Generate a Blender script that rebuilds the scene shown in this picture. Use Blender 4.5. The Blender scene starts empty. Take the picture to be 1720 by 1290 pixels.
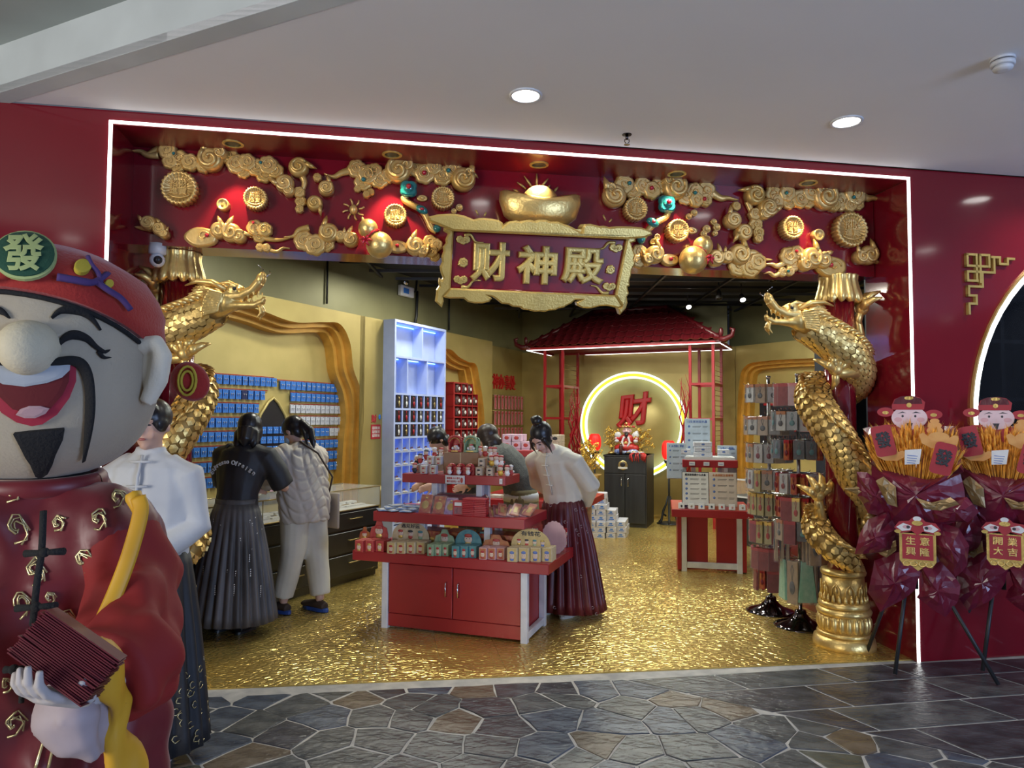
import bpy, math, random
from math import sin, cos, pi, radians as rad, hypot, atan2
from mathutils import Vector as V, Matrix as M4
random.seed(7)
SC = bpy.context.scene
COL = SC.collection
# ---------------- camera ----------------
FPX = 1190.0; HC = 1.6
cam = bpy.data.cameras.new('camera'); cam.sensor_width = 36; cam.lens = FPX/1720*36; cam.clip_start = .05
camo = bpy.data.objects.new('camera', cam); COL.objects.link(camo)
_p, _r = rad(2.75), rad(.32)
_fw = V((0, cos(_p), sin(_p))); _up = V((0, -sin(_p), cos(_p))); _rt = V((1, 0, 0))
RT = _rt*cos(_r) + _up*sin(_r); UP = -_rt*sin(_r) + _up*cos(_r); FW = _fw
_m = M4((RT, UP, -FW)).transposed().to_4x4(); _m.translation = V((0, 0, HC))
camo.matrix_world = _m
SC.camera = camo
# ---------------- colour, world, big lights ----------------
SC.view_settings.view_transform = 'Standard'; SC.view_settings.look = 'None'
SC.view_settings.exposure = 0.0; SC.view_settings.gamma = 1.0
SC.view_settings.use_curve_mapping = False
wd = bpy.data.worlds.new('mall_air'); SC.world = wd; wd.use_nodes = True
wd.node_tree.nodes['Background'].inputs[0].default_value = (.42, .46, .58, 1)
wd.node_tree.nodes['Background'].inputs[1].default_value = .20
def light(kind, name, loc, target, power, color, size=.3, spot=None, blend=.6, sizey=None, spread=None):
    l = bpy.data.lights.new(name, kind); l.energy = power; l.color = color
    if kind == 'AREA':
        l.size = size
        if sizey: l.shape = 'RECTANGLE'; l.size_y = sizey
        if spread: l.spread = rad(spread)
    else: l.shadow_soft_size = size
    if kind == 'SPOT': l.spot_size = rad(spot); l.spot_blend = blend
    o = bpy.data.objects.new(name, l); COL.objects.link(o); o.location = loc
    d = V(target) - V(loc); o.rotation_euler = d.to_track_quat('-Z', 'Y').to_euler()
    return o
# daylight from the mall atrium behind and to the right of the camera, plus the concourse lighting
light('AREA', 'atrium_daylight', (7.0, -4.0, 1.6), (3.0, 2.0, 3.1), 430, (.42, .60, 1), 3.0)
light('AREA', 'atrium_daylight_left', (-5.0, -3.0, 1.8), (-1.0, 2.0, 3.1), 290, (1, .97, .90), 2.5)
# shop lights under the dark ceiling
SHOP = [(-1.5, 6.6), (-.2, 6.9), (1.2, 7.0), (-.9, 8.6), (.7, 9.0), (2.2, 8.2), (1.3, 9.9), (2.5, 9.6), (3.4, 8.7)]
for x, y in SHOP:
    light('AREA', 'shop_downlight', (x, y, 3.3), (x, y, 0), 27, (1, .98, .84) if int(x*10) % 2 else (.93, 1, .90), .22)
# ---------------- pixel helpers (photograph 1720 x 1290) ----------------
O = V((0, 0, HC))
def ray(x, y): return RT*((x-860)/FPX) - UP*((y-645)/FPX) + FW
def G(x, y, z=0.0):
    d = ray(x, y); t = (z-HC)/d.z; return O + d*t
def at(x, y, depth):
    return O + ray(x, y)*depth
def frame(p, ang, z=0.0):
    """upright frame: local x right, y up, z out towards the concourse"""
    a = rad(ang); X = V((cos(a), sin(a), 0)); Y = V((0, 0, 1)); Z = X.cross(Y)
    m = M4((X, Y, Z)).transposed().to_4x4(); m.translation = V((p[0], p[1], z)); return m
def uv(m, px, py, off=0.0):
    Z = m.to_3x3().col[2]; p0 = m.translation + Z*off
    d = ray(px, py); t = (p0-O).dot(Z)/d.dot(Z); q = m.inverted() @ (O + d*t); return V((q.x, q.y))
def lam(fr, px):
    """plan point of a vertical frame plane seen in pixel column px"""
    q = uv(fr, px, 700); return fr @ V((q.x, 0, 0))
# ---------------- materials ----------------
MATS = {}
def lin(c):
    if isinstance(c, str):
        c = [int(c[i:i+2], 16)/255 for i in (0, 2, 4)]
        return tuple(((x+.055)/1.055)**2.4 if x > .04045 else x/12.92 for x in c)
    return c
def mat(name, c, rough=.5, metal=0.0, c2=None, scale=8.0, bump=0.0, bscale=None, coat=0.0, emit=0.0, alpha=1.0, stretch=(1, 1, 1), sheen=0.0, trans=0.0, detail=4):
    if name in MATS: return MATS[name]
    m = bpy.data.materials.new(name); m.use_nodes = True; MATS[name] = m
    nt = m.node_tree; b = nt.nodes['Principled BSDF']; L = nt.links.new
    c = lin(c); c2 = lin(c2) if c2 else tuple(x*.82 for x in c)
    tc = nt.nodes.new('ShaderNodeTexCoord'); mp = nt.nodes.new('ShaderNodeMapping')
    L(tc.outputs['Object'], mp.inputs[0]); mp.inputs['Scale'].default_value = stretch
    nz = nt.nodes.new('ShaderNodeTexNoise'); nz.inputs['Scale'].default_value = scale; nz.inputs['Detail'].default_value = detail
    L(mp.outputs[0], nz.inputs['Vector'])
    rp = nt.nodes.new('ShaderNodeValToRGB'); rp.color_ramp.elements[0].position = .35; rp.color_ramp.elements[1].position = .65
    rp.color_ramp.elements[0].color = (*c, 1); rp.color_ramp.elements[1].color = (*c2, 1)
    L(nz.outputs['Fac'], rp.inputs[0]); L(rp.outputs[0], b.inputs['Base Color'])
    b.inputs['Roughness'].default_value = rough; b.inputs['Metallic'].default_value = metal
    b.inputs['Coat Weight'].default_value = coat; b.inputs['Coat Roughness'].default_value = .08
    b.inputs['Sheen Weight'].default_value = sheen
    if trans: b.inputs['Transmission Weight'].default_value = trans
    if alpha < 1: b.inputs['Alpha'].default_value = alpha
    if emit:
        L(rp.outputs[0], b.inputs['Emission Color']); b.inputs['Emission Strength'].default_value = emit
    if bump:
        n2 = nt.nodes.new('ShaderNodeTexNoise'); n2.inputs['Scale'].default_value = bscale or scale*3; n2.inputs['Detail'].default_value = detail
        L(mp.outputs[0], n2.inputs['Vector'])
        bp = nt.nodes.new('ShaderNodeBump'); bp.inputs['Strength'].default_value = bump; bp.inputs['Distance'].default_value = .01
        L(n2.outputs['Fac'], bp.inputs['Height']); L(bp.outputs[0], b.inputs['Normal'])
    return m
mat('red_gloss', (.175, .006, .014), .12, coat=.35, c2=(.155, .005, .013), scale=2, bump=.02, bscale=3)
mat('red_deep', (.19, .004, .012), .34)
mat('gold_gap_shade', (.30, .18, .05), .5, .6)
mat('gold_relief', (.74, .50, .19), .38, .55, c2=(.58, .36, .1), scale=6, bump=.15, bscale=60)
mat('gold_dragon', (.86, .60, .22), .36, .75, c2=(.72, .48, .15), scale=9, bump=.1, bscale=80)
mat('gold_shiny', (.84, .60, .22), .34, .75, bump=.25, bscale=50)
mat('gold_paint', (.62, .44, .13), .33, .5, bump=.2, bscale=90)
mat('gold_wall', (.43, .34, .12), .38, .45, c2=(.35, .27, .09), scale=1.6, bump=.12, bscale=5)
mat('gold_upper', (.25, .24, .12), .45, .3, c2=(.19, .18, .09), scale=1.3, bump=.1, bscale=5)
mat('gold_alcove', (.60, .48, .18), .4, .3, c2=(.50, .40, .14), scale=2)
mat('gold_band', (.75, .42, .08), .4, .3)
mat('ceil_paint', (.80, .79, .80), .75, c2=(.77, .76, .77), scale=1.2, bump=.03, bscale=2)
mat('raised_paint', (.42, .46, .43), .75, scale=1.2)
mat('bulk_paint', (.62, .66, .66), .7, scale=1.5)
mat('black_ceiling', (.012, .014, .02), .7)
mat('black_metal', (.02, .021, .024), .45)
mat('dark_wood', (.028, .03, .034), .42, c2=(.018, .019, .022), scale=14, stretch=(1, 1, .12))
mat('white_metal', (.72, .73, .76), .35)
mat('chrome', (.7, .7, .72), .12, 1.0)
mat('dark_chrome', (.10, .085, .09), .1, 1.0)
mat('white_led', (1, .99, .95), .5, emit=3.2)
mat('warm_led', (1, .85, .5), .5, emit=4)
mat('lamp_face', (1, .98, .93), .5, emit=9)
mat('yellow_led', (1, .86, .05), .5, c2=(1, .82, .04), emit=1.1)
mat('cool_led', (.75, .97, 1), .5, emit=1.5)
mat('lamp_dark', (.02, .02, .025), .3)
mat('teal', (.01, .16, .16), .25, coat=.5)
mat('ruby', (.45, .01, .03), .2, coat=.5)
mat('grout', (.46, .45, .44), .7, c2=(.30, .30, .31), scale=9, bump=.3, bscale=40)
mat('red_laminate', (.34, .018, .022), .32, c2=(.31, .016, .02), scale=3)
mat('red_metal', (.35, .012, .02), .3)
mat('red_text', (.5, .01, .015), .4)
# stone kinds
for n, a, b_ in (('stone_slate', (.035, .042, .05), (.10, .105, .11)), ('stone_blue', (.03, .04, .065), (.09, .11, .15)),
                 ('stone_brown', (.08, .06, .042), (.15, .12, .09)), ('stone_green', (.042, .05, .042), (.11, .115, .095)), ('stone_dark', (.020, .021, .028), (.065, .065, .08))):
    mat(n, a, .27, c2=b_, scale=5, bump=.9, bscale=16, stretch=(1, 1.8, 1), detail=11)
def gold_floor():
    m = bpy.data.materials.new('gold_floor'); m.use_nodes = True; MATS['gold_floor'] = m
    nt = m.node_tree; b = nt.nodes['Principled BSDF']; L = nt.links.new
    b.inputs['Metallic'].default_value = .7; b.inputs['Roughness'].default_value = .24
    tc = nt.nodes.new('ShaderNodeTexCoord'); mp = nt.nodes.new('ShaderNodeMapping')
    L(tc.outputs['Object'], mp.inputs[0]); mp.inputs['Scale'].default_value = (19, 27, 1)
    nz = nt.nodes.new('ShaderNodeTexNoise'); nz.inputs['Scale'].default_value = .35; L(mp.outputs[0], nz.inputs['Vector'])
    ad = nt.nodes.new('ShaderNodeMixRGB'); ad.blend_type = 'ADD'; ad.inputs[0].default_value = 1.4
    L(mp.outputs[0], ad.inputs[1]); L(nz.outputs['Color'], ad.inputs[2])
    vo = nt.nodes.new('ShaderNodeTexVoronoi'); vo.feature = 'DISTANCE_TO_EDGE'; vo.inputs['Scale'].default_value = 1.0
    L(ad.outputs[0], vo.inputs['Vector'])
    cr = nt.nodes.new('ShaderNodeValToRGB'); cr.color_ramp.elements[1].position = .22; L(vo.outputs['Distance'], cr.inputs[0])
    bp = nt.nodes.new('ShaderNodeBump'); bp.inputs['Strength'].default_value = .6; bp.inputs['Distance'].default_value = .006
    L(cr.outputs[0], bp.inputs['Height']); L(bp.outputs[0], b.inputs['Normal'])
    n2 = nt.nodes.new('ShaderNodeTexNoise'); n2.inputs['Scale'].default_value = 1.5; L(tc.outputs['Object'], n2.inputs['Vector'])
    r2 = nt.nodes.new('ShaderNodeValToRGB'); r2.color_ramp.elements[0].color = (.60, .41, .11, 1); r2.color_ramp.elements[1].color = (.72, .54, .17, 1)
    r2.color_ramp.elements[0].position = .35; r2.color_ramp.elements[1].position = .7
    L(n2.outputs['Fac'], r2.inputs[0]); L(r2.outputs[0], b.inputs['Base Color'])
gold_floor()
# ---------------- mesh builder ----------------
TXT = {}
def text_data(s, extrude=.02, offset=0.0, res=2, bevel=0.0):
    k = (s, extrude, offset, res, bevel)
    if k not in TXT:
        c = bpy.data.curves.new('t', 'FONT'); c.body = s; c.extrude = extrude; c.offset = offset; c.resolution_u = res
        c.bevel_depth = bevel; c.bevel_resolution = 1
        c.align_x = 'CENTER'; c.align_y = 'CENTER'
        o = bpy.data.objects.new('t', c); COL.objects.link(o); bpy.context.view_layer.update()
        me = bpy.data.meshes.new_from_object(o.evaluated_get(bpy.context.evaluated_depsgraph_get()))
        vs = [tuple(v.co) for v in me.vertices]; fs = [tuple(p.vertices) for p in me.polygons]
        if vs:
            x0, x1 = min(v[0] for v in vs), max(v[0] for v in vs); y0, y1 = min(v[1] for v in vs), max(v[1] for v in vs)
            cx, cy = (x0+x1)/2, (y0+y1)/2; w, h = x1-x0, y1-y0
            vs = [(v[0]-cx, v[1]-cy, v[2]) for v in vs]
        else: w = h = 1
        bpy.data.objects.remove(o); bpy.data.curves.remove(c); bpy.data.meshes.remove(me)
        TXT[k] = (vs, fs, w, h)
    return TXT[k]
class MB:
    def __init__(s): s.v = []; s.f = []; s.mi = []; s.sm = []; s.ms = []; s.cur = 0; s.T = M4()
    def m(s, name):
        if name not in s.ms: s.ms.append(name)
        s.cur = s.ms.index(name); return s
    def add(s, vs, fs, smooth=False):
        k = len(s.v); T = s.T
        s.v += [T @ V(v) for v in vs]; s.f += [tuple(i+k for i in f) for f in fs]
        s.mi += [s.cur]*len(fs); s.sm += [smooth]*len(fs); return s
    def box(s, x0, x1, y0, y1, z0, z1, bev=0.0):
        if x0 > x1: x0, x1 = x1, x0
        if y0 > y1: y0, y1 = y1, y0
        if z0 > z1: z0, z1 = z1, z0
        if bev:
            b = min(bev, (x1-x0)/2.1, (y1-y0)/2.1, (z1-z0)/2.1); vs = []; idx = {}
            for i, x in enumerate((x0, x1)):
                for j, y in enumerate((y0, y1)):
                    for k, z in enumerate((z0, z1)):
                        xi, yi, zi = (x+b if i == 0 else x-b), (y+b if j == 0 else y-b), (z+b if k == 0 else z-b)
                        for a, p in enumerate(((x, yi, zi), (xi, y, zi), (xi, yi, z))): idx[i, j, k, a] = len(vs); vs.append(p)
            fs = []
            for i in (0, 1):
                fs.append([idx[i, 0, 0, 0], idx[i, 1, 0, 0], idx[i, 1, 1, 0], idx[i, 0, 1, 0]])
                fs.append([idx[0, i, 0, 1], idx[1, i, 0, 1], idx[1, i, 1, 1], idx[0, i, 1, 1]])
                fs.append([idx[0, 0, i, 2], idx[1, 0, i, 2], idx[1, 1, i, 2], idx[0, 1, i, 2]])
                for j in (0, 1):
                    fs.append([idx[i, j, 0, 0], idx[i, j, 1, 0], idx[i, j, 1, 1], idx[i, j, 0, 1]])
                    fs.append([idx[i, 0, j, 0], idx[i, 1, j, 0], idx[i, 1, j, 2], idx[i, 0, j, 2]])
                    fs.append([idx[0, i, j, 1], idx[1, i, j, 1], idx[1, i, j, 2], idx[0, i, j, 2]])
                    for k in (0, 1): fs.append([idx[i, j, k, 0], idx[i, j, k, 1], idx[i, j, k, 2]])
            c = V(((x0+x1)/2, (y0+y1)/2, (z0+z1)/2)); out = []
            for f in fs:
                a, b2, c2 = (V(vs[q]) for q in f[:3]); n = (b2-a).cross(c2-a)
                if n.dot(a+b2+c2-3*c) < 0: f = f[::-1]
                out.append(f)
            return s.add(vs, out)
        vs = [(x, y, z) for z in (z0, z1) for y in (y0, y1) for x in (x0, x1)]
        return s.add(vs, [(0, 2, 3, 1), (4, 5, 7, 6), (0, 1, 5, 4), (2, 6, 7, 3), (0, 4, 6, 2), (1, 3, 7, 5)])
    def prism(s, pts, z0, z1, bev=0.0, smooth=False):
        """outline in local xy (ccw), extruded z0..z1, optional chamfer on the z1 edge"""
        n = len(pts); ar = sum(pts[i][0]*pts[(i+1) % n][1]-pts[(i+1) % n][0]*pts[i][1] for i in range(n))
        if ar < 0: pts = pts[::-1]
        vs = [(p[0], p[1], z0) for p in pts]
        if bev:
            vs += [(p[0], p[1], z1-bev) for p in pts]
            ins = []
            for i in range(n):
                a, b, c = V(pts[i-1][:2]), V(pts[i][:2]), V(pts[(i+1) % n][:2])
                d1 = (b-a); d2 = (c-b)
                d1 = d1.normalized() if d1.length > 1e-9 else V((1, 0)); d2 = d2.normalized() if d2.length > 1e-9 else d1
                nn = V((-d1.y-d2.y, d1.x+d2.x)); nn = nn.normalized() if nn.length > 1e-6 else V((-d1.y, d1.x))
                k = max(.4, nn.dot(V((-d1.y, d1.x)))); q = b+nn*(bev/k); ins.append((q.x, q.y, z1))
            vs += ins; R = 3
        else: vs += [(p[0], p[1], z1) for p in pts]; R = 2
        fs = []
        s.add(vs, [tuple(range(n))[::-1], tuple(range((R-1)*n, R*n))])
        k = len(s.v)-len(vs)
        for r in range(R-1):
            for i in range(n):
                j = (i+1) % n; fs.append((k+r*n+i, k+r*n+j, k+(r+1)*n+j, k+(r+1)*n+i))
        s.f += fs; s.mi += [s.cur]*len(fs); s.sm += [smooth]*len(fs); return s
    def loft(s, rings, cap=True, smooth=True, closed=True):
        n = len(rings[0]); vs = [p for r in rings for p in r]; fs = []
        for r in range(len(rings)-1):
            for i in range(n if closed else n-1):
                j = (i+1) % n; fs.append((r*n+i, r*n+j, (r+1)*n+j, (r+1)*n+i))
        s.add(vs, fs, smooth)
        if cap and closed:
            k = len(s.v)-len(vs); s.f += [tuple(range(k, k+n))[::-1], tuple(range(k+n*(len(rings)-1), k+n*len(rings)))]
            s.mi += [s.cur]*2; s.sm += [False]*2
        return s
    def lathe(s, prof, n=24, cx=0, cy=0, sx=1, sy=1, lobes=0, lamp=0, cap=True, smooth=True):
        """profile [(r,z)] about local z"""
        rings = []
        for r, z in prof:
            R = []
            for i in range(n):
                a = 2*pi*i/n; q = r*(1+(lamp*abs(sin(lobes*a/2)) if lobes else 0))
                R.append((cx+q*cos(a)*sx, cy+q*sin(a)*sy, z))
            rings.append(R)
        return s.loft(rings, cap, smooth)
    def tube(s, pts, rad_, n=8, flat=1.0, nrm=None, cap=True, smooth=True):
        """tube along pts; rad_ number, list or (a,b) list; flat squashes along frame normal"""
        pts = [V(p) for p in pts]; N = len(pts)
        if not isinstance(rad_, (list, tuple)): rad_ = [rad_]*N
        u = V(nrm) if nrm else None; rings = []
        for i in range(N):
            t = (pts[min(i+1, N-1)]-pts[max(i-1, 0)]); t = t.normalized() if t.length > 1e-9 else V((0, 0, 1))
            if u is None: u = V((0, 0, 1)) if abs(t.z) < .9 else V((1, 0, 0))
            if nrm: u = V(nrm)
            b = t.cross(u); b = b.normalized() if b.length > 1e-6 else V((1, 0, 0)); u2 = b.cross(t).normalized()
            if not nrm: u = u2
            r = rad_[i]; ra, rb = r if isinstance(r, (tuple, list)) else (r, r*flat)
            rings.append([pts[i]+b*(ra*cos(2*pi*k/n))+u2*(rb*sin(2*pi*k/n)) for k in range(n)])
        return s.loft(rings, cap, smooth)
    def ball(s, c, r, n=12, m=8, rot=None):
        if not isinstance(r, (tuple, list)): r = (r, r, r)
        T = s.T; s.T = T @ M4.Translation(V(c)) @ (rot.to_4x4() if rot else M4())
        rings = []
        for j in range(m+1):
            th = pi*(j+.0)/m; rr = max(sin(th), 1e-3)
            rings.append([(r[0]*rr*cos(2*pi*i/n), r[1]*rr*sin(2*pi*i/n), -r[2]*cos(th)) for i in range(n)])
        s.loft(rings, True, True); s.T = T; return s
    def text(s, txt, size, at_=(0, 0, 0), extrude=.004, offset=0.0, sx=1.0, rotm=None, res=2, width=None, bevel=0.0):
        vs, fs, w, h = text_data(txt, extrude/size, offset, res, bevel)
        T = s.T; k = size
        kx = (width/w if width else size*sx)
        s.T = T @ M4.Translation(V(at_)) @ (rotm.to_4x4() if rotm else M4()) @ M4.Diagonal((kx, k, k, 1))
        s.add(vs, fs); s.T = T; return s
    def mesh(s, name):
        me = bpy.data.meshes.new(name); me.from_pydata([tuple(v) for v in s.v], [], s.f)
        for m_ in (s.ms or ['white_metal']): me.materials.append(MATS[m_])
        me.polygons.foreach_set('material_index', s.mi); me.polygons.foreach_set('use_smooth', s.sm); me.update()
        return me
    def build(s, name, parent=None, M=None, kind=None):
        o = bpy.data.objects.new(name, s.mesh(name)); COL.objects.link(o)
        if parent is not None: o.parent = parent
        if M is not None:
            if parent is not None: o.matrix_local = M
            else: o.matrix_world = M
        if kind: o['kind'] = kind
        return o
def tag(o, label, cat, group=None):
    o['label'] = label; o['category'] = cat
    if group: o['group'] = group
    return o
def thing(name, label, cat, M=None, group=None):
    o = bpy.data.objects.new(name, None); COL.objects.link(o); o.empty_display_size = .1
    if M is not None: o.matrix_world = M
    return tag(o, label, cat, group)
def place(x, y, z=0.0, deg=0.0, s=1.0):
    return M4.Translation(V((x, y, z))) @ M4.Rotation(rad(deg), 4, 'Z') @ M4.Scale(s, 4)
def copy_tree(o, M=None, label=None, group=None, parent=None):
    c = o.copy(); COL.objects.link(c)
    if parent is not None: c.parent = parent
    if M is not None: c.matrix_world = M
    if label: c['label'] = label
    if group: c['group'] = group
    for ch in o.children: copy_tree(ch, parent=c)
    return c
def struct(o): o['kind'] = 'structure'; return o
def piece(name, me, parent, M):
    o = bpy.data.objects.new(name, me); COL.objects.link(o); o.parent = parent; o.matrix_local = M; return o
# voxel-fused organic shapes
def fuse(mb, name, voxel, smooth=2, parent=None, M=None, matname=None, disp=None):
    o = mb.build('tmp'); md = o.modifiers.new('r', 'REMESH'); md.mode = 'VOXEL'; md.voxel_size = voxel; md.use_smooth_shade = True
    if smooth: sm = o.modifiers.new('s', 'SMOOTH'); sm.iterations = smooth; sm.factor = .5
    bpy.context.view_layer.update()
    me = bpy.data.meshes.new_from_object(o.evaluated_get(bpy.context.evaluated_depsgraph_get()))
    old = o.data; bpy.data.objects.remove(o); bpy.data.meshes.remove(old)
    me.name = name; me.materials.clear(); me.materials.append(MATS[matname])
    me.polygons.foreach_set('use_smooth', [True]*len(me.polygons)); me.polygons.foreach_set('material_index', [0]*len(me.polygons))
    if disp:
        co = [v.co.copy() for v in me.vertices]; nn = [v.normal.copy() for v in me.vertices]
        me.vertices.foreach_set('co', [x for c_, n_ in zip(co, nn) for x in c_+n_*disp(c_)]); me.update()
    o = bpy.data.objects.new(name, me); COL.objects.link(o)
    if parent is not None: o.parent = parent
    if M is not None: o.matrix_local = M
    return o
def clip(poly, a, b):
    """keep the part of poly left of a->b"""
    out = []; n = len(poly)
    def sd(p): return (b[0]-a[0])*(p[1]-a[1])-(b[1]-a[1])*(p[0]-a[0])
    for i in range(n):
        p, q = poly[i], poly[(i+1) % n]; sp, sq = sd(p), sd(q)
        if sp >= 0: out.append(p)
        if sp*sq < 0:
            t = sp/(sp-sq); out.append((p[0]+(q[0]-p[0])*t, p[1]+(q[1]-p[1])*t))
    return out
def inset(poly, d):
    n = len(poly); c = poly
    ar = sum(c[i][0]*c[(i+1) % n][1]-c[(i+1) % n][0]*c[i][1] for i in range(n))
    if ar < 0: c = c[::-1]
    out = list(c)
    for i in range(n):
        a, b = V(c[i]), V(c[(i+1) % n]); e = b-a
        if e.length < 1e-6: continue
        nn = V((-e.y, e.x)).normalized()*d
        out = clip(out, a+nn, b+nn)
        if len(out) < 3: return []
    return out
def spline(pts, k=6):
    """Catmull-Rom through points of any dimension"""
    P = [V(p) for p in pts]; P = [P[0]*2-P[1]]+P+[P[-1]*2-P[-2]]; out = []
    for i in range(1, len(P)-2):
        for j in range(k):
            t = j/k; a, b, c, d = P[i-1:i+3]
            out.append(.5*((2*b)+(c-a)*t+(2*a-5*b+4*c-d)*t*t+(3*b-a-3*c+d)*t**3))
    out.append(P[-2]); return out
# ================= STRUCTURE =================
ZC = 3.32; ZL = 3.25
A0 = G(1540, 1112); FANG = 9.85
FA = frame(A0, FANG)                               # shop front plane, x right, origin at the right edge of the opening
WL = uv(FA, 190, 208).x                            # left edge of the opening in facade x
LEDZ = uv(FA, 1524, 302).y; ZL = (LEDZ + uv(FA, 190, 208).y)/2
HB = 2.64; SET = -.34                              # header bottom, setback
HF = FA.copy(); HF.translation = FA @ V((0, 0, SET)) # header board plane
TB = .55                                           # jamb depth past header
RX = WL - 3.2; LX = 3.3
# ceiling of the concourse
a = G(0, 155, ZC); b = G(500, 0, ZC); e = (b-a).normalized()
p0 = a - e*3.0; p1 = b + e*4.0
fl = FA @ V((WL-4, 0, .02)); fr_ = FA @ V((5.5, 0, .02)); 
cp = [(fl.x, fl.y), (fr_.x, fr_.y), (fr_.x+1.5, -5), (p1.x, p1.y), (p0.x, p0.y)]
mb = MB().m('ceil_paint'); 
poly = [(fl.x-2, fl.y-.35), (fl.x, fl.y), (fr_.x, fr_.y), (fr_.x+2, -6), (-6, -6)]
poly = clip(poly, (p1.x, p1.y), (p0.x, p0.y)) if ((p0-p1).cross(V((0, 4, 0))-p1)).z > 0 else clip(poly, (p0.x, p0.y), (p1.x, p1.y))
mb.prism([(x, y) for x, y in poly], ZC, ZC+.04)
ceil = struct(mb.build('ceiling'))
ZU = ZC + .26
mb = MB().m('bulk_paint'); nrm = V((-e.y, e.x, 0)); nrm = nrm if nrm.y < 0 else -nrm
q0, q1 = p0, p1
mb.prism([(q0.x, q0.y), (q1.x, q1.y), (q1.x-nrm.x*.1, q1.y-nrm.y*.1), (q0.x-nrm.x*.1, q0.y-nrm.y*.1)], ZC-.002, ZU+.1)
struct(mb.build('trim_1'))
mb = MB().m('raised_paint'); mb.prism([(q0.x, q0.y), (q1.x, q1.y), (q1.x+nrm.x*4, q1.y+nrm.y*4), (q0.x+nrm.x*4, q0.y+nrm.y*4)], ZU, ZU+.05)
struct(mb.build('ceiling_raised'))
# shop front walls
mb = MB().m('red_gloss')
T3 = .12
mb.box(WL-3.2, WL, 0, ZC, -T3, 0); wl_o = struct(mb.build('wall_front_left', M=FA))
mb = MB().m('red_gloss').box(WL-.775, WL-.745, 0, ZC, 0, .03); mb.build('pilaster_strip', wl_o)
mb = MB().m('red_gloss').box(WL, 0, ZL, ZC, -T3, 0); struct(mb.build('wall_front_top', M=FA))
# right wall with round window
wc = uv(FA, 1642, 702); RW = 1.30; CXW = wc.x + RW; CZW = 1.62
XR = 3.3; n = 64; out = []; inn = []
for i in range(n):
    t = 2*pi*i/n; c_, s_ = cos(t), sin(t)
    inn.append((CXW+RW*c_, CZW+RW*s_))
    k = 1e9
    if c_ > 1e-6: k = min(k, (XR-CXW)/c_)
    if c_ < -1e-6: k = min(k, (0-CXW)/c_)
    if s_ > 1e-6: k = min(k, (ZC-CZW)/s_)
    if s_ < -1e-6: k = min(k, (0-CZW)/s_)
    out.append([CXW+k*c_, CZW+k*s_])
for cx_, cz_ in ((0, 0), (0, ZC), (XR, 0), (XR, ZC)):
    j = min(range(n), key=lambda i: hypot(out[i][0]-cx_, out[i][1]-cz_)); out[j] = [cx_, cz_]
mb = MB().m('red_gloss')
vs = [(x, y, 0) for x, y in inn]+[(x, y, 0) for x, y in out]+[(x, y, -.22) for x, y in inn]
mb.add(vs, [(i, n+i, n+(i+1) % n, (i+1) % n)[::-1] for i in range(n)])
mb.add(vs, [(i, (i+1) % n, 2*n+(i+1) % n, 2*n+i)[::-1] for i in range(n)], True)
wfr = struct(mb.build('wall_front_right', M=FA))
# moon window: frame ring led, glass, dark shelves
mb = MB().m('white_led')
def ring(mb, cx, cy, r0, r1, z0, z1, n=64):
    R = []
    for r, z in ((r0, z0), (r1, z0), (r1, z1), (r0, z1), (r0, z0)):
        R.append([(cx+r*cos(2*pi*i/n), cy+r*sin(2*pi*i/n), z) for i in range(n)])
    mb.loft(R, cap=False, smooth=False)
ring(mb, CXW, CZW, RW+.012, RW+.05, .0, .018)
win = struct(mb.build('window_1', M=FA))
mb = MB().m('gold_relief'); ring(mb, CXW, CZW, RW+.05, RW+.062, 0, .02); mb.build('ring_trim', win)
mat('dark_glass', (.012, .014, .018), .06, alpha=.55)
mb = MB().m('dark_glass'); mb.prism([(CXW+RW*cos(2*pi*i/n), CZW+RW*sin(2*pi*i/n)) for i in range(n)], -.21, -.2); mb.build('pane', win)
mat('blue_black', (.018, .024, .036), .45)
sh = thing('display_shelf', 'dark shelving seen through the round moon window', 'shelf', FA @ M4.Translation(V((1.3, 0, -.95))))
MB().m('blue_black').box(-.9, 2.4, 0, 3.2, -.05, 0).build('back_panel', sh)
for z in (.4, .85, 1.3, 1.75, 2.2, 2.65): MB().m('blue_black').box(-.9, 2.4, z, z+.03, 0, .45).build('shelf_board', sh)
for x in (-.6, -.1, .45, 1.0, 1.6, 2.17): MB().m('blue_black').box(x, x+.03, 0, 3.2, 0, .452).build('upright', sh)
_w = sh.matrix_world @ V((.3, 2.9, .6)); light('AREA', 'window_shelf_lamp', _w, _w-V((0, -.15, 2)), 16, (.8, .88, 1), .4)
# recess: jambs, soffit
JD = SET-TB
mb = MB().m('red_gloss').box(WL-.02, WL, 0, ZL, JD+.1, -T3+.0); struct(mb.build('wall_jamb_left', M=FA))
mb = MB().m('red_deep').box(WL, 0, ZL-.003, ZL+.02, SET-.02, -.001); sof = struct(mb.build('ceiling_soffit', M=FA))
# right return wall continues into the shop along the line seen on the floor
g0, g1 = A0, G(1328, 1010)
d_ = (g1-g0); L_ = d_.length; ang = math.degrees(atan2(d_.y, d_.x))
mb = MB().m('red_gloss').box(0, .46, -.05, 0, 0, ZL-.004).box(.46, L_, -.05, 0, 0, 1.0)
RJ = place(g0.x, g0.y, 0, ang); struct(mb.build('wall_return_right', M=RJ))
# small white festive drawing on the return wall
# header board
mb = MB().m('red_gloss').box(WL-.0, 0, HB, ZL, -.24, 0); hdr = struct(mb.build('wall_header', M=HF))
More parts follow.
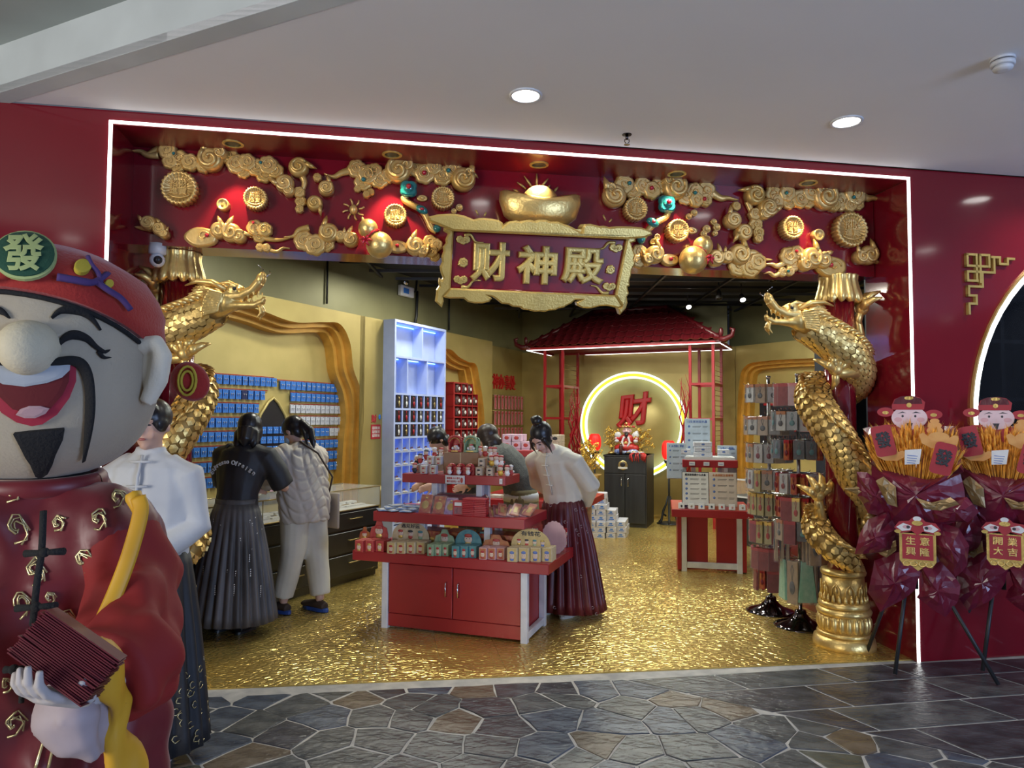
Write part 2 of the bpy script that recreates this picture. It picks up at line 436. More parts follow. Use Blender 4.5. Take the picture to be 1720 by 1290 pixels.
# led lines
mb = MB().m('white_led').box(WL-.018, WL-.001, 0, ZL+.016, .001, .012).box(WL, 0, ZL+.001, ZL+.016, .001, .012).box(.001, .018, 0, ZL+.016, .001, .012)
struct(mb.build('trim_2', M=FA))
for px in (388, 658, 907, 1140, 1362):
    q = uv(HF, px, 300, .2); x = q.x
    t = thing('recessed_spotlight', 'dark recessed spotlight in the red soffit above the %s' % {388: 'left hand gold clouds', 658: 'left ruyi sceptre', 907: 'big gold ingot', 1140: 'right ruyi sceptre', 1362: 'right hand gold clouds'}[px], 'spotlight', HF @ M4.Translation(V((x, ZL-.0035, .17))) @ M4.Rotation(rad(90), 4, 'X'))
    mb = MB().m('gold_paint'); ring(mb, 0, 0, .046, .062, .0, .006, 28); mb.build('rim', t)
    mb = MB().m('lamp_dark').lathe([(.047, -.0005), (.047, .003), (.03, .002)], 24); mb.build('lens', t)
    w = HF @ V((x, ZL-.03, .17)); w2 = HF @ V((x, 2.5, .0))
    light('SPOT', 'recess_spot_lamp', w, w2, 55 if px in (658, 907, 1140) else 38, (1, .82, .5), .02, 62, .5)
# ---------------- floors ----------------
fb = MB().m('grout'); fb.box(-6, 8, -4, 15, -.06, -.0035); floor = struct(fb.build('floor'))
e0, e1 = G(300, 1160), G(1500, 1110)
ed = (e1-e0).normalized(); L0 = e0-ed*5; L1 = e1+ed*3
# gold tiles (frame aligned with the shop front)
def fw(x, y): p = place(A0.x, A0.y, 0, FANG) @ V((x, y, 0)); return (p.x, p.y)
gf = MB().m('gold_floor'); 
tw, tl = .405, 1.215; k = 0
for i in range(-15, 9):
    for j in range(-1, 8):
        x0, y0 = i*tw+.12, j*tl+(i % 2)*.4-.3
        pl = [fw(x0, y0), fw(x0+tw, y0), fw(x0+tw, y0+tl), fw(x0, y0+tl)]
        pl = clip(pl, L0, L1)
        if len(pl) < 3: continue
        cx_, cy_ = sum(p[0] for p in pl)/len(pl), sum(p[1] for p in pl)/len(pl)
        if cx_ < -4.5 or cx_ > 6.5 or cy_ > 14: continue
        pl = inset(pl, .0012)
        if len(pl) < 3: continue
        mb = MB().m('gold_floor'); mb.T = M4.Rotation(-rad(FANG), 4, 'Z'); mb.prism([(x, y) for x, y in pl], -.012, .004)
        mb.build('floor_tile', floor, M4.Rotation(rad(FANG), 4, 'Z'))
# concrete band + flagstones
b0, b1 = L0-V((0, .012, 0)), L1-V((0, .012, 0))
sb0, sb1 = G(1040, 1139), G(1720, 1290)      # boundary flagstones / slates
KINDS = ['stone_slate', 'stone_slate', 'stone_blue', 'stone_green', 'stone_brown', 'stone_slate', 'stone_blue', 'stone_dark']
random.seed(11)
S = .26; seeds = []
for i in range(-12, 20):
    for j in range(6, 21):
        seeds.append((i*S+random.uniform(-.10, .10)+(j % 2)*S/2, j*S*.92+random.uniform(-.09, .09)))
bandw = .10
c0, c1 = b0-V((0, bandw, 0)), b1-V((0, bandw, 0))
for i, (sx, sy) in enumerate(seeds):
    if sy < 1.7 or sx < -3 or sx > 4.6 or sy > 5: continue
    pl = [(sx-.5, sy-.5), (sx+.5, sy-.5), (sx+.5, sy+.5), (sx-.5, sy+.5)]
    for j, (tx, ty) in enumerate(seeds):
        if i == j or hypot(tx-sx, ty-sy) > .95: continue
        mx, my = (sx+tx)/2, (sy+ty)/2; dx, dy = tx-sx, ty-sy
        pl = clip(pl, (mx, my), (mx-dy, my+dx))
        if len(pl) < 3: break
    pl = clip(pl, c1, c0)
    if len(pl) >= 3: pl = clip(pl, sb0, sb1) if ((sb1-sb0).cross(V((-2, 3, 0))-sb0)).z > 0 else clip(pl, sb1, sb0)
    if len(pl) < 3: continue
    pl = inset(pl, random.uniform(.003, .0065))
    if len(pl) < 3: continue
    ar = abs(sum(pl[q][0]*pl[(q+1) % len(pl)][1]-pl[(q+1) % len(pl)][0]*pl[q][1] for q in range(len(pl))))/2
    if ar < .006: continue
    # roughen the outline
    pr = []
    for q in range(len(pl)):
        a, b = V(pl[q]), V(pl[(q+1) % len(pl)]); pr.append(tuple(a+V((random.uniform(-.005, .005), random.uniform(-.005, .005)))))
        if (b-a).length > .1: mm = (a+b)/2+V((random.uniform(-.007, .007), random.uniform(-.007, .007))); pr.append(tuple(mm))
    cx_, cy_ = sum(p[0] for p in pr)/len(pr), sum(p[1] for p in pr)/len(pr)
    mb = MB().m(random.choice(KINDS)); mb.prism([(x-cx_, y-cy_) for x, y in pr], -.014, random.uniform(-.002, .002), .004)
    mb.build('flagstone', floor, M4.Translation(V((cx_, cy_, 0))))
# rectangular slates
random.seed(5); y = 0.0
for r, dep in enumerate((.26, .33, .30, .36, .36, .38)):
    x = -3.2+random.uniform(0, .4)
    while x < 3.4:
        w = random.uniform(.45, .85); sk = .10
        pl = [fw(x+sk, -y-dep+.0), fw(x+w+sk, -y-dep), fw(x+w, -y), fw(x, -y)]
        x += w
        pl = clip(pl, b1-V((0, .035, 0)), b0-V((0, .035, 0)))
        if len(pl) >= 3: pl = clip(pl, sb1, sb0) if ((sb1-sb0).cross(V((-2, 3, 0))-sb0)).z > 0 else clip(pl, sb0, sb1)
        if len(pl) < 3: continue
        if max(p[0] for p in pl) < 1.05: continue
        pl = inset(pl, .006)
        if len(pl) < 3: continue
        cx_, cy_ = sum(p[0] for p in pl)/len(pl), sum(p[1] for p in pl)/len(pl)
        mb = MB().m(random.choice(['stone_dark', 'stone_dark', 'stone_slate'])); mb.prism([(q[0]-cx_, q[1]-cy_) for q in pl], -.014, 0, .003)
        mb.build('slate_slab', floor, M4.Translation(V((cx_, cy_, 0))))
    y += dep
# ---------------- shop interior walls ----------------
WLA = 63.5                                          # plan angle of the left wall
LW = frame((-1.98, 7.7), WLA)                       # faces into the shop: x goes away from the camera
corner = lam(LW, 906)
BW = frame(corner, -20)                             # back wall
bx = uv(BW, 1212, 700).x; cr2 = BW @ V((bx, 0, 0))
RWa = frame(cr2, -56.6)
ZI = 3.42
lx1 = uv(LW, 906, 700).x
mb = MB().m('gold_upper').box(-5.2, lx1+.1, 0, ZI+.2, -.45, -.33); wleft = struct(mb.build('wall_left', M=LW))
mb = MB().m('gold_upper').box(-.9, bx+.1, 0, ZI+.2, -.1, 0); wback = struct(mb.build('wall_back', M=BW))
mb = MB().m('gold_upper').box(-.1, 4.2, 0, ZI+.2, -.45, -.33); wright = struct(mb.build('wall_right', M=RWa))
for k_, x in enumerate((uv(LW, 585, 500).x, uv(LW, 785, 500).x)):
    MB().m('black_metal').tube([(x, 2.9, -.31), (x, ZI, -.31)], .012, 6).build('conduit', wleft)
# facing panels with wavy glowing alcoves
def facing(fr, name, x0, x1, ztop, outline, mats=('gold_wall', 'gold_band', 'gold_alcove'), ledge=None):
    """panel from x0..x1 with a wavy-edged opening; outline: open polyline bottom-left over the top to bottom-right"""
    o = struct(bpy.data.objects.new(name, None)); COL.objects.link(o); o.matrix_world = fr
    P = spline(outline, 6); n = len(P)
    zt = ztop if callable(ztop) else (lambda x: ztop)
    mb = MB().m(mats[0])
    ol = [(x0, P[0].y)]; 
    # front face as quads: opening edge -> outer boundary
    outer = []
    for i, p in enumerate(P):
        f = i/(n-1)
        outer.append(p)
    Lq = []; 
    cxm = (P[0].x+P[-1].x)/2
    for p in P:
        if p.x < cxm: tgt = V((x0, p.y)) 
        else: tgt = V((x1, p.y))
        Lq.append(tgt)
    # columns: fan strips: split front by vertical strips above the outline and side strips
    zmx = max(p.y for p in P)
    for i in range(n-1):
        a, b = P[i], P[i+1]
        if abs(b.x-a.x) > 1e-4:
            if b.x > a.x: mb.add([(a.x, a.y, 0), (b.x, b.y, 0), (b.x, zt(b.x), 0), (a.x, zt(a.x), 0)], [(0, 1, 2, 3)])
            else: mb.add([(a.x, a.y, 0), (b.x, b.y, 0), (b.x, zt(b.x), 0), (a.x, zt(a.x), 0)], [(0, 3, 2, 1)])
    iL = min(range(n), key=lambda i: P[i].x); iR = max(range(n), key=lambda i: P[i].x)
    xl, xr = P[0].x, P[-1].x
    if P[0].x > x0+1e-3: mb.add([(x0, 0, 0), (P[0].x, 0, 0), (P[0].x, zt(P[0].x), 0), (x0, zt(x0), 0)], [(0, 1, 2, 3)])
    if P[-1].x < x1-1e-3: mb.add([(P[-1].x, 0, 0), (x1, 0, 0), (x1, zt(x1), 0), (P[-1].x, zt(P[-1].x), 0)], [(0, 1, 2, 3)])
    # end and top faces
    mb.add([(x1, 0, 0), (x1, 0, -.33), (x1, zt(x1), -.33), (x1, zt(x1), 0)], [(0, 1, 2, 3)])
    mb.add([(x0, zt(x0), 0), (x1, zt(x1), 0), (x1, zt(x1), -.33), (x0, zt(x0), -.33)], [(0, 1, 2, 3)])
    mb.build('facing_panel', o)
    mb = MB().m(mats[1])
    c = V((cxm, max(.8, zmx*.5)))
    prev = P
    for step, (ins, z0, z1) in enumerate(((0, 0, -.10), (.05, -.10, -.18), (.10, -.18, -.30))):
        Q = []
        for i, p in enumerate(P):
            t = (P[min(i+1, n-1)]-P[max(i-1, 0)]).normalized(); nn = V((t.y, -t.x))
            Q.append(p+nn*ins)
        vs = [(p.x, p.y, z0) for p in Q]+[(p.x, p.y, z1) for p in Q]
        mb.add(vs, [(i, i+1, n+i+1, n+i) for i in range(n-1)], True)
        if step:
            vs = [(p.x, p.y, z0) for p in prev]+[(p.x, p.y, z0) for p in Q]
            mb.add(vs, [(i, i+1, n+i+1, n+i) for i in range(n-1)])
        prev = Q
    mb.build('alcove_edge', o)
    mb = MB().m(mats[2]).box(x0, x1, 0, max(zt(x0), zt(x1))-.01, -.31, -.30); mb.build('alcove_back', o)
    # led run hidden behind the stepped edge
    mb = MB().m('warm_led')
    Q = []
    for i, p in enumerate(P):
        t = (P[min(i+1, n-1)]-P[max(i-1, 0)]).normalized(); nn = V((t.y, -t.x)); Q.append(p+nn*.04)
    mb.tube([(p.x, p.y, -.27) for p in Q], .006, 5); mb.build('cove_light', o)
    return o
def U(fr, *pp): return [tuple(uv(fr, *p)) for p in pp]
zA = uv(LW, 438, 486); zB = uv(LW, 640, 537)
slope = (zB.y-zA.y)/(zB.x-zA.x)
f1 = facing(LW, 'wall_left_panel_main', -5.2, uv(LW, 652, 600).x, lambda x: zB.y, 
     U(LW, (120, 900), (125, 600), (200, 500), (330, 508), (400, 512), (440, 522), (495, 541), (545, 541), (572, 545), (588, 575), (594, 620), (606, 655), (611, 700), (606, 760), (603, 850), (600, 900)))
zC = uv(LW, 790, 566)
f2 = facing(LW, 'wall_left_panel_far', uv(LW, 652, 600).x, uv(LW, 827, 600).x, lambda x: zC.y,
     U(LW, (700, 860), (710, 600), (752, 586), (772, 600), (787, 608), (800, 613), (806, 640), (813, 690), (815, 760), (816, 860)))
zD = uv(RWa, 1243, 583)
f3 = facing(RWa, 'wall_right_panel', 0, 4.2, lambda x: zD.y+.02,
     U(RWa, (1238, 850), (1236, 760), (1241, 650), (1252, 615), (1290, 606), (1383, 601), (1480, 598), (1560, 600), (1600, 700), (1600, 850)))
# wall section beyond the panel, lower part gold
mb = MB().m('gold_wall').box(uv(LW, 827, 600).x, lx1+.02, 0, 2.8, -.33, -.32); mb.build('lower_facing', wleft)
mb = MB().m('gold_wall').box(-.8, bx, 0, 2.78, 0, .02); mb.build('lower_facing', wback)
# dark shop ceiling with open grid
mb = MB().m('black_ceiling').box(-6, 8, 4.95, 16, ZI+.1, ZI+.15); dceil = struct(mb.build('ceiling_shop'))
mat('grey_metal', (.09, .10, .12), .5)
for i in range(14):
    MB().m('grey_metal' if i % 3 else 'black_metal').box(-3, 5.6, 5.3+i*.5, 5.33+i*.5, ZI+.0, ZI+.035).build('grid_bar', dceil)
for i in range(9):
    MB().m('black_metal').box(-2.6+i*.9, -2.57+i*.9, 5.2, 13, ZI-.03, ZI+.0).build('grid_bar', dceil)
# far-side closures of the shop shell and of the concourse

# concourse ceiling fittings
def downlight(px, py, lab, r=.075):
    p = G(px, py, ZC); t = thing('ceiling_downlight', lab, 'downlight', M4.Translation(p))
    mb = MB().m('white_metal'); mb.lathe([(r+.014, 0), (r+.012, -.007), (r, -.008), (r-.004, -.001)], 28, cap=False); mb.build('rim', t)
    MB().m('lamp_face').lathe([(r-.001, -.004), (.001, -.0045)], 28).build('lamp_face', t)
    light('SPOT', 'downlight_beam', p-V((0, 0, .02)), p-V((0, 0, 3)), 60, (1, .97, .9), .07, 150, .9)
downlight(883, 160, 'bright round downlight in the ceiling above the gold ingot')
downlight(1422, 204, 'bright round downlight in the ceiling at the upper right')
def proj(p): v = p-O; z = v.dot(FW); return 860+FPX*v.dot(RT)/z, 645-FPX*v.dot(UP)/z
for px, py, fr, lab in ((813, 328, HF, 'left of the camera aisle'), (1190, 352, HF, 'in the middle aisle'), (1640, 335, FA, 'nearest the round window'), (1555, 420, FA, 'second out from the round window'), (1590, 535, FA, 'far out in the concourse'), (120, 400, FA, 'in front of the left wall')):
    q = uv(fr, px, py); w_ = fr @ V((q.x, q.y, 0)); d = (w_-O).normalized(); nz_ = fr.to_3x3().col[2]; d = d-nz_*2*d.dot(nz_)
    if d.z < .05: continue
    p = w_+d*((ZC-w_.z)/d.z)
    if (p-O).dot(FW) > 0 and -40 < proj(p)[0] < 1760 and proj(p)[1] > -10: continue
    tt = thing('ceiling_downlight', 'round concourse downlight behind the viewer, %s' % lab, 'downlight', M4.Translation(p), 'concourse downlights')
    MB().m('white_metal').lathe([(.104, 0), (.102, -.007), (.09, -.008), (.086, -.001)], 28, cap=False).build('rim', tt); MB().m('lamp_face').lathe([(.089, -.004), (.001, -.0045)], 28).build('lamp_face', tt)
    light('SPOT', 'downlight_beam', p-V((0, 0, .03)), p-V((0, 0, 3)), 45, (1, .97, .92), .08, 150, .9)
# small white festive drawing on the low return wall
mb = MB().m('white_metal'); _c = uv(RJ @ M4.Rotation(rad(90), 4, 'X'), 1461, 975)
for cx_, cz_, r_ in ((0, 0, .028), (.012, .045, .012), (-.02, .06, .008)): mb.tube([(_c.x+cx_+r_*cos(2*pi*i/14), -.054, _c.y+cz_+r_*1.2*sin(2*pi*i/14)) for i in range(15)], .0022, 4, cap=False)
tag(mb.build('wall_drawing', M=RJ), 'small white outline drawing on the red side wall behind the column', 'drawing')
t = thing('smoke_detector', 'white round smoke detector on the ceiling at the upper right', 'smoke detector', M4.Translation(G(1684, 98, ZC)))
MB().m('white_metal').lathe([(.052, 0), (.054, -.012), (.05, -.014)], 24).build('base', t)
MB().m('lamp_dark').lathe([(.044, -.012), (.044, -.022)], 24).build('vent', t)
MB().m('white_metal').lathe([(.052, -.02), (.052, -.034), (.046, -.04)], 24).lathe([(.038, -.038), (.038, -.047)], 24).lathe([(.044, -.046), (.04, -.056), (.02, -.062)], 24).build('cover', t)
t = thing('fire_sprinkler', 'small metal fire sprinkler hanging from the concourse ceiling', 'sprinkler', M4.Translation(G(1053, 226, ZC)))
MB().m('dark_chrome').lathe([(.03, 0), (.028, -.004)], 16).lathe([(.009, -.004), (.009, -.03)], 10).tube([(-.012, 0, -.03), (-.014, 0, -.045), (0, 0, -.06)], .003, 5).tube([(.012, 0, -.03), (.014, 0, -.045), (0, 0, -.06)], .003, 5).build('body', t)
MB().m('chrome').lathe([(.018, -.06), (.018, -.063)], 12).build('deflector', t)
# gold lattice corner on the right wall
q = uv(FA, 1621, 428); sx = uv(FA, 1700, 432).x-q.x; k = sx/330.
t = thing('lattice_ornament', 'gold square lattice corner ornament on the red wall at right', 'ornament', FA @ M4.Translation(V((q.x, q.y, 0))))
segs = [((0,0),(62,0)),((62,0),(62,70)),((62,70),(0,70)),((0,70),(0,0)),((88,0),(150,0)),((150,0),(150,70)),((150,70),(55,70)),((88,0),(88,165)),((62,105),(0,105)),((0,105),(0,160)),((0,160),(66,160)),((62,0),(62,160)),((40,105),(185,105)),((185,105),(185,10)),((170,10),(225,10)),((225,10),(225,50)),((225,50),(280,50)),((280,50),(280,15)),((280,15),(325,15)),
 ((100,105),(100,195)),((100,195),(5,195)),((5,195),(5,250)),((5,250),(55,250)),((55,250),(55,300)),((55,300),(5,300)),((5,300),(5,360))]
mb = MB().m('gold_paint')
for i, (a, b) in enumerate(segs):
    x0, x1 = sorted((a[0], b[0])); y0, y1 = sorted((a[1], b[1])); w = 7
    mb.box((x0-w)*k, (x1+w)*k, -(y1+w)*k, -(y0-w)*k, 0, .022+.0004*(i % 3))
mb.build('bars', t)
# ================= HEADER DECORATIONS =================
def hq(px, py): return uv(HF, px, py)
def mpp(px, py): return (hq(px+4, py)-hq(px-4, py)).x/8
def spiral(mb, x, y, r, z, turns=1.6, a0=0.0, sg=1, th=.14, n=18, h=1.0):
    P = []; R = []
    for i in range(n):
        f = i/(n-1); q = r*(1-.88*f); a = a0+sg*turns*2*pi*f
        P.append((x+q*cos(a), y+q*sin(a), z+.25*r*f*h)); R.append(r*th*(1-.45*f))
    mb.tube(P, R, 6, nrm=(0, 0, 1))
def lobe(mb, x, y, r, h=.04, sg=1, a0=0.0):
    mb.lathe([(r*1.0, 0), (r*1.06, h*.5), (r*1.0, h*.85), (r*.82, h)], 28, x, y, lobes=7, lamp=.12)
    spiral(mb, x, y, r*.72, h, 1.5, a0, sg, .13)
    spiral(mb, x+r*.62*cos(a0+2), y+r*.62*sin(a0+2), r*.3, h, 1.2, a0, -sg, .2, 10)
def curl(mb, x, y, r, h=.075, sg=1, a0=0.0):
    mb.lathe([(r*.98, 0), (r*1.02, h*.6), (r*.9, h*.9), (r*.7, h)], 22, x, y)
    spiral(mb, x, y, r*.82, h*.92, 1.25, a0, sg, .27, 20, 1.2)
    c, s_ = cos(a0), sin(a0)
    mb.tube([(x+r*.8*c, y+r*.8*s_, h*.8), (x+r*1.2*c-sg*.5*r*s_*-1, y+r*1.2*s_-sg*.5*r*c, h*.7), (x+r*1.6*c+sg*.9*r*s_, y+r*1.6*s_-sg*.9*r*c, h*.5)], [r*.3, r*.25, r*.03], 7, nrm=(0, 0, 1))
def tail(mb, pts, w, h=.03):
    P = spline([(p[0], p[1], h*.6) for p in pts], 5); n = len(P)
    mb.tube(P, [(w*(1-i/(n-1))**.7+.002, h*.62) for i in range(n)], 8, nrm=(0, 0, 1))
def cloud(label, items, group=None, sign=1):
    xs = [i[1] for i in items if i[0] in 'LCO']; ys = [i[2] for i in items if i[0] in 'LCO']
    cx, cy = sum(xs)/len(xs), sum(ys)/len(ys); o = hq(cx, cy); s = mpp(cx, cy)
    t = thing('cloud_relief', label, 'cloud ornament', HF @ M4.Translation(V((o.x, o.y, 0))))
    mb = MB().m('gold_relief'); gems = []
    for k, it in enumerate(items):
        c = it[0]
        if c == 'T':
            P = [hq(*p)-o for p in it[1]]; tail(mb, P, it[2]*s); continue
        p = hq(it[1], it[2])-o; r = it[3]*s*1.12; sg = 1 if k % 2 else -1
        if c == 'L': lobe(mb, p.x, p.y, r, .034+.008*(k % 3), sg, 1.3*k)
        if c == 'C': curl(mb, p.x, p.y, r, .075, it[4] if len(it) > 4 else sg, it[5] if len(it) > 5 else 2.4)
        if c == 'O':
            mb.lathe([(r*1.5, 0), (r*1.55, .02), (r*1.4, .04), (r*1.2, .045)], 24, p.x, p.y, sy=.62, lobes=5, lamp=.06)
            spiral(mb, p.x+r*.25, p.y, r*.62, .045, 1.0, 0, 1, .14)
        if c in 'GR': gems.append((p, c, r))
    mb.build('relief_body', t)
    for p, c, r in gems:
        g = MB().m('teal' if c == 'G' else 'ruby').ball((p.x, p.y, .055), r, 10, 6); g.build('gem', t)
    return t
cloud('long gold cloud with tapering tail at the top left corner of the red header', [('T', [(268, 262), (250, 262), (238, 256), (224, 256)], 7), ('T', [(290, 250), (268, 252), (252, 260), (240, 262)], 7), ('L', 284, 256, 13), ('L', 303, 270, 14), ('L', 288, 274, 11), ('L', 322, 276, 13), ('L', 300, 283, 9), ('G', 296, 263, 2.6)])
cloud('gold hooked cloud scroll to the right of the top left cloud tail', [('C', 356, 272, 19, 1, 2.2), ('C', 372, 262, 11, -1, 1.2), ('L', 344, 282, 10), ('L', 336, 274, 9)])
cloud('gold cloud string in warm light right of the top left scroll', [('L', 386, 264, 12), ('L', 399, 278, 14), ('L', 417, 276, 13), ('L', 410, 290, 10), ('L', 432, 284, 13), ('L', 452, 281, 14), ('L', 445, 294, 13), ('L', 463, 289, 12), ('G', 440, 278, 2.6)])
def bunch(label, cs, leaf, tailp):
    it = [('C', x, y, r, sg, a) for x, y, r, sg, a in cs]+[('L', x, y, r) for x, y, r in leaf]
    it.append(('T', tailp, 6)); return cloud(label, it)
bunch('bunch of gold ruyi curls hanging near the second left mooncake', [(503, 285, 15, 1, .5), (480, 312, 14, 1, 3.4), (549, 320, 12, -1, 1.0), (530, 345, 12, 1, -.6), (487, 324, 9, 1, 2.2)], [(504, 326, 8), (506, 340, 8), (504, 353, 6), (534, 301, 6)], [(505, 292), (512, 308), (508, 326), (504, 360)])
cloud('gold cloud with small coins under it left of the left ruyi head', [('T', [(590, 288), (575, 292), (560, 299), (545, 294)], 7), ('L', 600, 286, 13), ('L', 618, 296, 14), ('L', 610, 308, 12), ('L', 637, 303, 13), ('L', 630, 289, 10), ('L', 601, 319, 5), ('L', 623, 325, 5), ('L', 616, 329, 5), ('G', 611, 306, 3.6)])
cloud('gold hooked cloud scroll under the second soffit spotlight', [('C', 668, 290, 19, 1, 2.0), ('C', 682, 282, 11, -1, .8), ('L', 652, 298, 10)])
cloud('gold cloud string with red gem ending in a hook left of the ingot', [('L', 697, 284, 12), ('L', 713, 294, 14), ('L', 728, 284, 11), ('L', 743, 297, 14), ('L', 760, 288, 13), ('C', 777, 305, 18, -1, .6), ('C', 785, 296, 9, 1, .2), ('G', 752, 291, 3.6), ('R', 712, 295, 3.6)])
cloud('small gold cloud curl with tail above the left column', [('T', [(255, 385), (240, 384), (229, 383)], 6), ('C', 254, 378, 12, 1, 3.0), ('C', 272, 388, 11, -1, 1.4), ('C', 279, 396, 8, -1, .6)])
cloud('gold fish shaped cloud with red gem right of the left capital', [('O', 340, 400, 16), ('C', 391, 394, 15, 1, 2.0), ('C', 371, 390, 13, -1, 1.2), ('C', 404, 400, 11, 1, .6), ('L', 430, 385, 12), ('L', 446, 388, 11), ('L', 437, 398, 10), ('T', [(440, 400), (460, 404), (474, 404), (489, 401)], 5), ('R', 351, 399, 3.2), ('R', 428, 378, 2.4)])
cloud('small flat gold cloud wisp under the left fish shaped cloud', [('L', 438, 417, 6), ('L', 449, 418, 6), ('T', [(452, 420), (466, 424), (476, 418), (488, 419)], 3.4)])
cloud('broad gold cloud on the header edge just left of the left gourd', [('T', [(520, 384), (503, 388), (494, 398), (478, 400)], 6), ('L', 512, 406, 14), ('L', 530, 413, 15), ('L', 548, 410, 12), ('C', 553, 394, 15, 1, 2.2), ('C', 573, 400, 9, -1, .7), ('C', 590, 405, 12, 1, 2.0)])
cloud('gold cloud between the left gourd and the name board', [('O', 668, 416, 10), ('C', 697, 416, 14, 1, 2.0), ('C', 710, 424, 9, -1, .4), ('L', 722, 408, 10), ('L', 732, 413, 9), ('L', 724, 424, 9), ('L', 730, 432, 7), ('R', 667, 416, 3)])
cloud('gold hook cloud and lobes right of the ingot with teal gem', [('C', 1029, 332, 17, 1, 2.6), ('C', 1022, 322, 9, -1, 1.8), ('L', 1046, 312, 13), ('L', 1062, 322, 12), ('L', 1077, 314, 12), ('L', 1092, 322, 12), ('L', 1107, 312, 12), ('G', 1053, 312, 3.2), ('R', 1090, 320, 3.2)])
cloud('gold hooked cloud scroll above the right teal ruyi head', [('C', 1130, 318, 18, -1, .8), ('C', 1120, 308, 10, 1, 1.8)])
cloud('gold cloud with a tail pointing right beside the right ruyi', [('L', 1149, 330, 12), ('L', 1164, 324, 12), ('L', 1166, 338, 10), ('L', 1184, 322, 13), ('L', 1182, 338, 9), ('T', [(1192, 324), (1208, 334), (1220, 334), (1237, 338)], 7), ('G', 1162, 328, 2.8), ('R', 1178, 338, 2.8)])
bunch('bunch of gold ruyi curls left of the third mooncake from the right end', [(1263, 331, 14, -1, 2.4), (1284, 352, 14, -1, -.3), (1226, 373, 12, 1, 2.2), (1244, 393, 12, -1, 3.4), (1278, 362, 9, -1, .4)], [(1264, 362, 8), (1267, 378, 9), (1270, 392, 8), (1270, 402, 6), (1234, 348, 6)], [(1254, 340), (1258, 352), (1264, 372), (1270, 404)])
cloud('gold cloud string in light left of the top right scroll', [('L', 1297, 328, 12), ('L', 1300, 340, 10), ('L', 1318, 327, 11), ('L', 1322, 340, 10), ('L', 1340, 336, 12), ('L', 1358, 326, 12), ('L', 1355, 340, 9), ('G', 1314, 328, 2.6)])
cloud('gold hooked cloud scroll beneath the rightmost soffit spotlight', [('C', 1380, 334, 18, -1, 1.0), ('C', 1373, 322, 10, 1, 2.4), ('L', 1396, 346, 9)])
cloud('gold cloud with long tail at the top right corner of the header', [('L', 1408, 340, 12), ('L', 1424, 346, 9), ('L', 1432, 329, 14), ('L', 1438, 344, 8), ('T', [(1440, 328), (1454, 334), (1464, 334), (1480, 339)], 7), ('G', 1426, 335, 2.6)])
cloud('gold cloud between the name board and the right gourd', [('L', 1072, 424, 10), ('L', 1070, 440, 9), ('C', 1096, 430, 13, -1, 1.0), ('C', 1084, 438, 9, 1, 2.6), ('O', 1122, 438, 9), ('R', 1122, 438, 3)])
cloud('broad gold cloud on the header edge just right of the right gourd', [('C', 1197, 436, 12, -1, .9), ('C', 1237, 430, 15, -1, .9), ('C', 1216, 434, 9, 1, 2.2), ('L', 1238, 448, 13), ('L', 1256, 450, 14), ('L', 1268, 442, 12), ('T', [(1252, 426), (1266, 426), (1278, 436), (1294, 438)], 6)])
cloud('gold fish shaped cloud with red gem left of the right capital', [('T', [(1318, 440), (1304, 448), (1294, 445), (1281, 445)], 5), ('L', 1322, 432, 12), ('L', 1334, 426, 9), ('L', 1330, 442, 11), ('C', 1357, 436, 15, -1, .9), ('C', 1346, 446, 10, 1, 2.4), ('C', 1376, 440, 12, 1, 1.2), ('O', 1392, 449, 15), ('R', 1388, 448, 3.2), ('R', 1331, 425, 2.4)])
cloud('small flat gold cloud wisp under the right fish shaped cloud', [('L', 1312, 458, 6), ('L', 1323, 457, 6), ('T', [(1306, 461), (1298, 464), (1290, 459), (1282, 460)], 3.4), ('G', 1317, 458, 2.2)])
cloud('small gold cloud curl with tail near the right edge of the header', [('C', 1452, 431, 13, -1, .9), ('C', 1440, 434, 10, 1, 2.4), ('T', [(1458, 436), (1467, 440), (1477, 443)], 6)])
# mooncakes
def mooncake(px, py, r, lab):
    o = hq(px, py); s = mpp(px, py)*r
    t = thing('mooncake_relief', lab, 'medallion', HF @ M4.Translation(V((o.x, o.y, 0))))
    mb = MB().m('gold_relief'); mb.lathe([(s*.96, 0), (s*.98, .07), (s*.94, .078), (s*.80, .08), (s*.78, .066), (.001, .066)], 120, lobes=24, lamp=.10); mb.build('body', t)
    mb = MB().m('gold_relief')
    for tx, x, y in (('招', -.27, .26), ('財', .24, .26), ('進', -.27, -.2), ('寶', .24, -.2)): mb.text(tx, s*.46, (x*s, y*s, .07), .004, 0, bevel=.02)
    mb.tube([(-.6*s, -.42*s, .068), (-.3*s, -.58*s, .07), (.1*s, -.62*s, .07), (.5*s, -.5*s, .07), (.66*s, -.36*s, .068)], .035*s+.002, 6)
    for k in range(9): a = .5+k*.27; mb.ball((.66*s*cos(a), .66*s*sin(a), .067), .06*s, 6, 4)
    mb.build('characters', t)
mooncake(306, 321, 29, 'large gold mooncake medallion at the left end of the header')
mooncake(432, 338, 19, 'gold mooncake medallion between small coin and left curl bunch')
mooncake(664, 366, 18, 'gold mooncake medallion just above right of the left gourd')
mooncake(743, 337, 18, 'gold mooncake medallion right of the left teal ruyi')
mooncake(1063, 355, 18, 'gold mooncake medallion left of the right teal ruyi head')
mooncake(1133, 391, 17, 'gold mooncake medallion above the right gourd')
mooncake(1323, 386, 17, 'gold mooncake medallion left of the small right coin')
mooncake(1421, 389, 25, 'large gold mooncake medallion at the right end of the header')
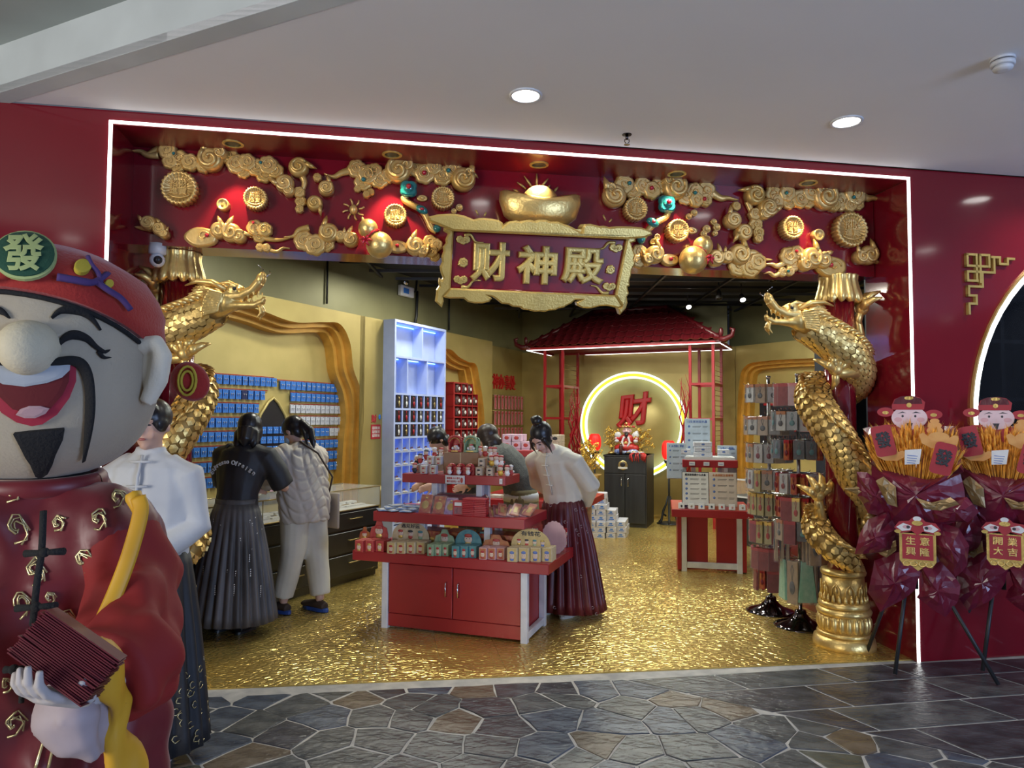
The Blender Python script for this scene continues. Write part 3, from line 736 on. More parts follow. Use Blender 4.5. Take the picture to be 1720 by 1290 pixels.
def coin(px, py, r, lab, grp=None):
    o = hq(px, py); s = mpp(px, py)*r
    h = .05 if r > 7 else .02
    t = thing('coin_relief', lab, 'coin', HF @ M4.Translation(V((o.x, o.y, 0))), grp)
    MB().m('gold_relief').lathe([(s, 0), (s, h), (s*.93, h+.006), (s*.75, h+.006), (s*.7, h), (.001, h)], 24).build('disc', t)
    MB().m('gold_paint').box(-s*.2, s*.2, -s*.2, s*.2, h-.002, h+.004).build('square_hole', t)
coin(377, 347, 10.5, 'small thick gold coin right of the large left mooncake')
coin(1369, 397, 9, 'small thick gold coin left of the large right mooncake')
for px, py, r in ((771, 350, 6), (762, 356, 4.5)): coin(px, py, r, 'tiny gold coin above the left end of the name board', 'tiny coins left of the ingot')
for px, py, r in ((1155, 365, 5), (1164, 359, 5.5)): coin(px, py, r, 'tiny gold coin under the cloud right of the right ruyi', 'tiny coins beneath the right cloud')
for px, py, r in ((1102, 400, 5.5), (1095, 407, 5)): coin(px, py, r, 'tiny gold coin above the right end of the name board', 'tiny coins at the board end')
for px, py, r in ((1197, 374, 5), (1202, 383, 6), (1185, 386, 6.5), (1180, 394, 5.5), (1199, 393, 4.5), (1186, 402, 5)): coin(px, py, r, 'tiny gold coin in the cluster left of the right curl bunch', 'cluster of tiny coins')
# small ingots, sun
for px, py, lab in ((709, 334, 'small gold ingot relief beside the left ruyi stem'), (1161, 388, 'small gold ingot relief right of the right ruyi')):
    o = hq(px, py); s = mpp(px, py)
    t = thing('small_ingot_relief', lab, 'ingot', HF @ M4.Translation(V((o.x, o.y, 0))))
    MB().m('gold_relief').lathe([(9*s, 0), (9.5*s, .012), (8*s, .022), (5*s, .018)], 20, sy=.58).build('boat', t)
    MB().m('gold_relief').ball((0, 0, .018), (4*s, 3*s, 3*s), 10, 6).build('dome', t)
o = hq(594, 353); s = mpp(594, 353)
t = thing('sun_relief', 'small gold sun with bent rays above the left gourd', 'sun ornament', HF @ M4.Translation(V((o.x, o.y, 0))))
MB().m('gold_relief').ball((0, 0, .01), (7*s, 9*s, .03), 14, 8).build('disc', t)
for k in range(8):
    a = k*pi/4+.2; c, d = cos(a), sin(a)
    MB().m('gold_relief').tube([(9*s*c, 9*s*d, .01), (14*s*c, 14*s*d, .012), (19*s*c-2*s*d, 19*s*d+2*s*c, .012)], .006, 6).build('ray', t)
# gourds
def gourd(bx, by, br, sx_, sy_, sr, st, rib, lab):
    o = hq(bx, by); s = mpp(bx, by); p2 = hq(sx_, sy_)-o; p3 = hq(*st)-o; pr = hq(*rib)-o
    t = thing('gourd', lab, 'gourd', HF @ M4.Translation(V((o.x, o.y, .10))))
    mb = MB().m('gold_shiny'); mb.ball((0, 0, 0), br*s, 24, 16); mb.build('lower_bulb', t)
    mb = MB().m('gold_shiny'); mb.ball((p2.x, p2.y, 0), sr*s, 20, 14)
    d = V((p2.x, p2.y)).normalized()
    mb.tube([(d.x*br*s*.7, d.y*br*s*.7, 0), (p2.x*.62, p2.y*.62, 0), (p2.x, p2.y, 0)], [.05, .04, .045], 14); mb.build('upper_bulb', t)
    MB().m('gold_shiny').tube([(p2.x+d.x*sr*s*.8, p2.y+d.y*sr*s*.8, 0), (p3.x*.97, p3.y*.97, 0), (p3.x, p3.y, .005)], [.012, .008, .005], 8).build('stem', t)
    mb = MB().m('ruby'); a = atan2(p2.y, p2.x); w = V((p2.x, p2.y)).length; f = .64
    R = []
    for i in range(25):
        b = 2*pi*i/24; q = V((cos(a)*w*f, sin(a)*w*f, 0)); n_ = V((-sin(a), cos(a), 0)); R.append(q+n_*(.052*cos(b))+V((0, 0, .052*sin(b))))
    mb.tube(R, .007, 6, cap=False)
    for k in range(5):
        u = k*1.25; mb.tube([(pr.x, pr.y, .07), (pr.x+.02*cos(u), pr.y+.02*sin(u), .085), (pr.x+.035*cos(u+.4), pr.y+.035*sin(u+.4)-.01, .07)], [.005, .011, .003], 6)
    mb.build('ribbon', t)
gourd(638, 418, 22.5, 619, 391, 16.5, (609, 372), (616, 414), 'shiny gold gourd with red ribbon left of the name board')
gourd(1154, 442, 22, 1170, 419, 15.5, (1178, 405), (1174, 443), 'shiny gold gourd with red ribbon right of the name board')
# ruyi sceptres
def ruyi(head, mid, end, stem, lab):
    o = hq(*head); s = mpp(*head)
    t = thing('ruyi_sceptre', lab, 'ruyi ornament', HF @ M4.Translation(V((o.x, o.y, .0))))
    P = spline([tuple(hq(*p)-o)+(.035,) for p in stem], 5)
    MB().m('gold_relief').tube(P, [(.022, .018)]*len(P), 8, nrm=(0, 0, 1)).build('handle', t)
    mb = MB().m('teal'); mb.lathe([(12*s, .02), (13*s, .05), (10*s, .07)], 30, lobes=4, lamp=.25); mb.ball((0, 0, .065), (9*s, 8*s, .02), 12, 6)
    mb.build('head_plate', t)
    p = hq(*mid)-o; mb = MB().m('teal').ball((p.x, p.y, .05), (11*s, 7*s, .022), 14, 8, M4.Rotation(-.5, 3, 'Z')); mb.build('middle_plate', t)
    p2 = hq(*end)-o; MB().m('teal').ball((p2.x, p2.y, .045), (7*s, 7*s, .022), 14, 8).build('end_plate', t)
    MB().m('ruby').ball((.0, .005, .085), .017, 10, 6).build('gem', t); MB().m('ruby').ball((p.x, p.y, .07), (.015, .01, .01), 10, 6).build('gem', t)
ruyi((686, 321), (708, 356), (733, 387), [(682, 330), (679, 338), (692, 347), (708, 356), (718, 372), (724, 385), (733, 391)], 'teal and gold ruyi sceptre left of the name board')
ruyi((1116, 346), (1092, 377), (1073, 405), [(1120, 354), (1116, 366), (1100, 376), (1088, 386), (1080, 398), (1072, 406)], 'teal and gold ruyi sceptre right of the name board')
# ingot with rays
o = hq(902, 358); s = mpp(902, 358)
t = thing('gold_ingot', 'big gold boat shaped ingot with rays on top of the name board', 'ingot', HF @ M4.Translation(V((o.x, o.y, .10))))
R = []
nn = 40
for k, (rr, yy, lift) in enumerate(((.66, -26, 0), (.9, -16, .2), (1.02, 2, .8), (1.0, 9, 1.5), (.92, 11, 1.5), (.78, 6, .9), (.6, 4, .3))):
    ring_ = []
    for i in range(nn):
        a = 2*pi*i/nn; c, d = cos(a), sin(a)
        ring_.append((66*s*rr*c, (yy+lift*10*abs(c)**1.6)*s, .12*rr*d))
    R.append(ring_)
MB().m('gold_shiny').loft(R).build('boat', t)
MB().m('gold_shiny').ball((0, 8*s, 0), (31*s, 30*s, .085), 28, 18).build('dome', t)
def cp5(x, y): return (560+x/3.909, 240+y/3.909)
for a, b in (((1180, 308), (1218, 330)), ((1205, 262), (1262, 305)), ((1250, 220), (1303, 298)), ((1333, 205), (1333, 290)), ((1408, 238), (1365, 288)), ((1420, 280), (1398, 308)), ((1473, 293), (1445, 325))):
    p, q = hq(*cp5(*a))-o, hq(*cp5(*b))-o
    MB().m('gold_paint').tube([(p.x, p.y, -.09), ((p.x+q.x)/2, (p.y+q.y)/2, -.085), (q.x, q.y, -.09)], [.003, .008, .007], 6).build('ray', t)
for (ax, ay), (bx_, by_) in (((797, 358), (801, 366)), ((814, 362), (811, 368)), ((1008, 366), (1012, 375)), ((1022, 373), (1018, 378))):
    p, q = hq(ax, ay)-o, hq(bx_, by_)-o
    MB().m('gold_paint').tube([(p.x, p.y, -.03), (q.x, q.y, -.03)], .006, 6).build('ray', t)
# ---------------- name board ----------------
so = uv(HF, 903, 445, .20)
SM = HF @ M4.Translation(V((so.x, so.y, .20))) @ M4.Rotation(rad(14), 4, 'X')
def sq(x, y, off=0): return tuple(uv(SM, 720+x/4.41, 340+y/4.41, off))
t = thing('name_board', 'hanging red and gold carved board with three large gold characters', 'sign', SM)
P = [sq(185, 210), sq(1468, 275), sq(1385, 688), sq(160, 632)]
MB().m('red_deep').prism(P, -.03, 0).build('panel', t)
mb = MB().m('red_gloss')
for i in range(4):
    a, b = P[i], P[(i+1) % 4]; mb.tube([(a[0], a[1], 0), (b[0], b[1], 0)], .008, 6)
mb.build('inner_moulding', t)
top = [(0,105),(60,90),(120,85),(160,83),(200,85),(260,95),(335,125),(375,116),(410,115),(470,120),(520,130),(550,150),(556,172),(600,140),(650,133),(685,142),(700,135),(750,128),(795,138),(820,128),(870,128),(905,142),(960,142),(1005,160),(1040,170),(1080,190),(1140,225),(1142,180),(1160,160),(1200,158),(1275,176),(1300,172),(1350,184),(1400,176),(1500,178),(1580,185),(1650,210),(1662,240),(1600,262),(1468,272),(185,212),(60,160),(5,140)]
MB().m('gold_paint').prism([sq(*p, .12) for p in top], .0, .12, .012).build('top_crest', t)
MB().m('gold_paint').prism([sq(150, 150), sq(1530, 225), sq(1468, 275), sq(185, 212)], -.03, .10).build('top_board', t)
left = [(185,212),(150,150),(115,190),(112,212),(145,232),(128,270),(130,300),(108,330),(112,365),(98,400),(102,440),(85,480),(92,520),(108,560),(98,575),(80,560),(74,590),(80,620),(60,650),(58,690),(50,735),(98,780),(112,735),(106,700),(162,640)]
MB().m('gold_paint').prism([sq(*p, .03) for p in left], -.03, .035, .01).build('side_carving', t)
right = [(1468,275),(1530,225),(1535,290),(1500,300),(1515,350),(1530,390),(1520,420),(1532,450),(1505,500),(1500,540),(1488,580),(1490,620),(1475,625),(1478,650),(1485,675),(1470,700),(1475,745),(1462,785),(1420,832),(1402,785),(1440,772),(1386,690)]
MB().m('gold_paint').prism([sq(*p, .03) for p in right], -.03, .035, .01).build('side_carving', t)
bot = [(160,634),(106,700),(150,712),(200,712),(260,712),(290,738),(340,748),(400,748),(450,735),(470,710),(440,690),(475,700),(510,725),(540,750),(590,755),(620,772),(680,778),(700,795),(740,798),(780,810),(820,808),(860,812),(890,800),(940,798),(960,785),(1000,778),(1030,760),(1060,745),(1085,722),(1130,722),(1095,740),(1100,765),(1140,782),(1200,785),(1270,768),(1320,766),(1400,782),(1436,772),(1385,688)]
MB().m('gold_paint').prism([sq(*p, .02) for p in bot], -.03, .03, .01).build('bottom_carving', t)
for ch, x, y, hh, ww in (('财', 452, 440, 300, 290), ('神', 800, 462, 290, 300), ('殿', 1140, 470, 270, 320)):
    q = sq(x, y); h_ = sq(x, y-hh/2)[1]-sq(x, y+hh/2)[1]; w_ = sq(x+ww/2, y)[0]-sq(x-ww/2, y)[0]
    vs, fs, w0, h0 = text_data(ch, .06, 0, 3, .045)
    mb = MB().m('gold_paint'); mb.T = M4.Translation(V((q[0], q[1], .012))) @ M4.Diagonal((w_/w0, h_/h0, .2, 1)); mb.add(vs, fs); mb.build('character', t)
for (x, y), tl in (((255, 285), [(262, 245), (310, 240), (345, 290), (405, 298)]), ((235, 580), [(240, 625), (290, 625), (330, 580), (385, 578)]), ((1385, 345), [(1380, 300), (1330, 300), (1290, 340), (1240, 345)]), ((1335, 630), [(1330, 672), (1280, 668), (1240, 625), (1200, 615)]), ((255, 445), [(230, 455), (215, 462)]), ((1345, 498), [(1320, 515), (1310, 520)])):
    q = sq(x, y); mb = MB().m('gold_paint'); big = len(tl) > 3
    for dx in ((-.03, 0, .03) if big else (0,)): lobe(mb, q[0]+dx*.7, q[1]+abs(dx)*.3, .021 if big else .027, .014, 1, dx*40)
    P_ = spline([sq(*p)+(.008,) for p in tl], 5); mb.tube(P_, [(.013*(1-.7*i/(len(P_)-1)), .01) for i in range(len(P_))], 6, nrm=(0, 0, 1)); mb.build('small_cloud', t)
for x in (-.45, .45): MB().m('black_metal').tube([(x, .1, -.03), (x, .14, -.12), (x, .2, -.2)], .01, 6).build('bracket', t)
# ---------------- columns ----------------
def column(cx, cy, hue, side, seen_base):
    t = thing('column', 'red round column with gold capital on the %s side of the entrance' % side, 'column', place(cx, cy, 0, FANG))
    MB().m('red_gloss').lathe([(.104, .5), (.104, 2.6)], 32).build('shaft', t)
    mb = MB().m('gold_shiny')
    mb.lathe([(.205, 0), (.208, .03), (.2, .07), (.178, .085)], 40); mb.lathe([(.175, .085), (.182, .1), (.175, .115)], 40)
    mb.lathe([(.165, .11), (.165, .235)], 40)
    for k in range(22):
        a = 2*pi*k/22; mb.ball((.158*cos(a), .158*sin(a), .175), (.026, .026, .058), 8, 6)
    mb.lathe([(.15, .225), (.178, .235), (.184, .255), (.172, .275), (.155, .28)], 40); mb.lathe([(.16, .28), (.17, .295), (.165, .315), (.145, .33)], 40)
    mb.lathe([(.142, .325), (.137, .5)], 40); mb.lathe([(.13, .5), (.148, .508), (.152, .525), (.145, .54), (.11, .548)], 40)
    mb.build('base', t)
    mb = MB().m('gold_shiny')
    for k in range(10):
        a = 2*pi*k/10; T = M4.Rotation(a, 4, 'Z')
        mb.T = T
        mb.tube([(.146, -.03, .37), (.146, -.026, .42), (.146, 0, .455), (.146, .026, .42), (.146, .03, .37)], .006, 6); mb.ball((.142, 0, .41), (.012, .014, .026), 8, 6)
    for k in range(24):
        mb.T = M4.Rotation(2*pi*k/24, 4, 'Z'); mb.tube([(.148, 0, .33), (.15, 0, .35), (.145, 0, .385)], [.016, .013, .004], 6)
    mb.T = M4(); mb.build('base_relief', t)
    R = []
    for r, z in ((.11, 2.47), (.150, 2.47), (.142, 2.50), (.128, 2.55), (.118, 2.60), (.122, 2.63), (.125, 2.639)):
        R.append([((r*(1+.10*abs(sin(7*a)))*cos(a)), (r*(1+.10*abs(sin(7*a)))*sin(a)), z-(.035*abs(sin(7*a)) if z < 2.48 else 0)) for a in [2*pi*i/84 for i in range(84)]])
    MB().m('gold_shiny').loft(R).build('capital', t)
    return t
CR = at(1410, 600, 5.12); CRx, CRy = CR.x, CR.y
CL = at(298, 560, 4.50); CLx, CLy = CL.x, CL.y
column(CRx, CRy, 0, 'right', 1); column(CLx, CLy, 0, 'left', 0)
# ---------------- dragons ----------------
def dragon_head():
    mb = MB().m('gold_dragon')
    mb.ball((.24, 0, .2), (.27, .2, .2), 16, 12)
    mb.tube([(-.15, 0, .02), (.1, 0, .12), (.3, 0, .2)], [(.23, .23), (.22, .23), (.16, .2)], 14)
    for sy in (-1, 1):
        mb.tube([(.3, .06*sy, .3), (.55, .055*sy, .34), (.72, .05*sy, .45), (.82, .04*sy, .6)], [.12, .085, .07, .075], 10)
        mb.ball((.84, .05*sy, .66), (.07, .06, .09), 10, 8)
        mb.ball((.40, .11*sy, .42), (.10, .06, .09), 10, 8)
        mb.tube([(.3, .07*sy, .14), (.55, .06*sy, .17), (.8, .04*sy, .2), (.93, .03*sy, .28)], [.1, .06, .05, .045], 10)
        mb.tube([(.5, .12*sy, .48), (.35, .14*sy, .53), (.2, .14*sy, .5)], [.03, .04, .02], 8)
        for k in range(5): mb.tube([(.5+.09*k, .075*sy, .27+.035*k+(.03 if k > 2 else 0)), (.51+.09*k, .075*sy, .21+.03*k)], [.02, .005], 6)
        for k in range(4): mb.tube([(.58+.09*k, .06*sy, .22+.012*k), (.58+.09*k, .06*sy, .29+.01*k)], [.016, .005], 6)
        for k in range(9):
            f = k/8; a = .5-2.2*f
            p0 = V((.28-.04*f, .17*sy, .32-.30*f)); p1 = p0+V((-.2-.06*sin(3*f), .08*sy, .02-.12*f)); p2 = p0+V((-.42+.16*f, .03*sy, .02-.2*f))
            mb.tube([p0, p1, p2], [.05, .055, .012], 6, flat=.6)
        for k in range(4): mb.tube([(.1-.05*k, .1*sy, .38-.02*k), (-.1-.05*k, .12*sy, .42-.05*k), (-.27-.05*k, .12*sy, .40-.07*k)], [.05, .04, .01], 6, flat=.6)
        mb.tube([(.9, .05*sy, .18), (.93, .06*sy, .06), (.86, .06*sy, -.04)], [.04, .03, .008], 6)
    mb.tube([(.86, 0, .2), (.95, 0, .1), (.90, 0, -.06)], [.05, .05, .01], 7)
    mb.ball((.86, 0, .73), (.06, .07, .06), 10, 8); mb.ball((.93, 0, .31), (.04, .06, .05), 8, 6)
    return mb
_hd = fuse(dragon_head(), 'head', .014, 1, matname='gold_dragon'); HEAD = _hd.data; bpy.data.objects.remove(_hd)
def arm(mb, pts, rr, fd, up, sc=1.0, clawed=4):
    mb.tube(pts, rr, 10); p = V(pts[-1]); fd = V(fd).normalized(); up = V(up).normalized(); sd = fd.cross(up)
    mb.ball(p+fd*.012*sc, .036*sc, 10, 8)
    for k in range(clawed):
        o_ = (k-(clawed-1)/2)*.62; d = (fd*cos(o_)+sd*sin(o_)).normalized()
        q1 = p+d*.062*sc+up*.014*sc; q2 = p+d*.10*sc+up*.0*sc; q3 = p+d*.125*sc-up*.03*sc
        mb.tube([p, q1, q2, q3], [.021*sc, .022*sc, .016*sc, .004*sc], 8); mb.ball(q1, .024*sc, 8, 6)
    q = p-fd*.05*sc+up*.0; mb.tube([p, p-fd*.05*sc-up*.01, p-fd*.09*sc-up*.04*sc], [.02*sc, .02*sc, .006*sc], 8)
def dragon(label, dcol, path, radii, head_at, head_dir, arms, flip):
    t = thing('dragon', label, 'dragon', place(path[len(path)//2][0], path[len(path)//2][1], .6))
    inv = t.matrix_world.inverted(); PP = spline([inv @ V(p) for p in path], 7); n = len(PP)
    rr = spline([(r, 0) for r in radii], 7); rr = [q[0] for q in rr]
    MB().m('gold_gap_shade').tube(PP, rr, 20).build('body', t)  # darker gold than the plates: shade between scales put into the colour
    # overlapping scales on the outside of the coil
    mb = MB().m('gold_dragon'); sp = MB().m('gold_dragon'); acc = 0; row = 0; u = V((0, 0, 1))
    for i in range(1, n):
        a, b = PP[i-1], PP[i]; L = (b-a).length; step = .045
        while acc < L:
            p = a+(b-a)*(acc/L); r = rr[i]; tg = (b-a).normalized()
            s1 = tg.cross(V((.3, .5, 1)).normalized()).normalized(); s2 = s1.cross(tg).normalized()
            m_ = max(8, int(2*pi*r/.05))
            for k in range(m_):
                an = 2*pi*(k+.5*(row % 2))/m_; nd = s1*cos(an)+s2*sin(an); w = tg.cross(nd)
                c = p+nd*(r*1.0); e_ = .031
                vs = [c-tg*e_*.8-nd*.002, c-tg*e_*.3+w*e_*.80+nd*.0, c+tg*e_*.5+w*e_*.72+nd*.008, c+tg*e_*1.05+nd*.012, c+tg*e_*.5-w*e_*.72+nd*.008, c-tg*e_*.3-w*e_*.85+nd*.0, c+nd*.009,
                      c+tg*e_*1.0+nd*.0, c+tg*e_*.5+w*e_*.7-nd*.004, c+tg*e_*.5-w*e_*.7-nd*.004]
                mb.add(vs, [(0, 5, 6), (0, 6, 1), (1, 6, 2), (2, 6, 3), (3, 6, 4), (4, 6, 5), (2, 3, 7, 8), (3, 4, 9, 7)], False)
            # dorsal spines stand on the outer / upper side
            ax = V((dcol[0], dcol[1], 0))-V(t.matrix_world.translation); ax.z = p.z
            od = (p-V((ax.x, ax.y, p.z))); od = od - tg*od.dot(tg)
            od = (od.normalized()*.6+V((0, 0, .8))); od = (od-tg*od.dot(tg)).normalized()
            if row % 1 == 0 and r > .05:
                q = p+od*r*.92; sp.tube([q-tg*.03, q+od*.035, q+od*.05+tg*.045*flip], [.02, .014, .002], 5)
            row += 1; acc += step
        acc -= L
    mb.build('scales', t, kind='stuff'); sp.build('dorsal_spines', t)
    # head
    d = V(head_dir).normalized(); up = V((0, 0, 1)); y_ = up.cross(d).normalized(); z_ = d.cross(y_)
    m_ = M4((d, y_, z_)).transposed().to_4x4(); m_.translation = inv @ V(head_at); S_ = .34
    h = piece('head', HEAD, t, m_ @ M4.Scale(S_, 4))
    for s_ in (-1, 1):
        MB().m('gold_dragon').tube([(.3, .1*s_, .40), (.05, .15*s_, .50), (-.2, .17*s_, .49), (-.42, .14*s_, .40)], [.05, .055, .04, .012], 8).build('horn', t, m_ @ M4.Scale(S_, 4))
        MB().m('lamp_dark').ball((.46, .155*s_, .43), .034, 10, 6).build('eye', h)
        MB().m('chrome').tube([(.86, .09*s_, .7), (.93, .16*s_, .8), (.86, .25*s_, .86)], [.012, .009, .004], 6).build('whisker', t, m_ @ M4.Scale(S_, 4))
    for a_ in arms:
        mb = MB().m('gold_dragon'); arm(mb, [inv @ V(p) for p in a_[0]], [q*1.2 for q in a_[1]], a_[2], a_[3], 1.35)
        mb.build('leg', t)
def pd(lst, base): return [at(x, y, base+o) for x, y, o in lst]
B = 5.12
path = pd([(1352, 548, -.32), (1385, 565, -.27), (1418, 590, -.2), (1438, 622, -.05), (1430, 650, .16), (1400, 655, .24), (1372, 652, .12), (1366, 672, -.08), (1385, 706, -.20), (1414, 750, -.22), (1438, 800, -.16), (1446, 845, 0), (1434, 872, .16), (1402, 880, .22), (1376, 872, .1), (1372, 888, -.08), (1392, 915, -.18), (1424, 940, -.18), (1446, 962, -.1)], B)
rad_r = [.10, .118, .125, .122, .115, .115, .115, .118, .12, .12, .118, .105, .1, .1, .092, .09, .088, .07, .02]
dragon('golden dragon coiled round the right column facing left', (CRx, CRy), path, rad_r, at(1364, 552, B-.33), (-1, -.12, -.10),
   [(pd([(1436, 588, 0), (1444, 562, 0), (1440, 540, 0), (1446, 522, -.02)], B), [.04, .03, .026, .022], (.5, -.1, 1), (-1, 0, .2)),
    (pd([(1446, 636, -.05), (1434, 624, -.2), (1412, 626, -.26), (1404, 624, -.26)], B), [.05, .036, .03, .022], (-.12, -.1, 1), (.2, -1, 0)),
    (pd([(1388, 905, .0), (1378, 865, -.1), (1374, 835, -.14)], B), [.045, .03, .024], (-.1, -.1, 1), (.2, -1, 0)),
    (pd([(1440, 905, .05), (1452, 890, -.02), (1454, 880, -.04)], B), [.03, .03, .024], (-.5, -.1, 1), (1, 0, .3))], 1)
B = 4.50
path = pd([(360, 520, -.3), (330, 534, -.26), (298, 550, -.2), (268, 572, -.08), (262, 608, .12), (290, 640, .24), (322, 640, .12), (334, 660, -.06), (318, 698, -.18), (290, 742, -.22), (264, 786, -.14), (254, 830, .04), (272, 862, .2), (306, 872, .2), (324, 885, .04), (324, 910, -.12), (304, 945, -.2), (280, 975, -.1)], B)
rad_l = [.095, .112, .12, .12, .115, .105, .105, .108, .108, .108, .105, .1, .098, .092, .09, .088, .06, .02]
dragon('golden dragon coiled round the left column facing right', (CLx, CLy), path, rad_l, at(352, 524, B-.31), (1, -.05, -.10),
   [(pd([(262, 545, 0), (258, 520, 0), (264, 500, 0), (262, 488, 0)], B), [.035, .026, .022, .02], (-.25, -.1, 1), (1, 0, .2)),
    (pd([(262, 595, -.1), (285, 602, -.22), (303, 601, -.24), (310, 598, -.24)], B), [.045, .03, .026, .02], (.15, -.1, 1), (-.2, -1, 0))], 1)
# ================= SHOP FITTINGS =================
mat('card_blue', (.05, .22, .68), .4, c2=(.04, .18, .58)); mat('card_navy', (.02, .03, .12), .4); mat('card_white', (.62, .64, .70), .4)
mat('paper_white', (.75, .74, .72), .55); mat('pearl', (.85, .84, .82), .2); mat('shelf_white_bluelit', (.42, .50, .78), .45, c2=(.38, .46, .74))  # shelf unit white has the blue strip glow mixed into its base colour
mat('blue_strip', (.16, .36, 1), .5, emit=9); mat('counter_black', (.022, .023, .026), .3); mat('glass', (.92, .97, .96), .03, alpha=.16)
mat('brass', (.55, .42, .18), .3, .8); mat('card_red', (.42, .02, .03), .4); mat('card_pink', (.62, .22, .25), .45); mat('dark_item', (.03, .025, .03), .25, c2=(.12, .03, .02), scale=40)
mat('lantern_red', (.85, .02, .015), .5, emit=1.1); mat('box_white', (.62, .62, .66), .5, c2=(.5, .5, .56), scale=60); mat('box_pink', (.62, .40, .52), .5, c2=(.55, .42, .5), scale=30); mat('box_cream', (.58, .50, .38), .5, c2=(.45, .36, .28), scale=60)
mat('leaf_gold', (.78, .50, .08), .4, .4); mat('tile_red', (.10, .006, .010), .35, coat=.2); mat('skin', (.62, .38, .28), .5, c2=(.58, .34, .25)); mat('skin_pale', (.66, .42, .36), .4)
mat('hair', (.009, .008, .009), .35, c2=(.02, .018, .02), scale=60, stretch=(1, 1, .1)); mat('hair_brown', (.016, .008, .006), .42, c2=(.03, .016, .011), scale=60, stretch=(1, 1, .1))
ORD = ['first', 'second', 'third', 'fourth', 'fifth', 'sixth', 'seventh', 'eighth', 'ninth', 'tenth', 'eleventh', 'twelfth', 'thirteenth', 'fourteenth', 'fifteenth', 'sixteenth', 'seventeenth', 'eighteenth', 'nineteenth', 'twentieth']
def loc(fr, px, py, z): return fr.inverted() @ G(px, py, z)
# ---- earring cards on the left wall ----
CZ = -.30
def card_proto(m):
    t = thing('earring_card', 'x', 'earring card', M4(), 'g')
    MB().m(m).box(-.033, .033, -.070, 0, 0, .002).box(-.031, .031, -.068, -.002, .004, .006).box(-.034, .034, -.070, -.001, .009, .011).build('card', t)
    MB().m('pearl').ball((-.013, -.032, .014), .0055, 7, 5).ball((.013, -.032, .014), .0055, 7, 5).tube([(-.013, -.03, .013), (-.013, -.05, .013)], .0015, 4).tube([(.013, -.03, .013), (.013, -.05, .013)], .0015, 4).build('earrings', t)
    MB().m('chrome').tube([(0, -.006, -.02), (0, -.006, .022)], .0015, 4).build('hook', t)
    return t
protos = {k: card_proto(k) for k in ('card_blue', 'card_navy', 'card_white')}
used = {k: 0 for k in protos}
random.seed(3)
def zrow(px, py): return uv(LW, px, py, CZ+.02).y
rowsL = [(400, 631), (400, 655), (400, 678), (400, 702), (400, 725), (400, 749), (400, 774), (400, 799)]
rowsR = [(540, 644), (540, 662), (540, 681), (540, 700), (540, 719), (540, 739), (540, 758), (540, 777)]
def rail(x0, x1, z):
    t = thing('card_rail', 'x', 'rail', LW @ M4.Translation(V((x0, z, CZ))), 'wooden card rails on the left wall')
    MB().m('brass').box(0, x1-x0, -.012, .004, .0, .006).build('strip', t); MB().m('card_red').box(0, x1-x0, .004, .012, .0, .008).build('red_edge', t); return t
def cards(rows, xs_px, block, lim, kinds):
    for r, (px, py) in enumerate(rows):
        z = zrow(px, py); xs = [uv(LW, q, 700, CZ+.02).x for q in xs_px]; pos = []
        x = xs[0]; 
        while x < xs[1]:
            if not any(a <= x <= b for a, b in lim.get(r, [])): pos.append(x)
            x += .0775
        lr = lim.get(r, [(99, 99)])[0]; t = rail(max(xs[0]-.05, lr[1] if lr[0] < -50 else -99), min(xs[1], lr[0] if lr[0] > -50 else 99)+.02, z); t['label'] = 'wooden rail holding the %s row of cards in the %s block' % (ORD[r], block)
        n = len(pos)
        for i, x in enumerate(pos):
            k = kinds(r, i, n)
            lab = '%s earring card, %s row down, %s from the left in the %s block' % ({'card_blue': 'blue', 'card_navy': 'dark navy', 'card_white': 'white'}[k], ORD[r], ORD[i], block)
            M = LW @ M4.Translation(V((x, z, CZ+.02))) @ M4.Rotation(random.uniform(-.04, .04), 4, 'Z') @ M4.Rotation(random.uniform(-.15, .08), 4, 'Y') @ M4.Scale(1.0, 4) @ M4.Diagonal((.90, 1.28, 1.6, 1))
            if used[k] == 0: o = protos[k]; o.matrix_world = M; o['label'] = lab; o['group'] = 'earring cards on the left wall'; used[k] = 1
            else: copy_tree(protos[k], M, lab, 'earring cards on the left wall')
xn0, xn1 = uv(LW, 428, 700, CZ).x, uv(LW, 484, 700, CZ).x
cards(rowsL, (318, 458), 'left', {r: [(uv(LW, q, 700, CZ).x, 99)] for r, q in ((1, 445), (2, 432), (3, 428), (4, 426), (5, 426), (6, 426), (7, 426))}, lambda r, i, n: 'card_navy' if (r, i) in ((1, n-4), (4, n-3)) else 'card_blue')
cards(rowsR, (472, 594), 'right', {r: [(-99, uv(LW, 486, 700, CZ).x)] for r in range(1, 8)}, lambda r, i, n: 'card_white' if r in (2, 3) or (r == 4 and i > n//2) else 'card_blue')
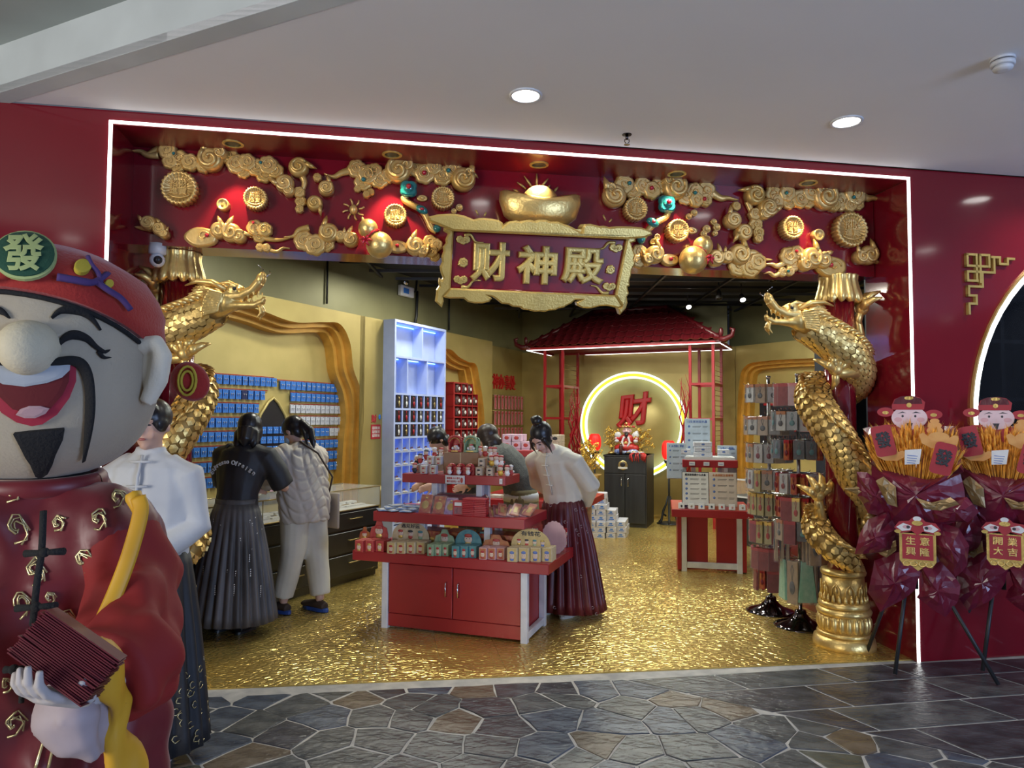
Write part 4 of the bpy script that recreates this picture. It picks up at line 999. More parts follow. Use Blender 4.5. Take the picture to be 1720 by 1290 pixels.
# arched dark niche with more cards
ax = (xn0+xn1)/2; zb = zrow(455, 800); 
t = thing('arched_niche', 'dark arched niche with gold rim between the two blocks of cards', 'niche', LW @ M4.Translation(V((ax, 0, CZ))))
hw = (xn1-xn0)/2; zt_ = uv(LW, 456, 668, CZ).y
P = [(-hw, .7), (hw, .7), (hw*1.05, zt_-.42), (hw*.75, zt_-.18), (hw*.3, zt_-.05), (0, zt_), (-hw*.3, zt_-.05), (-hw*.75, zt_-.18), (-hw*1.05, zt_-.42)]
MB().m('lamp_dark').prism(P, .002, .008).build('dark_back', t)
mb = MB().m('gold_alcove'); mb.tube([(p[0], p[1], .012) for p in P[2:]], .016, 6); mb.build('rim', t)
for r in range(5):
    for i in range(4 if r < 3 else 2):
        x = ax-hw*.6+i*.085; z = zt_-.30-r*.10
        k = 'card_blue'; copy_tree(protos[k], LW @ M4.Translation(V((x, z, CZ+.02))), 'blue earring card in the dark arched niche, %s row, %s from the left' % (ORD[r], ORD[i]), 'earring cards in the arched niche')
# ---- glass topped counter ----
c0_, c1_ = G(440, 1025), G(637, 965); cang = math.degrees(atan2(c1_.y-c0_.y, c1_.x-c0_.x)); CL_ = 3.1
CF = place(c1_.x, c1_.y, 0, cang)            # x away from the camera, front faces -y (into the shop)
t = thing('display_counter', 'long black counter with glass display top along the left wall', 'counter', CF)
mb = MB().m('counter_black').box(-CL_, 0, .02, .5, .06, .70).box(-CL_, -.0, .05, .5, 0, .06); mb.build('body', t)
for i in range(4):
    x1 = -.02-i*.78; x0 = x1-.74
    for j, (za, zb_) in enumerate(((.52, .68), (.30, .50), (.09, .28))):
        d = MB().m('counter_black').box(x0, x1, 0, .02, za, zb_, .004).build('drawer', t)
        MB().m('brass').tube([(x0+.28, -.0, (za+zb_)/2+.02), (x0+.28, -.022, (za+zb_)/2+.02), (x1-.28, -.022, (za+zb_)/2+.02), (x1-.28, -.0, (za+zb_)/2+.02)], .005, 6).build('handle', d)
mb = MB().m('glass'); mb.box(-CL_, 0, 0, .006, .71, .895).box(-CL_, 0, .494, .5, .71, .895).box(-CL_, 0, 0, .5, .895, .903).box(-.006, 0, .006, .494, .71, .895); mb.build('glass_case', t)
mb = MB().m('brass')
for y in (0, .5):
    for z in (.705, .9): mb.tube([(-CL_, y, z), (0, y, z)], .006, 4)
for x in (-2.33, -1.55, -.78, 0): mb.tube([(x, 0, .7), (x, 0, .9)], .006, 4).tube([(x, .5, .7), (x, .5, .9)], .006, 4)
mb.build('edge_trim', t)
MB().m('paper_white').box(-CL_+.02, -.02, .03, .47, .70, .706).build('display_floor', t)
random.seed(8)
for k in range(14):
    x = -.12-k*.16
    tt = thing('jewellery_tray', 'jewellery tray in the glass counter, %s from its far end' % ORD[k], 'tray', CF @ place(x, .25, .708, random.uniform(-8, 8)), 'jewellery trays inside the counter')
    MB().m('paper_white').box(-.07, .07, -.10, .10, 0, .012).box(-.07, .07, .02, .10, .012, .03).build('cushion', tt)
    for q in range(3): mb = MB().m(random.choice(['brass', 'dark_item', 'pearl'])); ring(mb, -.04+q*.04, -.03, .011, .016, .013, .018, 12); mb.build('bangle', tt)
for k, (a, b) in enumerate(((-.95, .2), (-1.45, .26), (-2.05, .2))):
    o = fuse(MB().ball((0, 0, .03), (.11, .08, .035)).ball((.06, .03, .05), (.05, .05, .04)).ball((-.05, -.02, .05), (.05, .04, .03)), 'plastic_bag', .012, 1, matname='paper_white', M=CF @ place(a, b, .905))
    tag(o, 'crumpled white plastic bag on the glass counter, %s from the far end' % ORD[k], 'plastic bag')
# ---- pink leaflet stands on the counter ----
mat('leaflet_pink', (.62, .36, .52), .5, c2=(.7, .6, .66), scale=14)
for (px, py, w, h, lab) in ((466, 752, .10, .17, 'pale pink leaflet with gold motif standing on the counter between the two women'), (487, 720, .10, .2, 'pink leaflet standing taller behind the pale leaflet on the counter'), (462, 716, .08, .14, 'small lilac leaflet behind the counter to the left of the pink one')):
    p = lam(frame(CF @ V((0, .4, 0)), cang), px)
    t = thing('leaflet_stand', lab, 'leaflet', place(p.x, p.y, .905, cang))
    MB().m('leaflet_pink').box(-w/2, w/2, 0, .004, .01, h*1.3).build('leaflet', t); MB().m('glass').box(-w/2, w/2, -.03, .03, 0, .006).build('base', t)
    MB().m('gold_paint').ball((0, -.002, h*.7), (.03, .002, .03), 12, 6).build('motif', t)
# ---- wall stickers ----
S0 = uv(LW, 631, 706)
t = thing('wall_sticker', 'small red printed stickers on the gold wall left of the white shelves', 'sticker', LW @ M4.Translation(V((S0.x, S0.y, .002))))
a_, b_ = uv(LW, 620, 706), uv(LW, 636, 706); w = (b_.x-a_.x)
mb = MB().m('card_red').box(-w/2, w/2, -.22, -.05, 0, .003); mb.build('notice', t)
mb = MB().m('paper_white')
for j in range(3): mb.text('福到财来', .04, (0, -.09-j*.045, .004), .001, width=w*.8)
mb.build('lettering', t)
MB().m('card_red').text('财', .10, (-w*.2, .02, .0), .002, bevel=.03).build('red_figure', t)
MB().m('card_blue').ball((w*.4, .04, .002), (w*.14, .035, .002), 8, 5).build('blue_figure', t)
# ---- tall white shelf unit ----
x0 = uv(LW, 642, 700).x; d = 0.0
while True:
    p = LW @ V((x0, 1.6, d)); v = p-O; px = 860+FPX*v.dot(RT)/v.dot(FW)
    if px > 661 or d > 1: break
    d += .005
SD = d; SF = LW @ M4.Translation(V((x0, 0, 0)))
def su(px, py): return uv(SF, px, py, SD)
W = su(748, 700).x; TZ = su(661, 535).y
t = thing('shelf_unit', 'tall white shelf unit with blue lit compartments on the left wall', 'shelf unit', SF)
MB().m('shelf_white_bluelit').box(0, W, 0, TZ, 0, .015).build('back_panel', t)
MB().m('shelf_white_bluelit').box(-.0, .03, 0, TZ, .015, SD).build('side_panel', t); MB().m('shelf_white_bluelit').box(W-.03, W, 0, TZ, .015, SD).build('side_panel', t)
MB().m('shelf_white_bluelit').box(.03, W-.03, TZ-.03, TZ, .015, SD).build('top_panel', t); MB().m('shelf_white_bluelit').box(.03, W-.03, 0, su(661, 884).y, .015, SD-.003).build('plinth', t)
zs = [su(661, y).y for y in (597.7, 661, 687, 711, 735.5, 759.5, 783, 807, 831, 855, 880)]
for z in zs: MB().m('shelf_white_bluelit').box(.03, W-.03, z-.012, z+.012, .015, SD-.002).build('shelf_board', t)
cw = (W-.06)/7
mb0 = None
for r in range(1, len(zs)-1):
    for c in range(1, 7): MB().m('shelf_white_bluelit').box(.03+c*cw-.008, .03+c*cw+.008, zs[r+1]+.012, zs[r]-.012, .015, SD-.004).build('divider', t)
for xx, za, zb_ in ((.52, zs[0], TZ-.03), (.24, zs[1], zs[0]), (.62, zs[1], zs[0])):
    MB().m('shelf_white_bluelit').box(W*xx-.01, W*xx+.01, za+.012, zb_-.012, .015, SD-.004).build('divider', t)
for z in [TZ-.03]+zs[:10]: MB().m('blue_strip').box(.05, W-.05, z-.020, z-.013, .02, .032).build('light_strip', t)
random.seed(4)
def dark_pendant(i):
    t = thing('boxed_pendant', 'x', 'pendant')
    mb = MB().m('lamp_dark'); mb.prism([(-.05, 0), (.05, 0), (.05, .13), (.035, .165), (0, .18), (-.035, .165), (-.05, .13)], 0, .015); mb.build('arched_card', t)
    MB().m(['card_red', 'brass', 'pearl', 'card_red'][i]).ball((0, .06, .022), (.018, .028, .008), 10, 6).tube([(0, .09, .02), (0, .14, .018)], .004, 5).tube([(0, .02, .02), (0, .045, .02)], [.010, .003], 5).build('charm', t); return t
PD = [dark_pendant(i) for i in range(4)]; pu = [0]*4
for r in range(1, 4):
    for c in range(7):
        k = random.randrange(4); M = SF @ M4.Translation(V((.03+(c+.5)*cw, zs[r+1]+.012, SD*.86)))
        lab = 'dark arched pendant card in the white shelf unit, %s small row, %s column' % (ORD[r-1], ORD[c])
        if pu[k] == 0: pu[k] = 1; PD[k].matrix_world = M; PD[k]['label'] = lab; PD[k]['group'] = 'pendant cards in the white shelves'
        else: copy_tree(PD[k], M, lab, 'pendant cards in the white shelves')
def trinket():
    t = thing('jewellery_item', 'x', 'jewellery'); MB().m('paper_white').box(-.04, .04, 0, .012, -.03, .03).build('pad', t)
    MB().m('dark_item').tube([(-.02, .02, 0), (0, .03, .01), (.02, .02, 0)], .007, 6).ball((.012, .028, .004), .012, 8, 5).build('charm', t); return t
TR = trinket(); first = True
for r in range(4, 10):
    for c in range(7):
        M = SF @ M4.Translation(V((.03+(c+.4)*cw, zs[r+1]+.012, SD*.86)))
        lab = 'small dark trinket in the white shelf unit, %s small row, %s column' % (ORD[r-1], ORD[c])
        if first: first = False; TR.matrix_world = M; TR['label'] = lab; TR['group'] = 'trinkets in the white shelves'
        else: copy_tree(TR, M, lab, 'trinkets in the white shelves')
# ---- red stepped shelf in the far alcove ----
def ru(px, py, off=-.02): return uv(LW, px, py, off)
def c8(x, y): return (600+x/3.583, 500+y/3.583)
rx = [ru(*c8(x, 700)).x for x in (580, 620, 655, 685, 716)]; rz = [ru(*c8(590, y)).y for y in (512, 575, 648, 718, 790, 862, 935, 1010)]
t = thing('stepped_shelf', 'red stepped shelf with round dark boxes in the far left alcove', 'shelf', LW @ M4.Translation(V((rx[0], 0, -.30))))
X = [a-rx[0] for a in rx]
MB().m('red_metal').box(X[0]-.04, X[0], .3, rz[0], 0, .30).build('side_panel', t); MB().m('red_metal').box(X[0], X[4], .3, rz[2], 0, .01).box(X[0], X[3], rz[2], rz[0]-.1, 0, .01).build('back_panel', t)
for i, z in enumerate(rz): MB().m('red_metal').box(X[0]-.05, X[2] if i == 0 else (X[3] if i == 1 else X[4]), z-.012, z+.008, .01, .31).build('shelf_board', t)
for i in range(7):
    for c in range(1, 5):
        if (i == 0 and c > 3) or (i == 1 and c > 4): continue
        MB().m('red_metal').box(X[c]-.01, X[c]+.005, rz[i+1], rz[i], .01, .305).build('divider', t)
kk = 0
for i in range(6):
    for c in range(4 if i > 0 else 3):
        tt = thing('round_box', 'round dark lidded box in the red stepped shelf, %s row, %s from the left' % (ORD[i], ORD[c]), 'box', LW @ M4.Translation(V(((rx[c]+rx[c+1])/2, rz[i+1]+.008, -.04))), 'round boxes in the red shelf') if i == 0 and c == 0 else None
        if tt is not None:
            mb = MB().m('dark_item'); mb.T = M4.Rotation(rad(-90), 4, 'X') @ M4(); mb.lathe([(.05, 0), (.055, .03), (.055, .1), (.04, .13), (.01, .14)], 16); mb.build('body', tt)
            MB().m('pearl').ball((.01, .06, .05), (.028, .03, .012), 10, 6).build('emblem', tt); RB = tt
        else: copy_tree(RB, LW @ M4.Translation(V(((rx[c]+rx[c+1])/2, rz[i+1]+.008, -.04))), 'round dark lidded box in the red stepped shelf, %s row, %s from the left' % (ORD[i], ORD[c]), 'round boxes in the red shelf')
# ---- red charms rack and wall lettering ----
off = -.31
cx0, cx1 = uv(LW, 826, 700, off).x, uv(LW, 876, 700, off).x
pr = None
rows = [666, 692, 719, 745, 771]
t = thing('charm_rack', 'wall rack with brass rails holding rows of red charm packs', 'rack', LW @ M4.Translation(V((cx0, 0, off-.01))))
for r, py in enumerate(rows):
    z = uv(LW, 850, py, off).y
    MB().m('brass').tube([(-.02, z+.02, .03), (cx1-cx0+.14, z+.02, .03)], .006, 5).build('rail', t)
    for c in range(9):
        x = cx0+(c+.3)*(cx1-cx0)/9; M = LW @ M4.Translation(V((x, z, off+.05)))
        lab = 'long red charm pack on the far left wall rack, %s row, %s from the left' % (ORD[r], ORD[c])
        if pr is None:
            pr = thing('charm_pack', lab, 'charm', M, 'red charm packs on the wall rack')
            MB().m('card_pink').box(-.030, .030, -.22, .01, -.008, .004).build('pack', pr); MB().m('card_red').box(-.012, .012, -.2, -.03, .004, .007).ball((0, -.02, .006), (.03, .016, .01), 8, 5).build('charm', pr); MB().m('paper_white').box(.016, .022, -.19, -.02, .004, .006).build('label_strip', pr)
        else: copy_tree(pr, M, lab, 'red charm packs on the wall rack')
q = uv(LW, 847, 642, off); w = uv(LW, 866, 642, off).x-uv(LW, 828, 642, off).x
mb = MB().m('red_text').text('神办事处', .27, (q.x, q.y, off), .015, width=w*.98, bevel=.004)
xa = uv(LW, 824, 642, off).x; mb.text('财', .24, (xa-.1, q.y, off), .02, bevel=.02)
tag(mb.build('wall_lettering', M=LW), 'red raised Chinese lettering on the gold wall above the red charms', 'lettering')
# ---- back wall: glowing ring, character ----
rc = uv(BW, 1063, 714, .03); rr_ = rc.x-uv(BW, 975.8, 714, .03).x
t = thing('ring_light', 'large glowing yellow and white ring light on the back wall', 'ring light', BW @ M4.Translation(V((rc.x, rc.y, .02))))
mb = MB().m('cool_led'); ring(mb, 0, 0, rr_*.965, rr_*1.0, 0, .06, 96); ring(mb, 0, 0, rr_*.875, rr_*.91, 0, .06, 96); mb.build('white_tube', t)
mb = MB().m('yellow_led'); ring(mb, 0, 0, rr_*.908, rr_*.967, 0, .055, 96); mb.build('yellow_band', t)
mb = MB().m('gold_alcove').lathe([(rr_*.872, .0), (rr_*.872, .012), (.01, .012)], 72); mb.build('gold_disc', t)
q = uv(BW, 1065, 688, .06); w = uv(BW, 1096, 688, .06).x-uv(BW, 1036, 688, .06).x; h = uv(BW, 1065, 657, .06).y-uv(BW, 1065, 717, .06).y
vs, fs, w0, h0 = text_data('财', .06, 0, 3, .035)
mb = MB().m('red_text'); mb.T = M4(((w/w0*.92, .10*h/h0, 0, 0), (.10*w/w0, h/h0*.95, 0, 0), (0, 0, .5, 0), (0, 0, 0, 1))); mb.add(vs, fs)
tag(mb.build('wall_character', M=BW @ M4.Translation(V((q.x, q.y, .07)))), 'large red brush style character inside the glowing ring', 'lettering')
# ---- canopy with tiled roof ----
ZR = 2.71
k0, k1 = G(885, 589, ZR), G(1209, 576, ZR); kang = math.degrees(atan2(k1.y-k0.y, k1.x-k0.x)); KW = (k1-k0).length
KF = place(k0.x, k0.y, 0, kang); KD = loc(KF, 1225, 587.5, ZR).y
if not .6 < KD < 2.2: KD = 1.1
t = thing('tiled_canopy', 'dark red tiled temple roof canopy lit by white edge lights over the altar', 'canopy', KF)
MB().m('red_metal').box(0, KW, 0, .05, ZR, ZR+.05).box(0, KW, KD-.05, KD, ZR, ZR+.05).box(0, .05, 0, KD, ZR, ZR+.05).box(KW-.05, KW, 0, KD, ZR, ZR+.05).build('eaves_frame', t)
mb = MB().m('white_led')
for a, b in (((0, -.005), (KW, -.005)), ((0, KD), (KW, KD)), ((0, 0), (0, KD)), ((KW, 0), (KW, KD))): mb.tube([(a[0], a[1], ZR), (b[0], b[1], ZR)], .007, 5)
mb.build('edge_light', t)
MB().m('red_deep').box(.05, KW-.05, .05, KD-.05, ZR+.03, ZR+.04).build('soffit_board', t)
zr = 3.36; tlw = KW/21; rows_ = 6; RUN = KD*.62
def tile_mesh(w, L):
    mb = MB().m('tile_red'); R = []
    n = 9
    for y, lift in ((-.02, .028), (L, .0)):
        R.append([(-w/2+w*i/(n-1), y, lift+.022*(1 if i < 4 else -.15)*sin(pi*(i/4 if i < 4 else (i-4)/4))) for i in range(n)])
    vs = R[0]+R[1]+[(a, b, c-.014) for a, b, c in R[0]]
    mb.add(vs, [(i, i+1, n+i+1, n+i) for i in range(n-1)]+[(2*n+i, 2*n+i+1, i+1, i) for i in range(n-1)], False); return mb.mesh('roof_tile')
sl = math.hypot(RUN, zr-ZR-.05)/rows_; TM = tile_mesh(tlw, sl*1.06); pit = atan2(zr-ZR-.05, RUN)
for r in range(rows_):
    y = RUN*r/rows_-.02; z = ZR+.06+(zr-ZR-.05)*r/rows_; ins = .16*r*KW/3
    for c in range(21):
        x = (c+.5)*tlw
        if x < ins or x > KW-ins: continue
        piece('roof_tile', TM, t, M4.Translation(V((x, y, z))) @ M4.Rotation(pit, 4, 'X'))
mb = MB().m('tile_red')
e5 = .16*5.6*KW/3
mb.add([(0, 0, ZR+.05), (KW, 0, ZR+.05), (KW-e5, RUN, zr), (e5, RUN, zr), (0, KD, ZR+.05), (KW, KD, ZR+.05)], [(0, 1, 2, 3), (1, 5, 2), (0, 3, 4), (4, 3, 2, 5)])
mb.build('roof_deck', t)
for a, b in (((0, 0, ZR+.07), (e5, RUN, zr+.03)), ((KW, 0, ZR+.07), (KW-e5, RUN, zr+.03)), ((e5, RUN, zr+.03), (KW-e5, RUN, zr+.03))):
    MB().m('tile_red').tube([a, ((a[0]+b[0])/2, (a[1]+b[1])/2, (a[2]+b[2])/2-.0), b], .04, 8).build('ridge', t)
for x, s_ in ((0, -1), (KW, 1)):
    MB().m('tile_red').tube([(x-.05*s_, .02, ZR+.06), (x+.08*s_, -.02, ZR+.05), (x+.18*s_, -.03, ZR+.10), (x+.20*s_, -.03, ZR+.19), (x+.15*s_, -.03, ZR+.2)], [.05, .045, .035, .03, .02], 8).ball((x+.02*s_, 0, ZR+.16), (.035, .03, .07), 8, 6).build('roof_finial', t)
# towers
def tower(pxa, pxb, lab):
    xa = uv(KF @ M4.Rotation(rad(90), 4, 'X'), pxa, 640).x; xb = uv(KF @ M4.Rotation(rad(90), 4, 'X'), pxb, 640).x
    t = thing('display_tower', lab, 'display tower', KF @ M4.Translation(V((xa, .06, 0))))
    w = xb-xa; D = KD*.62
    for x in (0, w):
        for y in (0, D): MB().m('red_metal').box(x-.02, x+.02, y-.02, y+.02, 0, ZR).build('post', t)
    for z in (.5, 1.06, 1.6, 2.12): MB().m('red_metal').box(0, w, -.018, .018, z-.018, z+.018).box(0, w, D-.018, D+.018, z-.018, z+.018).box(-.018, .018, 0, D, z-.018, z+.018).box(w-.018, w+.018, 0, D, z-.018, z+.018).build('rail', t)
    mb = MB().m('brass')
    for i in range(22): mb.tube([(w+.0, .02, .9+i*.075), (w, D, .9+i*.075)], .004, 4)
    mb.build('mesh_panel', t)
    return t, w, D
TA, wa, Da = tower(913, 943, 'red metal display tower to the left of the altar'); TB_, wb, Db = tower(1158, 1197, 'red metal display tower to the right of the altar')
random.seed(9)
def coral(fr, z0, z1, lab, w=.16):
    t = thing('paper_dragon', lab, 'paper decoration', fr)
    for k in range(9):
        x = random.uniform(-w, w)*.5; P = [(x+.05*sin(j*1.7+k), random.uniform(-.04, .04), z0+(z1-z0)*(j/6)*random.uniform(.8, 1)) for j in range(7)]
        MB().m('red_metal').tube(P, [random.uniform(.02, .035)]*3+[.025, .02, .014, .004], 6, flat=.4).build('strand', t)
coral(TA.matrix_world @ M4.Translation(V((wa+.12, .25, 0))), 1.0, 2.15, 'curling red paper decoration in the left tower')
coral(TB_.matrix_world @ M4.Translation(V((-.08, -.05, 0))), .75, 2.3, 'tall red paper dragon decoration leaning on the right tower', .12)
# ---- altar cabinet ----
a0, a1 = G(1022, 879), G(1086, 888); aang = math.degrees(atan2(a1.y-a0.y, a1.x-a0.x)); aang = -20
AF = place(a1.x, a1.y, 0, aang); AW = abs(loc(AF, 1022, 879, 0).x); AW = min(max(AW, .6), 1.1); AD = max(.35, min(.7, loc(AF, 1108.5, 876, 0).y)); AH = 1.06
t = thing('altar_cabinet', 'black two door altar cabinet below the glowing ring', 'cabinet', AF)
MB().m('dark_wood').box(-AW, 0, .02, AD, .0, AH).box(-AW-.01, .01, 0, AD+.0, AH-.025, AH).build('body', t)
for s_ in (0, 1):
    dd = MB().m('dark_wood').box(-AW/2-(AW/2-.01)*s_+.004, -AW/2+(AW/2-.01)*(1-s_)-.004, 0, .02, .06, AH-.28, .003).build('door', t)
    xh = -AW/2+(.05 if s_ == 0 else -.05); MB().m('chrome').tube([(xh, 0, .60), (xh, -.025, .61), (xh, -.025, .72), (xh, 0, .73)], .006, 6).build('handle', dd)
MB().m('dark_wood').box(-AW+.01, -.01, 0, .02, AH-.27, AH-.035, .003).build('drawer', t)
mb = MB().m('brass'); mb.T = M4.Translation(V((-AW*.55, -.004, AH-.15))) @ M4.Rotation(rad(90), 4, 'X'); mb.lathe([(.075, -.01), (.075, .0), (.055, .004), (.05, .0)], 8); mb.build('plaque_rim', t)
MB().m('lamp_dark').ball((-AW*.55, -.006, AH-.14), (.04, .005, .035), 12, 6).build('plaque_print', t); MB().m('paper_white').box(-AW*.55-.07, -AW*.55+.07, -.008, -.004, AH-.2, AH-.175).build('plaque_label', t)
AT = AF @ M4.Translation(V((0, 0, AH)))
# seated deity statue
mat('robe_red', (.42, .015, .02), .35, c2=(.5, .04, .03), scale=30); mat('robe_white', (.62, .6, .6), .35, c2=(.5, .5, .55), scale=40); mat('statue_pink', (.70, .42, .44), .35); mat('porcelain_blue', (.5, .55, .66), .25, c2=(.06, .1, .35), scale=28)
t = thing('deity_statue', 'seated porcelain wealth deity statue in red robe and crown on the altar', 'statue', AT @ place(-AW*.52, .24, 0))
S_ = .60
def fz(parts, name, m, vox=.008, parent=None, sc=1.0, M=None):
    mb = MB(); mb.T = M4.Scale(sc, 4)
    for p in parts:
        if p[0] == 'b': mb.ball(p[1], p[2], 14, 10)
        else: mb.tube(p[1], p[2], 12)
    return fuse(mb, name, vox, 2, parent, M, m)
fz([('b', (0, 0, .34), (.17, .13, .2)), ('b', (0, -.02, .18), (.28, .2, .13)), ('b', (.18, -.03, .16), (.14, .13, .1)), ('b', (-.18, -.03, .16), (.14, .13, .1)), ('t', [(.13, 0, .46), (.25, -.04, .38), (.22, -.13, .36)], [.075, .075, .06]), ('t', [(-.13, 0, .46), (-.25, -.04, .38), (-.22, -.13, .36)], [.075, .075, .06])], 'robe', 'robe_red', .008, t, S_)
fz([('b', (0, -.02, .60), (.095, .095, .11)), ('b', (0, -.11, .585), (.022, .02, .025)), ('b', (.055, -.075, .57), (.035, .03, .03)), ('b', (-.055, -.075, .57), (.035, .03, .03)), ('b', (.1, -.02, .59), (.02, .02, .04)), ('b', (-.1, -.02, .59), (.02, .02, .04)), ('t', [(0, 0, .45), (0, 0, .56)], [.05, .05])], 'head', 'statue_pink', .005, t, S_)
fz([('b', (0, -.1, .50), (.05, .03, .05)), ('t', [(0, -.11, .50), (0, -.13, .40)], [.035, .01]), ('t', [(.0, -.115, .555), (.06, -.1, .545)], [.012, .008]), ('t', [(.0, -.115, .555), (-.06, -.1, .545)], [.012, .008]), ('t', [(.02, -.112, .635), (.06, -.1, .64)], [.008, .006]), ('t', [(-.02, -.112, .635), (-.06, -.1, .64)], [.008, .006])], 'beard', 'hair', .004, t, S_)
fz([('b', (0, 0, .70), (.11, .11, .04)), ('b', (0, .02, .75), (.09, .085, .06)), ('t', [(.1, 0, .70), (.2, 0, .70)], [.02, .03]), ('t', [(-.1, 0, .70), (-.2, 0, .70)], [.02, .03])], 'hat', 'robe_red', .006, t, S_)
mb = MB().m('gold_shiny'); mb.T = M4.Scale(S_, 4)
for k in range(9): a = -pi/2+(k-4)*.33; mb.ball((.12*cos(a), .12*sin(a), .70+.01*(k % 2)), .022, 8, 6)
mb.ball((0, -.09, .78), .035, 8, 6); mb.tube([(-.15, -.12, .30), (0, -.16, .28), (.15, -.12, .30)], .02, 6); mb.ball((0, -.17, .30), .04, 8, 6)
mb.build('gold_trim', t)
fz([('b', (.24, -.12, .34), (.06, .05, .05)), ('b', (-.24, -.12, .34), (.06, .05, .05)), ('b', (.25, -.03, .55), (.05, .03, .05)), ('b', (.22, -.05, .48), (.09, .05, .09)), ('b', (-.22, -.05, .48), (.09, .05, .09)), ('t', [(.05, -.13, .45), (.1, -.17, .3), (.04, -.2, .2)], [.03, .03, .02]), ('t', [(-.05, -.13, .45), (-.1, -.17, .3), (-.04, -.2, .2)], [.03, .03, .02])], 'sash', 'robe_white', .006, t, S_)
fz([('b', (.16, -.12, .07), (.15, .1, .08)), ('b', (-.16, -.12, .07), (.15, .1, .08)), ('b', (0, -.12, .05), (.12, .1, .06)), ('b', (0, 0, .05), (.28, .2, .06))], 'blue_and_white_base', 'porcelain_blue', .007, t, S_)
for s_ in (-1, 1): MB().m('statue_pink').ball((.26*s_*S_, -.13*S_, .40*S_), .022, 8, 6).build('hand', t)
# gold money trees, lanterns, offerings
def gold_tree(M, lab, h, sp, n=170, pot=False, name='gold_tree'):
    t = thing(name, lab, 'gold tree', M); mb = MB().m('leaf_gold'); mt = MB().m('brass'); z0 = .0
    mt.tube([(0, 0, z0), (.01, 0, z0+h*.3), (-.01, .01, z0+h*.6), (0, 0, z0+h*.9)], [.014, .012, .009, .004], 6)
    for k in range(16):
        a = k*2.4; zb_ = h*(.2+.045*k); L_ = sp*(1.0-.35*k/16)*random.uniform(.75, 1.05); e_ = V((L_*cos(a), L_*sin(a), zb_+L_*.25)); mt.tube([(0, 0, zb_), e_*.55+V((0, 0, .45*zb_+.03)), e_], [.006, .005, .002], 5)
        for q in range(n//16):
            f = random.uniform(.35, 1.1); c = V((e_.x*f+random.uniform(-.03, .03), e_.y*f+random.uniform(-.03, .03), zb_+(e_.z-zb_)*f+random.uniform(-.035, .04)))
            s1 = random.uniform(.014, .024); r1 = V((random.uniform(-1, 1), random.uniform(-1, 1), random.uniform(-1, 1))).normalized(); r2 = r1.orthogonal().normalized(); r3 = r1.cross(r2)
            mb.add([c-r2*s1, c+r3*s1*.6+r1*.002, c+r2*s1, c-r3*s1*.6+r1*.002, c+r1*.006, c-r1*.003], [(0, 1, 4), (1, 2, 4), (2, 3, 4), (3, 0, 4), (1, 0, 5), (2, 1, 5), (3, 2, 5), (0, 3, 5)])
    mb.build('leaves', t, kind='stuff'); mt.build('branches', t)
    if pot:
        MB().m('gold_shiny').lathe([(.08, -.15), (.10, -.13), (.14, -.02), (.16, -.01), (.165, .0), (.15, .002), (.13, -.01), (.01, -.012)], 28).build('pot', t)
    else: MB().m('gold_shiny').lathe([(.05, 0), (.055, .02), (.03, .04), (.01, .045)], 16).build('base', t)
    return t
gold_tree(AT @ place(-AW*.95+.02, .3, 0), 'golden money tree on the altar left of the statue', .42, .17, 200)
gold_tree(AT @ place(-.12, .3, 0), 'golden money tree on the altar right of the statue', .40, .20, 260)
def lantern(M, lab, r=.1, h=.27):
    t = thing('red_lantern', lab, 'lantern', M); R = []
    for rr, z in ((.6, 0), (.85, .03), (1, .09), (1, h-.09), (.85, h-.03), (.6, h)): R.append([(r*rr*(1+.03*abs(cos(6*a)))*cos(a), r*rr*(1+.03*abs(cos(6*a)))*sin(a), z) for a in [2*pi*i/48 for i in range(48)]])
    MB().m('lantern_red').loft(R).build('shade', t)
    mb = MB().m('red_deep')
    for k in range(6): a = pi*k/3+.3; mb.tube([(r*.62*cos(a), r*.62*sin(a), 0), (r*1.03*cos(a), r*1.03*sin(a), .08), (r*1.03*cos(a), r*1.03*sin(a), h-.08), (r*.62*cos(a), r*.62*sin(a), h)], .003, 4)
    mb.build('ribs', t); return t
lp = lam(BW @ M4.Translation(V((0, 0, .75))), 999)
t = lantern(place(lp.x, lp.y, 1.08), 'glowing red lantern on a black stand left of the altar, behind the golden bonsai')
lp2 = G(1124, 880)
def stand(p, h, lab):
    t = thing('lantern_stand', lab, 'stand', place(p.x, p.y, 0))
    MB().m('black_metal').tube([(0, 0, .02), (0, 0, h)], .016, 10).build('pole', t)
    mb = MB().m('black_metal')
    for k in range(6):
        a = k*pi/3+.3; c, d = cos(a), sin(a); mb.tube([(.02*c, .02*d, .42), (.05*c, .05*d, .3), (.10*c, .10*d, .2), (.13*c, .13*d, .06), (.17*c, .17*d, .0+.012)], [.012, .014, .018, .016, .02], 6)
        mb.tube([(.05*c, .05*d, .12), (.12*c, .12*d, .16), (.13*c, .13*d, .05)], .01, 5)
        mb.tube([(.02*c, .02*d, h-.06), (.07*c, .07*d, h-.03), (.08*c, .08*d, h+.0)], .008, 5)
    mb.lathe([(.19, 0), (.19, .018), (.15, .025)], 8).lathe([(.03, h-.1), (.05, h-.07), (.03, h-.05), (.07, h-.01), (.07, h)], 12); mb.build('scrollwork', t)
stand(V((lp.x, lp.y, 0)), 1.07, 'black wooden lantern stand behind the golden bonsai'); LH = 1.6-(771-703)/FPX*lp2.y
stand(lp2, LH-.012, 'ornate black lantern stand to the right of the altar'); lantern(place(lp2.x, lp2.y, LH), 'glowing red lantern on the ornate stand right of the altar', .105, .29)
